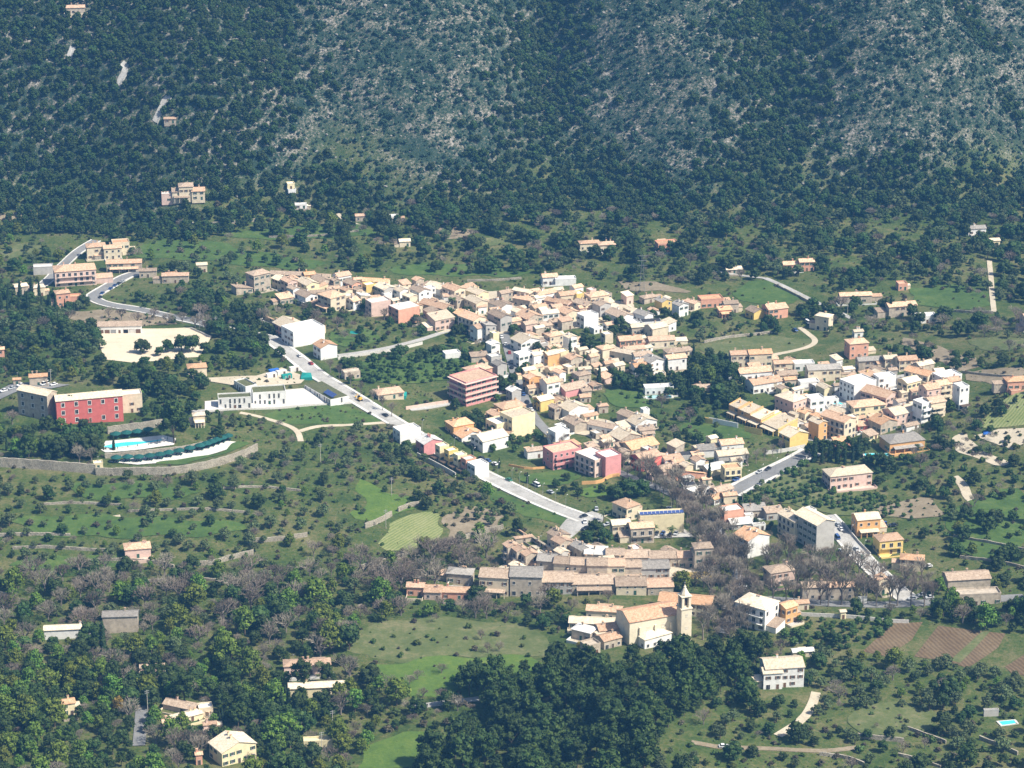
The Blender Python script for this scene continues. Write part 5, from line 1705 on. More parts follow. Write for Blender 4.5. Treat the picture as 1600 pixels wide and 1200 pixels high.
def zone(phrase, pts, mix, spacing, fill=1.0, clump=0.0, keep=True, rows=None):
    """mix: kind -> (weight, smallest, tallest) in metres"""
    poly = np.array([P(*q)[:2] for q in pts])
    lo, hi = poly.min(0), poly.max(0)
    area = (hi[0] - lo[0]) * (hi[1] - lo[1])
    n = int(area / (spacing * spacing) * 5)
    x = rng.uniform(lo[0], hi[0], n); y = rng.uniform(lo[1], hi[1], n)
    if rows is not None:                    # planted in lines
        c_, s_ = math.cos(rows), math.sin(rows)
        g1, g2 = np.meshgrid(np.arange(-400, 400, spacing * .95), np.arange(-400, 400, spacing * 1.25))
        g1 = g1.ravel() + rng.normal(0, .35, g1.size); g2 = g2.ravel() + rng.normal(0, .25, g2.size)
        mx, my = poly.mean(0)
        x, y = mx + g1 * c_ - g2 * s_, my + g1 * s_ + g2 * c_
    ok = inpoly(x, y, poly)
    x, y = x[ok], y[ok]
    if keep:
        ok = freemask(x, y, keep is True); x, y = x[ok], y[ok]
    if clump:
        v = np.sin(x / 17 + phrase.__len__()) * np.sin(y / 23 + 1) + .5 * np.sin(x / 7.3 + y / 9.1)
        ok = v > (clump - .5) * 2 * rng.uniform(.3, 1, len(x)); x, y = x[ok], y[ok]
    ks = list(mix); wts = np.array([mix[k][0] for k in ks], float); wts /= wts.sum()
    for a, b_ in zip(x, y):
        if rng.random() > fill: continue
        k = ks[rng.choice(len(ks), p=wts)]
        lo_, hi_ = mix[k][1:]
        s = (lo_ * .72 + (hi_ * 1.22 - lo_ * .72) * rng.random() ** 1.6) * {'orange': 1.0, 'fresh': 1.5, 'oak': 1.22, 'olive': 1.15, 'pine': 1.25}.get(k, 1.2)
        if spaced(a, b_, spacing * (rng.uniform(.75, 1.15) if rows is None else .6)): TREES[k].append((a, b_, s, phrase))

def single(kind, px, py, s, phrase):
    q = P(px, py); spaced(q.x, q.y, .1); TREES[kind].append((q.x, q.y, s, '!' + phrase))

# named trees first
single('pine', 273, 693, 25, 'tall umbrella pine beside the hotel pool')
single('pine', 112, 655, 15, 'tall conifer against the red hotel front')
for q, s in (((95, 716), 12), ((120, 712), 14), ((142, 714), 13), ((75, 712), 11), ((110, 700), 13), ((140, 697), 12)): single('oak', *q, s, 'large dark spreading tree before the red hotel')
single('autumn', 185, 1115, 8, 'golden flowering tree left of the grey lane')
single('autumn', 905, 1015, 4, 'small orange-leaved tree below the church houses')
single('cypress', 344, 668, 9, 'slim cypress beside the garden pavilion')
single('cypress', 178, 704, 8, 'slim cypress at the hotel pool corner')
single('cypress', 11, 704, 8, 'slim cypress at the far left of the hotel garden')
single('cypress', 1108, 755, 11, 'tall cypress beside the yellow house')
single('cypress', 1181, 610, 9, 'dark cypress before the white tiled houses')
single('cypress', 936, 606, 13, 'tall cypress right of the magenta gabled house')
single('cypress', 1391, 494, 12, 'dark conifer left of the long stone house')
single('cypress', 824, 755, 6, 'short cypress at the edge of the pale street')
single('cypress', 738, 714, 6, 'short cypress behind the white terrace end')
single('cypress', 780, 732, 6, 'small cypress beside the parked cars')
single('cypress', 162, 1024, 16, 'very tall cypress before the grey-roofed barn')
for x, y, s in ((1272, 722, 14), (1284, 724, 10), (1296, 722, 11), (1308, 724, 12), (1320, 726, 9), (1332, 724, 10), (1340, 718, 12)): single('cypress', x, y, s, 'broad dark cypress in the dense row by the road bend')
for x, y, s in ((995, 838, 7), (1022, 840, 8), (1049, 842, 8), (943, 815, 8)): single('palm', x, y, s, 'palm tree before the long yellow hall')
for x, y, s in ((707, 482, 9), (462, 480, 6), (866, 560, 9), (980, 522, 8), (837, 640, 7), (500, 1056, 8), (1012, 812, 9), (905, 975, 6), (46, 1018, 7), (1396, 700, 7)): single('palm', x, y, s, 'palm tree standing among houses')
for x, y, s in ((222, 552, 9), (262, 550, 8), (284, 548, 10), (301, 550, 11), (320, 552, 7), (348, 552, 9), (250, 556, 6), (372, 548, 9)): single('oak', x, y, s, 'dark tree on the near edge of the sports ground')
single('oak', 980, 778, 11, 'big round evergreen behind the cream house'); single('oak', 960, 782, 9, 'big round evergreen behind the cream house'); single('oak', 1002, 776, 10, 'big round evergreen behind the cream house')
single('oak', 930, 838, 9, 'dark tree with orange tips before the stone house'); single('oak', 944, 848, 8, 'dark tree with orange tips before the stone house'); single('oak', 918, 848, 7, 'dark tree with orange tips before the stone house')
single('fresh', 1132, 915, 11, 'single bushy green tree at the end of the yellow wall')
single('fresh', 762, 778, 9, 'lone tree on the bank below the pale street')
single('pine', 808, 838, 10, 'lone conifer behind the stone terraces')
for x, y, s in ((1020, 495, 5), (1038, 496, 7), (1092, 504, 8), (1055, 500, 5), (1084, 502, 6), (1200, 510, 8), (1208, 512, 7), (1215, 522, 6), (1192, 518, 6)): single('oak', x, y, s, 'dark round tree near the orange and yellow houses')
for x in range(0, 16): single('plane', 1186 + x * 18 + (x % 3) * 3, 948 - (x % 2) * 2, 13 + (x * 7 % 5) * .8, 'tall bare plane tree in the row along the lower road')
for t in range(19):
    u = t / 18.0
    a = (1012 + 130 * u + 8 * (t % 2), 762 + 190 * u ** 1.15)
    single('plane', a[0] + 10, a[1], 11 + (t * 5 % 4), 'bare plane tree on the left side of the main street')
    if t > 5: single('plane', a[0] + 34, a[1] + 4, 11 + (t * 7 % 4), 'bare plane tree on the right side of the main street')
for x, y in ((522, 592), (540, 604), (556, 618), (575, 630), (590, 642), (604, 652), (508, 582)): single('plane', x + 8, y, 9, 'bare street tree along the pale street')
for x, y in ((1155, 738), (1168, 733), (1181, 728), (1194, 723), (1207, 718), (1220, 713)): single('plane', x, y - 4, 8, 'bare street tree beside the road of cypresses')
for x, y in ((862, 690), (905, 705), (930, 715), (955, 730), (980, 742), (880, 690), (1000, 750)): single('plane', x, y + 8, 8, 'bare tree along the main street')
for x, y in ((190, 500), (215, 506), (240, 500), (262, 508), (285, 506), (170, 498), (305, 512), (322, 518)): single('bare', x, y, 8, 'bare tree in the earth yard by the sports ground')
for x, y in ((1120, 690), (1095, 664), (1085, 650), (1120, 640)): single('oak', x, y, 6, 'round tree in the green garden plot')
single('bare', 1078, 660, 9, 'purple-grey bare tree in the middle gardens')
single('bare', 690, 1098, 7, 'grey bare tree on the bright green field'); single('bare', 612, 1090, 10, 'bare tree at the left edge of the green field')
for x, y in ((640, 1070), (652, 1062), (662, 1090), (735, 1050), (762, 1020), (752, 1000), (690, 1052), (780, 1018), (1445, 1170)): single('bare', x, y, 5, 'thin bare sapling on the meadow')
single('fresh', 708, 1070, 5, 'small green tree on the bright green field')
for x, y in ((868, 762), (898, 765), (885, 752), (905, 775), (940, 770), (882, 772)): single('oak', x, y, 5, 'round garden tree below the salmon house')
for x, y in ((800, 690), (812, 694), (826, 690), (790, 698), (770, 706), (805, 706), (838, 684), (845, 690), (780, 690), (760, 702)): single('orange', x, y, 5, 'dense dark tree in the garden under the yellow block')
for x, y in ((712, 640), (738, 664), (745, 656), (752, 672), (728, 660), (770, 682), (758, 690), (800, 600), (790, 612), (812, 590), (800, 615)): single('oak', x, y, 7, 'dark tree around the pink apartment block')

for k_, (x, y) in enumerate(((1264, 716), (1276, 712), (1290, 716), (1302, 712), (1314, 716), (1328, 712), (1340, 716), (1350, 712))): single('pine', x, y, 9 + k_ % 3, 'dark bushy conifer in the dense row by the road bend')
zone('in the avenue along the main street', [(935, 712), (985, 722), (1080, 762), (1135, 835), (1182, 930), (1165, 1005), (1095, 1000), (1112, 920), (1080, 830), (1020, 765)], {'plane': (5, 8, 11), 'bare': (1, 6, 8)}, 4.0, keep='houses')
zone('in the pine wood below the church', [(705, 1075), (790, 1062), (850, 1056), (900, 1052), (960, 1050), (1060, 1042), (1100, 1030), (1132, 1016), (1198, 1024), (1188, 1060), (1120, 1090), (1075, 1120), (1020, 1160), (1000, 1230), (640, 1230), (700, 1165), (780, 1130)], {'pine': (5, 7.5, 12), 'oak': (1, 5, 8), 'olive': (.3, 4, 6)}, 5.2)
zone('in the wood at the bottom left', [(-20, 1040), (90, 1030), (200, 1050), (330, 1060), (430, 1100), (440, 1150), (330, 1135), (250, 1085), (240, 1230), (-20, 1230)], {'pine': (2, 6, 10), 'fresh': (2.4, 5, 8), 'oak': (1.5, 5, 8), 'bare': (.8, 5, 8)}, 5.6)
zone('in the grove along the bottom', [(240, 1150), (300, 1140), (420, 1120), (530, 1100), (600, 1110), (590, 1150), (540, 1230), (240, 1230)], {'oak': (2, 5, 8), 'fresh': (1.6, 5, 8), 'bare': (1.6, 5, 8), 'pine': (1, 6, 9)}, 6.2)
zone('in the lower left hedge', [(330, 1100), (400, 1095), (520, 1095), (520, 1128), (420, 1140), (340, 1130)], {'cypress': (3, 6, 9), 'pine': (1, 6, 8), 'oak': (1, 5, 7)}, 3.0)
zone('in the bare grove on the left', [(-10, 900), (100, 885), (230, 895), (420, 905), (560, 890), (640, 920), (560, 960), (440, 1010), (330, 1020), (220, 1020), (-10, 1000)], {'bare': (3.4, 5, 9), 'oak': (2.2, 5, 8), 'fresh': (1.3, 5, 8), 'olive': (1, 4, 6)}, 6.0)
zone('left of the dry meadow', [(330, 1015), (440, 950), (520, 940), (560, 985), (540, 1040), (600, 1070), (625, 1105), (560, 1120), (440, 1080), (330, 1060)], {'fresh': (2.2, 6, 10), 'oak': (2.2, 6, 9), 'bare': (1.4, 6, 9), 'pine': (1, 7, 10)}, 6.4)
zone('in the far left grove', [(-10, 1000), (220, 1015), (330, 1020), (330, 1060), (200, 1050), (90, 1030), (-10, 1040)], {'fresh': (3, 4, 7), 'oak': (1, 4, 7), 'bare': (1, 5, 8), 'orange': (1, 3, 4)}, 5.5)
zone('above the dry meadow', [(560, 930), (640, 935), (740, 940), (900, 930), (1110, 912), (1030, 935), (900, 950), (870, 1000), (820, 975), (700, 962), (560, 975)], {'oak': (2, 3, 6), 'bare': (2, 5, 8), 'fresh': (1, 3, 6), 'bush': (1.24, 1.5, 3), 'drybush': (0.76, 1.5, 3)}, 5.0)
zone('beside the stone terraces', [(560, 900), (640, 880), (760, 870), (780, 900), (740, 925), (620, 920)], {'bare': (4, 6, 10), 'fresh': (.7, 4, 6), 'oak': (.7, 4, 6)}, 5.5)
zone('before the stone terraces', [(760, 925), (1060, 918), (1110, 905), (1110, 918), (900, 936), (760, 942)], {'bare': (4, 7, 10), 'fresh': (1, 5, 8), 'oak': (1, 3, 5)}, 4.4)
zone('under the hotel', [(-10, 745), (150, 752), (340, 748), (400, 710), (470, 695), (560, 750), (570, 800), (540, 850), (420, 900), (230, 895), (-10, 895)], {'olive': (4, 3.0, 5.6), 'oak': (1.0, 3.5, 6), 'bare': (1.0, 3.5, 5.5), 'bush': (1.55, 1.2, 2.6), 'drybush': (0.95, 1.2, 2.6), 'fresh': (.5, 3, 5)}, 6.6, .93)
zone('below the pale street', [(470, 690), (620, 690), (650, 720), (740, 752), (800, 800), (785, 825), (660, 800), (560, 748)], {'olive': (2, 3, 5), 'bush': (3.10, 1.2, 2.8), 'drybush': (1.90, 1.2, 2.8), 'oak': (1.4, 3, 5), 'bare': (1.3, 3, 5)}, 4.6, .95)
zone('by the striped field', [(540, 850), (590, 868), (690, 850), (780, 830), (770, 870), (640, 885), (560, 895), (430, 905)], {'bare': (2, 4, 7), 'bush': (1.24, 1.5, 3), 'drybush': (0.76, 1.5, 3), 'olive': (1, 3, 5), 'fresh': (1, 4, 6)}, 5.5)
zone('around the grassy lot', [(345, 668), (470, 690), (620, 690), (610, 668), (470, 676), (400, 655), (345, 650)], {'bush': (3.10, 1, 2.4), 'drybush': (1.90, 1, 2.4), 'bare': (1, 3, 4), 'olive': (1, 3, 4)}, 4.2)
zone('in the dense orange grove', [(528, 572), (600, 556), (690, 545), (746, 560), (752, 585), (700, 596), (600, 600), (545, 600)], {'orange': (5, 3, 4.6), 'oak': (.5, 4, 6)}, 4.3)
zone('by the upper street bend', [(262, 505), (300, 470), (350, 470), (420, 510), (440, 540), (400, 560), (330, 525)], {'oak': (3, 4.5, 8), 'fresh': (.5, 5, 7), 'bare': (.8, 5, 8)}, 5.6)
zone('below the sports ground', [(170, 572), (310, 568), (440, 555), (455, 575), (300, 582), (250, 600), (110, 596), (0, 590), (0, 555), (120, 560)], {'oak': (3, 3, 5.5), 'fresh': (1, 3, 5), 'bush': (0.62, 2, 3), 'drybush': (0.38, 2, 3), 'pine': (.3, 5, 7)}, 5.6)
zone('left of the sports ground', [(-10, 490), (90, 495), (150, 520), (165, 560), (100, 590), (-10, 590)], {'oak': (3, 4, 8), 'olive': (1.5, 4, 6), 'bare': (.7, 4, 6)}, 6.2)
zone('around the red hotel', [(-10, 655), (60, 665), (150, 668), (160, 700), (140, 725), (-10, 720)], {'oak': (2.5, 5, 8), 'pine': (1, 7, 10), 'bare': (1, 5, 7), 'fresh': (.7, 4, 6)}, 6.2)
zone('in the hotel garden by the pavilion', [(215, 650), (300, 620), (345, 640), (345, 690), (300, 685), (262, 668)], {'oak': (2, 2.5, 5), 'pine': (.5, 6, 9), 'bush': (0.62, 2, 3), 'drybush': (0.38, 2, 3)}, 6.4, .6)
zone('behind the red hotel', [(0, 590), (110, 590), (250, 600), (320, 600), (300, 630), (230, 640), (200, 605), (80, 596)], {'oak': (3, 4, 7), 'pine': (1.3, 6, 10), 'fresh': (1, 4, 6)}, 6.0)
zone('on the slopes at the upper left', [(-10, 330), (230, 330), (420, 300), (640, 330), (640, 420), (520, 430), (380, 420), (300, 440), (240, 420), (150, 372), (60, 440), (-10, 470)], {'oak': (2, 3.5, 7), 'olive': (2.4, 3, 5), 'bare': (.8, 4, 6), 'bush': (1.24, 1.5, 3), 'drybush': (0.76, 1.5, 3), 'fresh': (.8, 3, 6)}, 7.6, .92, .2)
zone('beside the roads at the upper left', [(-10, 450), (80, 470), (140, 480), (120, 495), (-10, 495)], {'cypress': (2, 7, 10), 'oak': (2, 4, 7), 'olive': (1, 3, 5)}, 5.5)
zone('near the upper roads', [(160, 478), (300, 445), (380, 430), (420, 470), (420, 500), (300, 490)], {'oak': (2, 4, 7), 'olive': (2, 3, 5), 'bush': (1.24, 1.5, 3), 'drybush': (0.76, 1.5, 3), 'bare': (1, 4, 6)}, 7.0, .8)
zone('on the meadows behind the village', [(560, 322), (640, 326), (760, 330), (900, 335), (1010, 340), (1020, 380), (1180, 410), (1200, 440), (1060, 445), (960, 440), (840, 430), (600, 425), (520, 420)], {'oak': (3, 4, 8), 'olive': (2, 3.5, 6), 'bare': (1, 4, 6), 'bush': (1.24, 1.5, 3), 'drybush': (0.76, 1.5, 3)}, 6.0, .95, .12)
zone('under the mountain at the upper right', [(1000, 335), (1200, 325), (1400, 320), (1620, 310), (1620, 480), (1560, 470), (1420, 440), (1300, 460), (1210, 430), (1120, 410)], {'oak': (3, 4, 8), 'olive': (3, 3.5, 6), 'bush': (1.24, 1.5, 3), 'drybush': (0.76, 1.5, 3), 'bare': (.7, 4, 6)}, 5.8, .97, .05)
zone('right of the farm track', [(1240, 490), (1300, 470), (1440, 500), (1560, 500), (1620, 500), (1620, 530), (1500, 530), (1440, 520), (1340, 520), (1280, 525)], {'oak': (3, 4, 8), 'bare': (2, 4, 7), 'olive': (1, 3, 5), 'bush': (0.62, 2, 3), 'drybush': (0.38, 2, 3)}, 6.6, .9)
zone('along the brown field', [(1340, 520), (1440, 535), (1520, 560), (1600, 545), (1620, 575), (1500, 585), (1460, 570), (1400, 552)], {'oak': (3, 4, 7), 'bare': (1.4, 4, 6), 'bush': (1.24, 2, 3), 'drybush': (0.76, 2, 3)}, 6.4, .75)
zone('below the orange houses', [(1040, 505), (1120, 495), (1190, 500), (1230, 520), (1120, 532), (1060, 545)], {'bush': (2.48, 1.2, 2.6), 'drybush': (1.52, 1.2, 2.6), 'olive': (1.4, 3, 4.5), 'oak': (.8, 3, 5)}, 6.0, .75)
zone('in the dark gardens right of centre', [(940, 590), (1040, 585), (1080, 555), (1140, 570), (1180, 610), (1150, 640), (1080, 640), (1040, 620), (960, 606)], {'oak': (5, 4, 8), 'fresh': (.6, 4, 7), 'cypress': (.4, 7, 10), 'pine': (1, 6, 9)}, 5.2)
zone('in the middle gardens', [(960, 612), (1060, 630), (1150, 650), (1120, 700), (1060, 705), (1030, 680), (1010, 645)], {'oak': (2, 3, 5), 'bush': (1.86, 1.5, 2.6), 'drybush': (1.14, 1.5, 2.6), 'orange': (2, 2.5, 3.5), 'bare': (.6, 4, 6)}, 5.8, .6)
zone('in old village gardens', [(700, 500), (800, 480), (1000, 500), (1000, 600), (860, 640), (780, 640), (690, 560)], {'oak': (3, 3, 6), 'orange': (2, 2.5, 4), 'bare': (.8, 4, 6), 'cypress': (.3, 5, 8), 'bush': (1.24, 1.2, 2.4), 'drybush': (0.76, 1.2, 2.4)}, 5.6, .4)
zone('in upper village gardens', [(400, 455), (500, 480), (620, 480), (680, 520), (560, 560), (520, 520), (440, 500)], {'oak': (2, 3, 6), 'bush': (1.86, 1.2, 2.6), 'drybush': (1.14, 1.2, 2.6), 'orange': (1, 2.5, 4), 'bare': (.8, 4, 6)}, 5.8, .8)
zone('on the village knoll', [(892, 520), (940, 498), (985, 512), (960, 540), (905, 545)], {'oak': (3, 3.5, 6), 'bush': (1.24, 1.5, 2.5), 'drybush': (0.76, 1.5, 2.5)}, 5.2, .8)
zone('among the right hand houses', [(1140, 580), (1320, 580), (1400, 600), (1500, 640), (1460, 690), (1380, 700), (1280, 690), (1200, 620)], {'oak': (2, 3, 5), 'orange': (2, 2.5, 4), 'bush': (1.24, 1, 2.4), 'drybush': (0.76, 1, 2.4), 'bare': (.5, 4, 6)}, 5.8, .34)
zone('in the orchard below cypresses', [(1160, 775), (1190, 750), (1250, 722), (1290, 745), (1290, 768), (1360, 770), (1420, 790), (1400, 812), (1320, 800), (1240, 790)], {'orange': (5, 2.6, 3.6), 'olive': (.8, 2.4, 3.2), 'bush': (.8, 1.4, 2.2)}, 4.2, .95, rows=.55)
zone('in the young orchard on bare soil', [(1380, 780), (1420, 775), (1470, 785), (1478, 812), (1400, 815)], {'orange': (3, 1.8, 2.8), 'bush': (0.62, 1, 2), 'drybush': (0.38, 1, 2)}, 6.0, .9)
zone('right of the pink bungalow', [(1345, 720), (1440, 700), (1500, 650), (1540, 640), (1600, 720), (1620, 760), (1480, 810), (1450, 780), (1380, 770)], {'oak': (3, 3, 6), 'bush': (1.86, 1.5, 3), 'drybush': (1.14, 1.5, 3), 'bare': (2, 3.5, 6), 'olive': (1, 3, 5)}, 5.4, .95)
zone('below the stepped terraces', [(1440, 660), (1510, 630), (1560, 610), (1620, 600), (1620, 630), (1540, 660), (1490, 680)], {'bush': (2.48, 1.2, 2.6), 'drybush': (1.52, 1.2, 2.6), 'oak': (2, 3, 5)}, 5.0, .85)
zone('on the far right hillside', [(1420, 820), (1480, 800), (1620, 760), (1620, 930), (1560, 920), (1450, 880)], {'oak': (3, 3.5, 7), 'bush': (2.48, 1.2, 2.8), 'drybush': (1.52, 1.2, 2.8), 'olive': (1, 3, 5), 'fresh': (.6, 4, 7)}, 6.6, .85, .2)
zone('behind the white wall', [(1195, 985), (1250, 966), (1320, 970), (1395, 978), (1375, 1004), (1310, 1018), (1230, 1012)], {'orange': (5, 3, 4.4), 'oak': (.6, 4, 5)}, 4.2)
zone('below the lower road', [(1300, 958), (1420, 962), (1560, 950), (1620, 950), (1620, 990), (1570, 988), (1470, 974), (1420, 972)], {'oak': (3, 4, 7), 'fresh': (1.4, 5, 9), 'bare': (.8, 5, 8)}, 5.0)
zone('by the ruin at the right', [(1460, 930), (1560, 920), (1620, 900), (1620, 950), (1500, 955)], {'fresh': (2, 5, 9), 'bare': (1, 5, 9), 'oak': (1, 4, 6)}, 6.0)
zone('around the lower road', [(1180, 880), (1330, 880), (1440, 900), (1480, 940), (1340, 948), (1190, 940)], {'bare': (2, 7, 10), 'plane': (2, 9, 13)}, 5.6, .9)
zone('in lower right groves', [(1195, 1010), (1260, 1020), (1350, 1030), (1420, 1035), (1600, 1060), (1620, 1120), (1480, 1130), (1440, 1105), (1320, 1110), (1270, 1120), (1200, 1090)], {'olive': (4, 3.4, 5.6), 'fresh': (1.5, 3.5, 6), 'oak': (1.6, 4, 7), 'bare': (.7, 4, 6), 'bush': (0.93, 1.5, 2.6), 'drybush': (0.57, 1.5, 2.6)}, 5.6, .97)
zone('on the terraces at the bottom right', [(1080, 1100), (1190, 1070), (1260, 1110), (1330, 1150), (1480, 1140), (1620, 1140), (1620, 1230), (1010, 1230)], {'olive': (3, 3.4, 5.4), 'oak': (2.4, 4, 7), 'bush': (1.86, 1.3, 2.6), 'drybush': (1.14, 1.3, 2.6), 'pine': (.7, 6, 9), 'bare': (.5, 4, 6)}, 6.0, .9)
zone('in the dry orchard', [(1325, 1100), (1460, 1100), (1474, 1138), (1330, 1145)], {'bare': (2, 3, 4.5), 'bush': (0.62, 1, 2), 'drybush': (0.38, 1, 2)}, 9, .8)
zone('on the dry meadow', [(545, 985), (700, 965), (868, 1005), (858, 1032), (720, 1026), (590, 1036)], {'bush': (2.48, .9, 2), 'drybush': (1.52, .9, 2), 'bare': (.5, 3, 5)}, 7.5, .8)
zone('round the workshop and plane trees', [(1120, 840), (1210, 860), (1300, 870), (1300, 900), (1180, 900), (1120, 900)], {'bare': (2, 6, 9), 'bush': (0.62, 1.5, 2.5), 'drybush': (0.38, 1.5, 2.5), 'oak': (.6, 3, 5)}, 6.5, .7)
zone('below the bright green field', [(620, 1110), (760, 1094), (800, 1090), (790, 1125), (700, 1140), (640, 1138), (600, 1150)], {'oak': (2, 4, 6), 'bare': (1, 4, 6), 'bush': (1.24, 1.5, 3), 'drybush': (0.76, 1.5, 3)}, 4.8)
zone('behind the workshop', [(1130, 780), (1160, 770), (1215, 790), (1225, 850), (1200, 850), (1160, 830)], {'bush': (1.24, 1.2, 2.5), 'drybush': (0.76, 1.2, 2.5), 'oak': (1, 3, 5), 'bare': (1, 4, 6)}, 6, .7)

# the wooded mountain: a dark forest on the left and along the foot, shrubs over pale rock elsewhere
def mountain():
    n = 150000
    x = rng.uniform(-480, 480, n); y = rng.uniform(1600, 2090, n)
    z = zat(x, y); px, py, f = project(x, y, z)
    m = y - foot(x)
    vis = (px > -60) & (px < 1660) & (py > -60)
    low = np.clip((m + 25) / 60, 0, 1)
    rav = np.zeros(n)
    eps = 6.0
    lap = zat(x + 22, y) + zat(x - 22, y) - 2 * z          # hollows collect trees
    slope_x = (zat(x + eps, y) - zat(x - eps, y)) / (2 * eps)
    wood = sstep(430, 330, px + 22 * np.sin(y / 14.0) + 30 * np.sin(y / 37.0)) * sstep(330, 300, py - 20)   # forest on the left
    wood = np.maximum(wood, sstep(34, 4, np.abs(m - 10 - 14 * np.sin(x / 33.0))) * .8)
    wood = np.maximum(wood, sstep(5.5, 12.0, lap))
    for p0, p1, wd in (((-8, 1740), (60, 1980), 20), ((166, 1745), (196, 1990), 24), ((186, 1880), (120, 2010), 16), ((186, 1880), (245, 2010), 16), ((-190, 1740), (-185, 2000), 26)):
        t = np.clip((y - p0[1]) / (p1[1] - p0[1]), -.2, 1.4)
        xc = p0[0] + (p1[0] - p0[0]) * t + 9 * np.sin(y / 31.0)
        wood = np.maximum(wood, np.exp(-((x - xc) / wd) ** 2) * sstep(p0[1] - 30, p0[1], y) * 1.1)
    patchy = .5 + .5 * np.sin(x / 19 + 2 * np.sin(y / 25)) * np.sin(y / 16 + 1.3 * np.sin(x / 31))
    wood = np.clip(wood, 0, 1)
    keep = vis & (m > -12)
    u = rng.random(n)
    trees = keep & (u < wood * .8)
    shr = keep & ~trees & (u < .5 + .45 * patchy) & (m > 10)
    for (cat, sel) in (('t', trees), ('s', shr)):
        i = np.where(sel)[0]
        i = i[freemask(x[i], y[i])]
        if cat == 't':
            k = rng.random(len(i))
            for a, q in zip(i, k):
                kind = 'pine' if (px[a] < 420 and q < .55) else 'oak'
                if spaced(x[a], y[a], 3.7): TREES[kind].append((x[a], y[a], rng.uniform(4.2, 7.8) if kind == 'oak' else rng.uniform(6, 9.5), 'on the wooded mountainside'))
        else:
            for a in i:
                if rng.random() < .10: TREES['rock'].append((x[a], y[a], rng.uniform(.4, 1.1) + 1.3 * rng.random() ** 5, 'on the mountainside')); continue
                s = .7 + (2.6 + 2.2 * patchy[a]) * rng.random() ** 3.0
                if spaced(x[a], y[a], max(.7, s * .45)): TREES['scrub'].append((x[a], y[a], s, 'on the mountainside'))
mountain()

# ---- the nearest 300 of each kind stand as things of their own; the rest is one mass
def scatter(name, label, kind, rows):
    a = np.array([r[:3] for r in rows])
    z = zat(a[:, 0], a[:, 1])
    me = bpy.data.meshes.new(name)
    me.vertices.add(len(a)); me.vertices.foreach_set('co', np.column_stack([a[:, 0], a[:, 1], z]).astype(np.float32).ravel())
    sc = me.attributes.new('size', 'FLOAT_VECTOR', 'POINT')
    wob = rng.uniform(.85, 1.2, len(a))
    sc.data.foreach_set('vector', np.column_stack([a[:, 2] * wob, a[:, 2] * wob, a[:, 2]]).astype(np.float32).ravel())
    rt = me.attributes.new('turn', 'FLOAT_VECTOR', 'POINT')
    rt.data.foreach_set('vector', np.column_stack([np.zeros(len(a)), np.zeros(len(a)), rng.uniform(0, 6.28, len(a))]).astype(np.float32).ravel())
    pk = me.attributes.new('pick', 'INT', 'POINT'); pk.data.foreach_set('value', rng.integers(0, 8, len(a)).astype(np.int32))
    o = link(name, me); tag(o, label, None, kind='stuff')
    ng = bpy.data.node_groups.new(name + '_nodes', 'GeometryNodeTree')
    ng.interface.new_socket('Geometry', in_out='INPUT', socket_type='NodeSocketGeometry'); ng.interface.new_socket('Geometry', in_out='OUTPUT', socket_type='NodeSocketGeometry')
    N = ng.nodes; L = ng.links.new
    gi, go = N.new('NodeGroupInput'), N.new('NodeGroupOutput')
    ip = N.new('GeometryNodeInstanceOnPoints'); jn = N.new('GeometryNodeJoinGeometry')
    for c in FIRST_CROWNS[kind]:
        oi = N.new('GeometryNodeObjectInfo'); oi.inputs['Object'].default_value = c; oi.inputs['As Instance'].default_value = True
        L(oi.outputs['Geometry'], jn.inputs[0])
    L(gi.outputs[0], ip.inputs['Points']); L(jn.outputs[0], ip.inputs['Instance']); ip.inputs['Pick Instance'].default_value = True
    for nm, ty, sock in (('pick', 'INT', 'Instance Index'), ('size', 'FLOAT_VECTOR', 'Scale')):
        at = N.new('GeometryNodeInputNamedAttribute'); at.data_type = ty; at.inputs['Name'].default_value = nm; L(at.outputs[0], ip.inputs[sock])
    at = N.new('GeometryNodeInputNamedAttribute'); at.data_type = 'FLOAT_VECTOR'; at.inputs['Name'].default_value = 'turn'
    eu = N.new('FunctionNodeEulerToRotation'); L(at.outputs[0], eu.inputs[0]); L(eu.outputs[0], ip.inputs['Rotation'])
    L(ip.outputs[0], go.inputs[0])
    md = o.modifiers.new('scatter', 'NODES'); md.node_group = ng
    return o

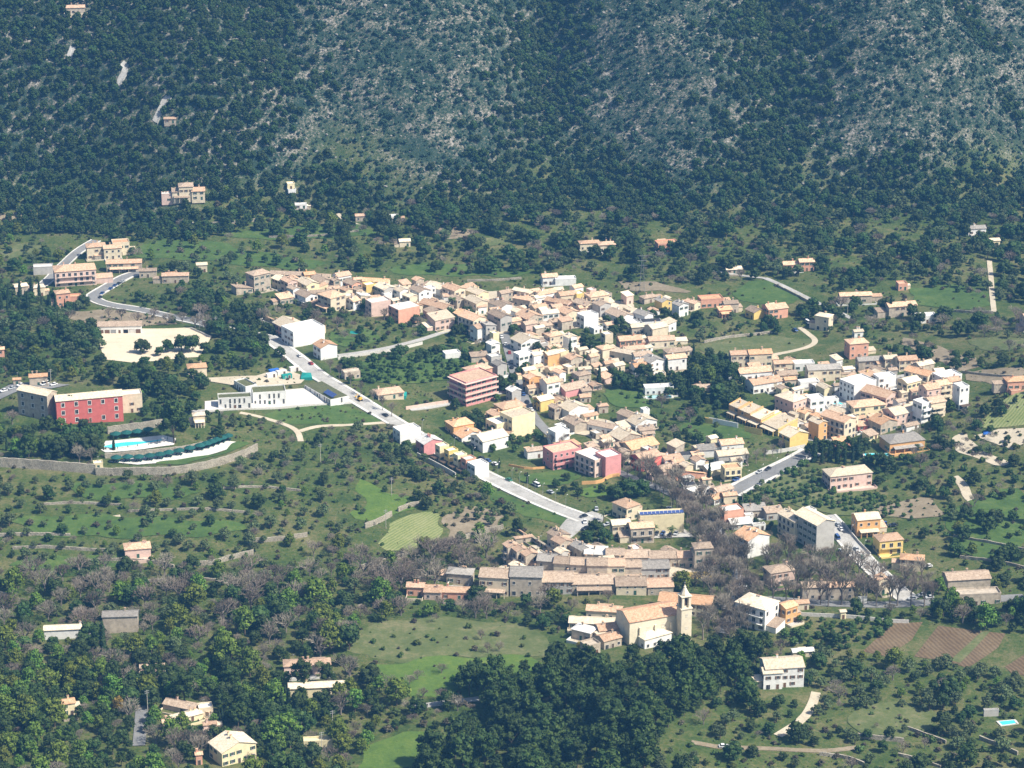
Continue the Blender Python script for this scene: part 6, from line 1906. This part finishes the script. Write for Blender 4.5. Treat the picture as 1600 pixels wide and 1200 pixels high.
FIRST_CROWNS = {}
REST = {}
def plant_all():
    for kind, rows in TREES.items():
        fn, nv, nm, desc, cat = SPEC[kind]
        A = np.array([r[:3] for r in rows]); z = zat(A[:, 0], A[:, 1]); px, py, f = project(A[:, 0], A[:, 1], z + A[:, 2] * .5)
        size = A[:, 2] * FPX / f
        infr = (px > -5) & (px < 1605) & (py > -5) & (py < 1212)
        named = np.array([r[3][0] == '!' for r in rows])
        order = sorted(range(len(rows)), key=lambda i: (not (named[i] and infr[i]), not infr[i], -size[i]))
        cap = {'scrub': 200, 'rock': 100}.get(kind, 298)
        inds = [i for i in order[:cap] if infr[i]]
        chosen = set(inds)
        REST[kind] = [rows[i] for i in range(len(rows)) if i not in chosen]
        FIRST_CROWNS[kind] = []
        # label: zone, size class and side of the zone
        zs = {}
        for i in inds: zs.setdefault(rows[i][3], []).append(i)
        for ph, ii in zs.items():
            if ph[0] == '!':
                ii.sort(key=lambda i: px[i])
                for k, i in enumerate(ii):
                    w = nth_word(k)
                    lab = ph[1:] if len(ii) == 1 else (ph[1:] + (', leftmost' if k == 0 else f', {w} from left' if w else f', number {k + 1} from left'))
                    plant(kind, rows[i], z[i], lab, ph[1:], k + i)
                continue
            ii.sort(key=lambda i: -py[i])
            nrow = max(1, -(-len(ii) // 10)); per = -(-len(ii) // nrow)
            for r0 in range(0, len(ii), per):
                band = sorted(ii[r0:r0 + per], key=lambda i: px[i])
                rw = nth_word(r0 // per) or f'{r0 // per + 1}th'
                for k, i in enumerate(band):
                    lab = f'{desc} {ph}'
                    if nrow > 1: lab += f', {rw} row'
                    if len(band) > 1: lab += f', {"first" if k == 0 else nth_word(k)} from left'
                    plant(kind, rows[i], z[i], lab, f'{cat}s {ph}', i)
def plant(kind, row, z, lab, group, seed):
    fn, nv, nm, desc, cat = SPEC[kind]
    r_ = random.Random(int(seed) * 31 + 7)
    tr, cr = PROTO[kind][r_.randrange(nv)] if len(FIRST_CROWNS[kind]) >= nv else PROTO[kind][len(FIRST_CROWNS[kind])]
    s = row[2]; wob = r_.uniform(.88, 1.15)
    if tr is None:
        root = link(nm, cr, loc=(row[0], row[1], z), rz=r_.uniform(0, 6.28), sc=(s * wob, s * wob, s)); crown = root
    else:
        root = link(nm, None, loc=(row[0], row[1], z), rz=r_.uniform(0, 6.28), sc=(s * wob, s * wob, s))
        link('trunk', tr, root); crown = link('crown', cr, root)
    if len(FIRST_CROWNS[kind]) < nv: FIRST_CROWNS[kind].append(crown)
    tag(root, lab, cat, group)
plant_all()
STUFFN = {'pine': ('forest', 'dark pine forest on the mountain at the left'), 'oak': ('woodland', 'dark evergreen woodland over the mountain foot and slopes'), 'scrub': ('scrub', 'low green shrubs scattered over the pale mountainside'),
          'bush': ('undergrowth', 'small green bushes over the valley slopes'), 'olive': ('olive_groves', 'grey-green olive trees on the further terraces'), 'fresh': ('leafy_woodland', 'fresh green trees further away'),
          'orange': ('orchards', 'dense low orchard trees further away'), 'bare': ('bare_woodland', 'leafless grey trees further away'), 'plane': ('plane_woodland', 'further bare plane trees'), 'cypress': ('cypress_woodland', 'further dark cypresses'), 'drybush': ('dry_undergrowth', 'small brown dry bushes over the valley slopes'), 'rock': ('rocks', 'pale limestone rocks strewn over the mountainside'), 'palm': ('palm_grove', 'further palms'), 'autumn': ('blossom', 'golden blossom')}
# rough growth a metre or less high over all the open ground
n = 34000
gx_, gy_ = rng.uniform(-330, 330, n), rng.uniform(930, 1740, n)
px_, py_, _f = project(gx_, gy_, zat(gx_, gy_))
ok = (px_ > -30) & (px_ < 1630) & (py_ > 250) & (py_ < 1230)
v_ = np.sin(gx_ / 13) * np.sin(gy_ / 17 + 1) + .6 * np.sin(gx_ / 5.1 + gy_ / 6.3)
ok &= rng.random(n) < (.45 + .4 * v_)
gx_, gy_ = gx_[ok], gy_[ok]
ok = freemask(gx_, gy_); gx_, gy_ = gx_[ok], gy_[ok]
FIELDS = [o for o in COL.objects if o.name.split('.')[0] in ('ploughed_field', 'earth_field', 'vineyard_field', 'grass_field', 'sports_ground', 'bare_field', 'mown_field', 'forecourt', 'grass_strip', 'meadow')]
keep = np.ones(len(gx_), bool)
for o in FIELDS:
    c = np.array([v.co[:2] for v in o.data.vertices]); lo, hi = c.min(0), c.max(0)
    s_ = (gx_ > lo[0]) & (gx_ < hi[0]) & (gy_ > lo[1]) & (gy_ < hi[1])
    keep &= ~(s_ & (rng.random(len(gx_)) < .85))
for a, b_ in zip(gx_[keep], gy_[keep]): REST['drybush' if rng.random() < .42 else 'bush'].append((a, b_, .4 + 1.7 * rng.random() ** 2.4, ''))
for kind, rows in REST.items():
    if rows: scatter(STUFFN[kind][0], STUFFN[kind][1], kind, rows)
# ------------------------------------------------------------------ cars
def car_body(long, tall, van=False):
    L, W, H = long, 1.75, tall
    b = MB()
    prof = [(-L / 2, .35), (-L / 2, .78), (-L / 2 + .9 if not van else -L / 2 + .5, .92), (L / 2 - .25, .95), (L / 2, .8), (L / 2, .35)]
    n = len(prof)
    vs = [(x, -W / 2, z) for x, z in prof] + [(x, W / 2, z) for x, z in prof]
    b.add(vs, [tuple(range(n)), tuple(range(2 * n - 1, n - 1, -1))] + [(i, i + n, (i + 1) % n + n, (i + 1) % n) for i in range(n)])
    return b, L, W, H
def car_meshes(long, tall, van=False):
    b, L, W, H = car_body(long, tall, van)
    x0, x1 = (-L / 2 + .55, L / 2 - .08) if van else (-L / 2 + 1.1, L / 2 - .3)
    t0, t1 = (-L / 2 + 1.1, L / 2 - .15) if van else (-L / 2 + 1.9, L / 2 - .85)
    a = .86
    rv = [(t0, -W / 2 * a + .1, H), (t1, -W / 2 * a + .1, H), (t1, W / 2 * a - .1, H), (t0, W / 2 * a - .1, H)]
    b.add([(x, y, z - .07) for x, y, z in rv] + rv, [(3, 2, 1, 0), (4, 5, 6, 7), (0, 1, 5, 4), (1, 2, 6, 5), (2, 3, 7, 6), (3, 0, 4, 7)])
    g = MB(); lv = [(x0, -W / 2 * .93, .925), (x1, -W / 2 * .93, .925), (x1, W / 2 * .93, .925), (x0, W / 2 * .93, .925)]
    g.add(lv + [(x, y, z - .075) for x, y, z in rv], [(3, 2, 1, 0), (4, 5, 6, 7), (0, 1, 5, 4), (1, 2, 6, 5), (2, 3, 7, 6), (3, 0, 4, 7)])
    gm = g.mesh('window_glass', ['pane'])
    return b, gm, L, W
def wheel_mesh():
    b = MB(); b.tube((0, -.1, 0), (0, .1, 0), .31, .31, 10, 0); b.tube((0, -.11, 0), (0, .11, 0), .17, .17, 8, 1)
    return b.mesh('wheel', ['rubber', 'car_silver'])
WHEEL = wheel_mesh()
CARM = {}
for shape_, args in (('car', (4.1, 1.46)), ('van', (4.9, 1.95, True))):
    b, gm, L, W = car_meshes(*args)
    for c in ('white', 'silver', 'blue', 'dark', 'red', 'green', 'yellow'):
        CARM[shape_, c] = (mesh('body', b.v, b.f, ['car_' + c]), gm, L, W)
    lm = MB(); lm.box(-.03, .03, -.18, .18, -.08, .08)
LAMP = lm.mesh('headlight', ['frame_white'])
def heading(x, y):
    best = None
    for c, d, w in ROADS:
        k = np.argmin((c[:, 0] - x) ** 2 + (c[:, 1] - y) ** 2); dd = (c[k, 0] - x) ** 2 + (c[k, 1] - y) ** 2
        if best is None or dd < best[0]: best = (dd, math.atan2(d[k, 1], d[k, 0]))
    return best[1]
def car(px, py, col, where, shape_='car', turn=None):
    q = P(px, py); a = heading(q.x, q.y) if turn is None else turn
    bm_, gm, L, W = CARM[shape_, col]
    z = q.z + .46
    o = link('parked_car' if shape_ == 'car' else 'parked_van', None, loc=(q.x, q.y, z), rz=a)
    link('body', bm_, o); link('window_glass', gm, o)
    for sx in (-1, 1):
        for sy in (-1, 1): link('wheel', WHEEL, o, (sx * L * .31, sy * (W / 2 - .08), .31))
    for sy in (-1, 1): link('headlight', LAMP, o, (-L / 2 - .02, sy * .6, .66))
    o['where'] = where
    CARS.append((o, col, shape_, where, px))
CARS = []
for px, py, c in ((784, 529, 'white'), (790, 540, 'white'), (796, 553, 'red'), (799, 567, 'silver'), (800, 576, 'dark'), (805, 592, 'silver'), (818, 618, 'blue'), (824, 630, 'dark'), (830, 642, 'white'), (777, 512, 'silver'), (808, 603, 'dark')): car(px, py, c, 'in the narrow main street')
for px, py, c in ((468, 558, 'white'), (486, 570, 'red'), (602, 651, 'dark'), (752, 718, 'dark'), (762, 722, 'blue'), (773, 727, 'white'), (795, 752, 'green'), (860, 771, 'silver')): car(px, py, c, 'on the pale street')
car(838, 760, 'white', 'on the pale street', 'van')
for px, py, c in ((932, 798, 'silver'), (912, 809, 'dark'), (914, 818, 'white'), (948, 822, 'silver'), (915, 828, 'dark')): car(px, py, c, 'on the forecourt at the street end', turn=.6 + (px % 3) * .5)
for px, py, c in ((1296, 814, 'blue'), (1309, 822, 'silver'), (1314, 829, 'white'), (1308, 842, 'blue'), (1338, 860, 'silver'), (1342, 866, 'white'), (1347, 873, 'green'), (1314, 863, 'silver'), (1288, 812, 'blue'), (1300, 818, 'white'), (1390, 905, 'silver')): car(px, py, c, 'in the street beside the workshop', 'van' if px == 1308 else 'car')
for px, py, c in ((157, 466, 'dark'), (160, 460, 'blue'), (173, 453, 'blue'), (180, 448, 'blue'), (186, 445, 'dark'), (192, 442, 'silver')): car(px, py, c, 'on the hairpin road')
for px, py, c in ((1152, 914, 'silver'), (1164, 921, 'white'), (1131, 952, 'white'), (1046, 797, 'silver'), (1157, 936, 'dark')): car(px, py, c, 'under the bare plane trees')
for px, py, c in ((1026, 836, 'dark'), (1036, 836, 'blue'), (1047, 838, 'dark'), (1056, 836, 'silver')): car(px, py, c, 'before the yellow hall', turn=1.3)
for px, py, c in ((1150, 752, 'blue'), (1200, 735, 'dark'), (1186, 740, 'silver')): car(px, py, c, 'on the road of dark cypresses')
for px, py, c in ((6, 613, 'white'), (18, 609, 'silver'), (32, 604, 'white'), (70, 602, 'white'), (84, 603, 'white')): car(px, py, c, 'behind the red hotel', 'van' if px == 70 else 'car', .8)
car(1131, 1169, 'white', 'on the brown track among the pines')
car(1450, 887, 'white', 'beside the cream villa at the right', turn=.2)
car(1256, 891, 'blue', 'among the bare trees', turn=.1)
for px, py in ((1440, 932), (1425, 938), (1452, 936)): car(px, py, 'silver', 'at the end of the lower road', turn=.3)
car(1262, 506, 'white', 'at the end of the farm track', 'van'); car(1243, 518, 'blue', 'at the end of the farm track')
car(1378, 822, 'blue', 'beside the arched orange villa', 'van', .1); car(1395, 823, 'dark', 'beside the arched orange villa', 'car', .1)
by = {}
for t in CARS: by.setdefault((t[1], t[2], t[3]), []).append(t)
for (c, s, w), ts in by.items():
    ts.sort(key=lambda t: t[4])
    for k, t in enumerate(ts):
        noun = 'car' if s == 'car' else 'van'
        lab = f'{c} {noun} parked {w}' if len(ts) == 1 else f'{c} {noun} parked {w}, ' + ('leftmost' if k == 0 else f'{nth_word(k)} from left')
        tag(t[0], lab, noun, 'parked cars')
        del t[0]['where']

# yellow digger on the pale street
q = P(562, 627)
o = link('digger', None, loc=(q.x, q.y, q.z + .5), rz=-.9); tag(o, 'small yellow digger working on the pale street', 'digger')
b = MB(); b.box(-1.4, 1.4, -1.0, -.6, 0, .7); b.box(-1.4, 1.4, .6, 1.0, 0, .7); link('track', b.mesh('track', ['rubber']), o)
b = MB(); b.box(-1.3, 1.2, -.9, .9, .72, 1.4); b.box(.3, 1.3, -.9, .9, 1.4, 1.9); link('body', b.mesh('body', ['car_yellow']), o)
b = MB(); b.box(-.9, .3, -.8, .2, 1.41, 2.7); link('cab', b.mesh('cab', ['pane']), o)
b = MB(); b.tube((-1.2, .5, 1.4), (-3, .5, 3), .18, .14, 5); b.tube((-3, .5, 3), (-4.2, .5, 1.2), .14, .1, 5); b.box(-4.6, -3.9, .1, .9, .6, 1.25); link('arm', b.mesh('arm', ['car_yellow']), o)

# ------------------------------------------------------------------ hotel pool, parasols, loungers
def pool(pts, label, water='pool_water', lift=.28):
    w = [P(*p) for p in pts]
    c = sum(w, Vector()) / len(w); z = max(p.z for p in w) + lift
    root = link('swimming_pool', None, loc=(c.x, c.y, z)); tag(root, label, 'swimming pool', 'swimming pools')
    n = len(w); loc = [Vector((p.x - c.x, p.y - c.y, 0)) for p in w]
    area = sum(loc[i].x * loc[(i + 1) % n].y - loc[(i + 1) % n].x * loc[i].y for i in range(n))
    if area < 0: loc = loc[::-1]
    out = [v + v.normalized() * 1.0 for v in loc]
    vs = [(*v[:2], .05) for v in out] + [(*v[:2], .05) for v in loc] + [(*v[:2], -2.5) for v in out] + [(*v[:2], -.5) for v in loc]
    fs = []
    for i in range(n):
        j = (i + 1) % n
        fs += [(i, j, n + j, n + i), (2 * n + i, 2 * n + j, j, i), (n + i, n + j, 3 * n + j, 3 * n + i)]
    link('coping', mesh('coping', vs, fs, 'paving_pale'), root)
    link('water', mesh('water', [(*v[:2], -.12) for v in loc], [tuple(range(n))], water), root)
pool([(162, 700), (168, 693), (205, 689), (250, 685), (254, 690), (215, 697), (170, 703)], 'long turquoise pool in front of the red hotel')
pool([(1350, 712), (1395, 709), (1398, 713), (1352, 716)], 'narrow blue pool below the grey-roofed orange villa')
pool([(1010, 620), (1048, 618), (1050, 622), (1012, 624)], 'pale pool before the low white house in the dark gardens')
pool([(1560, 1128), (1584, 1126), (1588, 1131), (1566, 1134)], 'small blue pool at the right edge')
pool([(1300, 630), (1318, 629), (1320, 633), (1302, 634)], 'small pool between right hand houses')

def parasol_meshes():
    b = MB(); b.tube((0, 0, 0), (0, 0, 3.5), .05, .04, 6); b.lathe([(.4, 0), (.38, .12), (.08, .16)], 10)
    pole = b.mesh('pole', ['wood_dark'])
    b = MB(); n = 8; r_ = 3.0
    vs = [(0, 0, 3.7)] + [(r_ * math.cos(2 * math.pi * k / n + .39), r_ * math.sin(2 * math.pi * k / n + .39), 2.35) for k in range(n)]
    vs += [(r_ * .99 * math.cos(2 * math.pi * k / n + .39), r_ * .99 * math.sin(2 * math.pi * k / n + .39), 2.1) for k in range(n)]
    fs = [(0, 1 + k, 1 + (k + 1) % n) for k in range(n)] + [(1 + k, 1 + n + k, 1 + n + (k + 1) % n, 1 + (k + 1) % n) for k in range(n)]
    b.add(vs, fs); can = b.mesh('canopy', ['parasol_green'])
    b = MB(); b.tube((0, 0, 0), (0, 0, 2.6), .05, .04, 6); b.lathe([(.05, 1.0), (.2, 1.2), (.16, 1.9), (.06, 2.6), (.02, 2.75)], 8)
    return pole, can, b.mesh('folded_canopy', ['parasol_green'])
PPOLE, PCAN, PFOLD = parasol_meshes()
def lounger_mesh():
    b = MB(); b.box(-.95, .35, -.33, .33, .28, .36)
    b.add([(.35, -.33, .28), (.35, .33, .28), (1.0, .33, .72), (1.0, -.33, .72), (.32, -.33, .36), (.32, .33, .36), (.95, .33, .8), (.95, -.33, .8)], [(0, 1, 2, 3), (7, 6, 5, 4), (0, 4, 5, 1), (1, 5, 6, 2), (2, 6, 7, 3), (3, 7, 4, 0)])
    f = MB()
    for x in (-.85, .3):
        for y in (-.28, .28): f.box(x - .03, x + .03, y - .03, y + .03, 0, .275)
    return b.mesh('cushion', ['parasol_green']), f.mesh('frame', ['frame_white'])
LCUSH, LFRAME = lounger_mesh()
def para(lst, where, z=.35):
    for k, (px, py) in enumerate(lst):
        q = P(px, py)
        o = link('parasol', None, loc=(q.x, q.y, q.z + z), rz=px * .3)
        link('pole', PPOLE, o); link('canopy', PCAN, o)
        tag(o, f'open dark green parasol {where}, ' + ('leftmost' if k == 0 else f'{nth_word(k)} from left'), 'parasol', 'open green parasols of the hotel')
        for s in (-1, 1):
            l = link('sun_lounger', None, loc=(q.x + s * 1.3, q.y - .9, q.z + z), rz=1.3)
            link('cushion', LCUSH, l); link('frame', LFRAME, l)
            tag(l, f'green lounger {"left" if s < 0 else "right"} under {"leftmost" if k == 0 else nth_word(k)} parasol {where}', 'sun lounger', 'sun loungers of the hotel')
para([(181, 685), (198, 683), (215, 681), (232, 678)], 'behind the hotel pool')
para([(182, 722), (200, 721), (217, 721), (234, 719)], 'at the left of the lower terrace')
para([(250, 717), (264, 714), (280, 711), (297, 707)], 'in the middle of the lower terrace')
para([(313, 703), (323, 700), (331, 697), (339, 694), (347, 691), (356, 688)], 'at the right of the lower terrace')
for k, (px, py) in enumerate(((184, 705), (200, 703), (215, 701), (232, 699), (246, 695), (262, 690))):
    q = P(px, py); o = link('folded_parasol', None, loc=(q.x, q.y, q.z + .3)); link('folded_canopy', PFOLD, o)
    tag(o, 'folded dark green parasol at the near edge of the hotel pool, ' + ('leftmost' if k == 0 else f'{nth_word(k)} from left'), 'parasol', 'folded parasols along the pool')
def tarp(pts, m, label, h=.5):
    w = [P(*p) for p in pts]; c = sum(w, Vector()) / len(w); n = len(w)
    vs = [(p.x - c.x, p.y - c.y, p.z - c.z + h + .25 * (i % 2)) for i, p in enumerate(w)] + [(0, 0, h + .8)] + [(p.x - c.x, p.y - c.y, p.z - c.z - .4) for p in w]
    fs = [(i, (i + 1) % n, n) for i in range(n)] + [(n + 1 + i, n + 1 + (i + 1) % n, (i + 1) % n, i) for i in range(n)]
    o = link('tarpaulin', mesh('tarpaulin', vs, fs, m), loc=c); tag(o, label, 'tarpaulin', 'tarpaulins')
tarp([(612, 622), (634, 624), (636, 617), (614, 615)], 'tarp_teal', 'teal tarpaulin beside the pinkish bungalow', 1.8)
tarp([(1536, 680), (1548, 680), (1548, 675), (1537, 675)], 'tarp_blue', 'blue tarpaulin on the pale dirt terrace')
tarp([(856, 972), (864, 972), (863, 967), (857, 966)], 'tarp_blue', 'small blue tarpaulin left of the church')
tarp([(470, 594), (488, 594), (486, 586), (472, 586)], 'tarp_teal', 'green sheeted heap at the building plot', 1.4)
tarp([(545, 522), (563, 523), (565, 519), (548, 518)], 'tarp_teal', 'green net court in the upper gardens', .2)
# site containers on the building plot
for k, (px, py, m_, l) in enumerate(((424, 590, 'frame_white', 'white'), (440, 586, 'frame_white', 'second white'), (448, 592, 'tarp_teal', 'green'), (428, 584, 'tarp_blue', 'blue'), (460, 580, 'frame_white', 'cream coloured'))):
    q = P(px, py); o = link('site_cabin', None, loc=q, rz=.5)
    b = MB(); b.box(-2.8, 2.8, -1.2, 1.2, .1, 2.6); b.box(-2.85, 2.85, -1.25, 1.25, 2.603, 2.75); b.box(-2.8, -2.4, -1.1, 1.1, -.5, .097); b.box(2.4, 2.8, -1.1, 1.1, -.5, .097)
    link('cabin_body', b.mesh('cabin_body', [m_]), o); link('window', WIN['s'], o, (-1, -1.205, 1.1)); link('door', DOOR[2], o, (1.2, -1.205, .1))
    tag(o, l + ' site cabin on the building plot behind the school', 'site cabin', 'site cabins on the building plot')
# roadside billboard
q = P(1347, 946); o = link('billboard', None, loc=q, rz=.05); tag(o, 'white billboard panel beside the lower road under bare trees', 'billboard')
b = MB(); b.box(-1.9, -1.75, -.1, .1, -.5, 4.6); b.box(1.75, 1.9, -.1, .1, -.5, 4.6); link('frame', b.mesh('frame', ['metal_grey']), o)
b = MB(); b.box(-2.1, 2.1, -.2, -.103, 1.2, 4.7); link('panel', b.mesh('panel', ['frame_white']), o)

# ------------------------------------------------------------------ poles and pylon
def pole_meshes(h, arms):
    b = MB(); b.tube((0, 0, -1), (0, 0, h), .16, .1, 6); p = b.mesh('pole', ['stone_trim'])
    a = MB()
    for k in range(arms): a.box(-1.0, 1.0, -.07, .07, h - .5 - k * .9, h - .36 - k * .9)
    for k in range(arms):
        for x in (-.9, -.45, .45, .9): a.tube((x, 0, h - .36 - k * .9), (x, 0, h - .12 - k * .9), .05, .04, 5)
    return p, a.mesh('crossarm', ['metal_grey'])
UP = pole_meshes(10, 2)
for px, py, w in ((501, 722, 'on the bushy slope'), (612, 775, 'beside the bright green terrace'), (603, 826, 'by the pale striped field'), (538, 1106, 'beside the long yellow roof'), (520, 1144, 'by the dark hedge'), (503, 1178, 'at the bottom grove'), (312, 514, 'at the dark trees by the sports ground'), (80, 604, 'behind the red hotel'), (1315, 592, 'beside the cream grey-roofed house'), (1160, 792, 'beside the pink block'), (231, 1112, 'beside the grey lane'), (205, 296, 'in the mountain pine wood'), (338, 520, 'right of the sports ground'), (1324, 494, 'by the lane above the village')):
    q = P(px, py); o = link('utility_pole', None, loc=q, rz=.4)
    link('pole', UP[0], o); link('crossarm', UP[1], o)
    tag(o, 'pale utility pole with crossarms ' + w, 'utility pole', 'utility poles')
b = MB(); b.tube((0, 0, -.5), (0, 0, 6.5), .09, .06, 6); b.tube((0, 0, 6.5), (1.2, 0, 6.8), .05, .04, 5); LPOLE = b.mesh('post', ['metal_grey'])
b = MB(); b.box(1.0, 1.7, -.14, .14, 6.74, 6.9); LHEAD = b.mesh('lamp_head', ['frame_white'])
lp = [(800, 748), (812, 754), (824, 760), (836, 766), (848, 772), (778, 738), (868, 782), (884, 790), (1168, 752), (1190, 742), (1212, 732), (1236, 720), (1330, 838), (1350, 862), (1372, 888), (170, 445), (190, 434), (740, 716), (710, 700), (660, 672)]
lp.sort()
for k, (px, py) in enumerate(lp):
    q = P(px, py + 4); o = link('street_lamp', None, loc=q, rz=1.0); link('post', LPOLE, o); link('lamp_head', LHEAD, o)
    side = 'on the hairpin road' if px < 300 else 'on the pale street' if px < 1000 else 'on the road of dark cypresses' if px < 1300 else 'beside the workshop street'
    same = [j for j, l in enumerate(lp) if ('on the hairpin road' if l[0] < 300 else 'on the pale street' if l[0] < 1000 else 'on the road of dark cypresses' if l[0] < 1300 else 'beside the workshop street') == side]
    kk = same.index(k); w = nth_word(kk)
    tag(o, f'grey street lamp {side}, ' + ('leftmost' if kk == 0 else f'{w} from left' if w else f'number {kk + 1} from left'), 'street lamp', 'street lamps')
q = P(1003, 456); o = link('pylon', None, loc=q); tag(o, 'thin lattice pylon standing behind the upper village', 'pylon')
b = MB(); H = 24
for sx in (-1, 1):
    for sy in (-1, 1): b.tube((sx * 1.6, sy * 1.6, -1), (sx * .25, sy * .25, H), .09, .06, 4)
for k in range(8):
    z0, z1 = k * H / 8, (k + 1) * H / 8; r0, r1 = 1.6 - 1.35 * k / 8, 1.6 - 1.35 * (k + 1) / 8
    for sx in (-1, 1):
        b.tube((sx * r0, -r0, z0), (sx * r1, r1, z1), .04, .04, 3); b.tube((-r0, sx * r0, z0), (r1, sx * r1, z1), .04, .04, 3)
link('lattice', b.mesh('lattice', ['metal_grey']), o)
b = MB()
for z in (17, 20, 23): b.box(-3, 3, -.08, .08, z, z + .16)
link('crossarm', b.mesh('crossarm', ['metal_grey']), o)

# ------------------------------------------------------------------ the air over the valley
hz = bpy.data.materials.new('haze'); hz.use_nodes = True
nt = hz.node_tree
for nd in list(nt.nodes):
    if nd.type != 'OUTPUT_MATERIAL': nt.nodes.remove(nd)
pv = nt.nodes.new('ShaderNodeVolumePrincipled')
pv.inputs['Color'].default_value = (.14, .45, .95, 1); pv.inputs['Density'].default_value = 0.000082; pv.inputs['Anisotropy'].default_value = 0.0
out = next(nd for nd in nt.nodes if nd.type == 'OUTPUT_MATERIAL')
nt.links.new(pv.outputs[0], out.inputs['Volume'])
MATS['haze'] = hz
zmin, zmax = float(GZ.min()) - 4, CAM_H + 12
b = MB(); b.box(-1510, 1510, -110, 3010, zmin, zmax)
o = link('haze', b.mesh('haze', ['haze'])); tag(o, 'thin blue haze filling the valley air', None, kind='stuff')
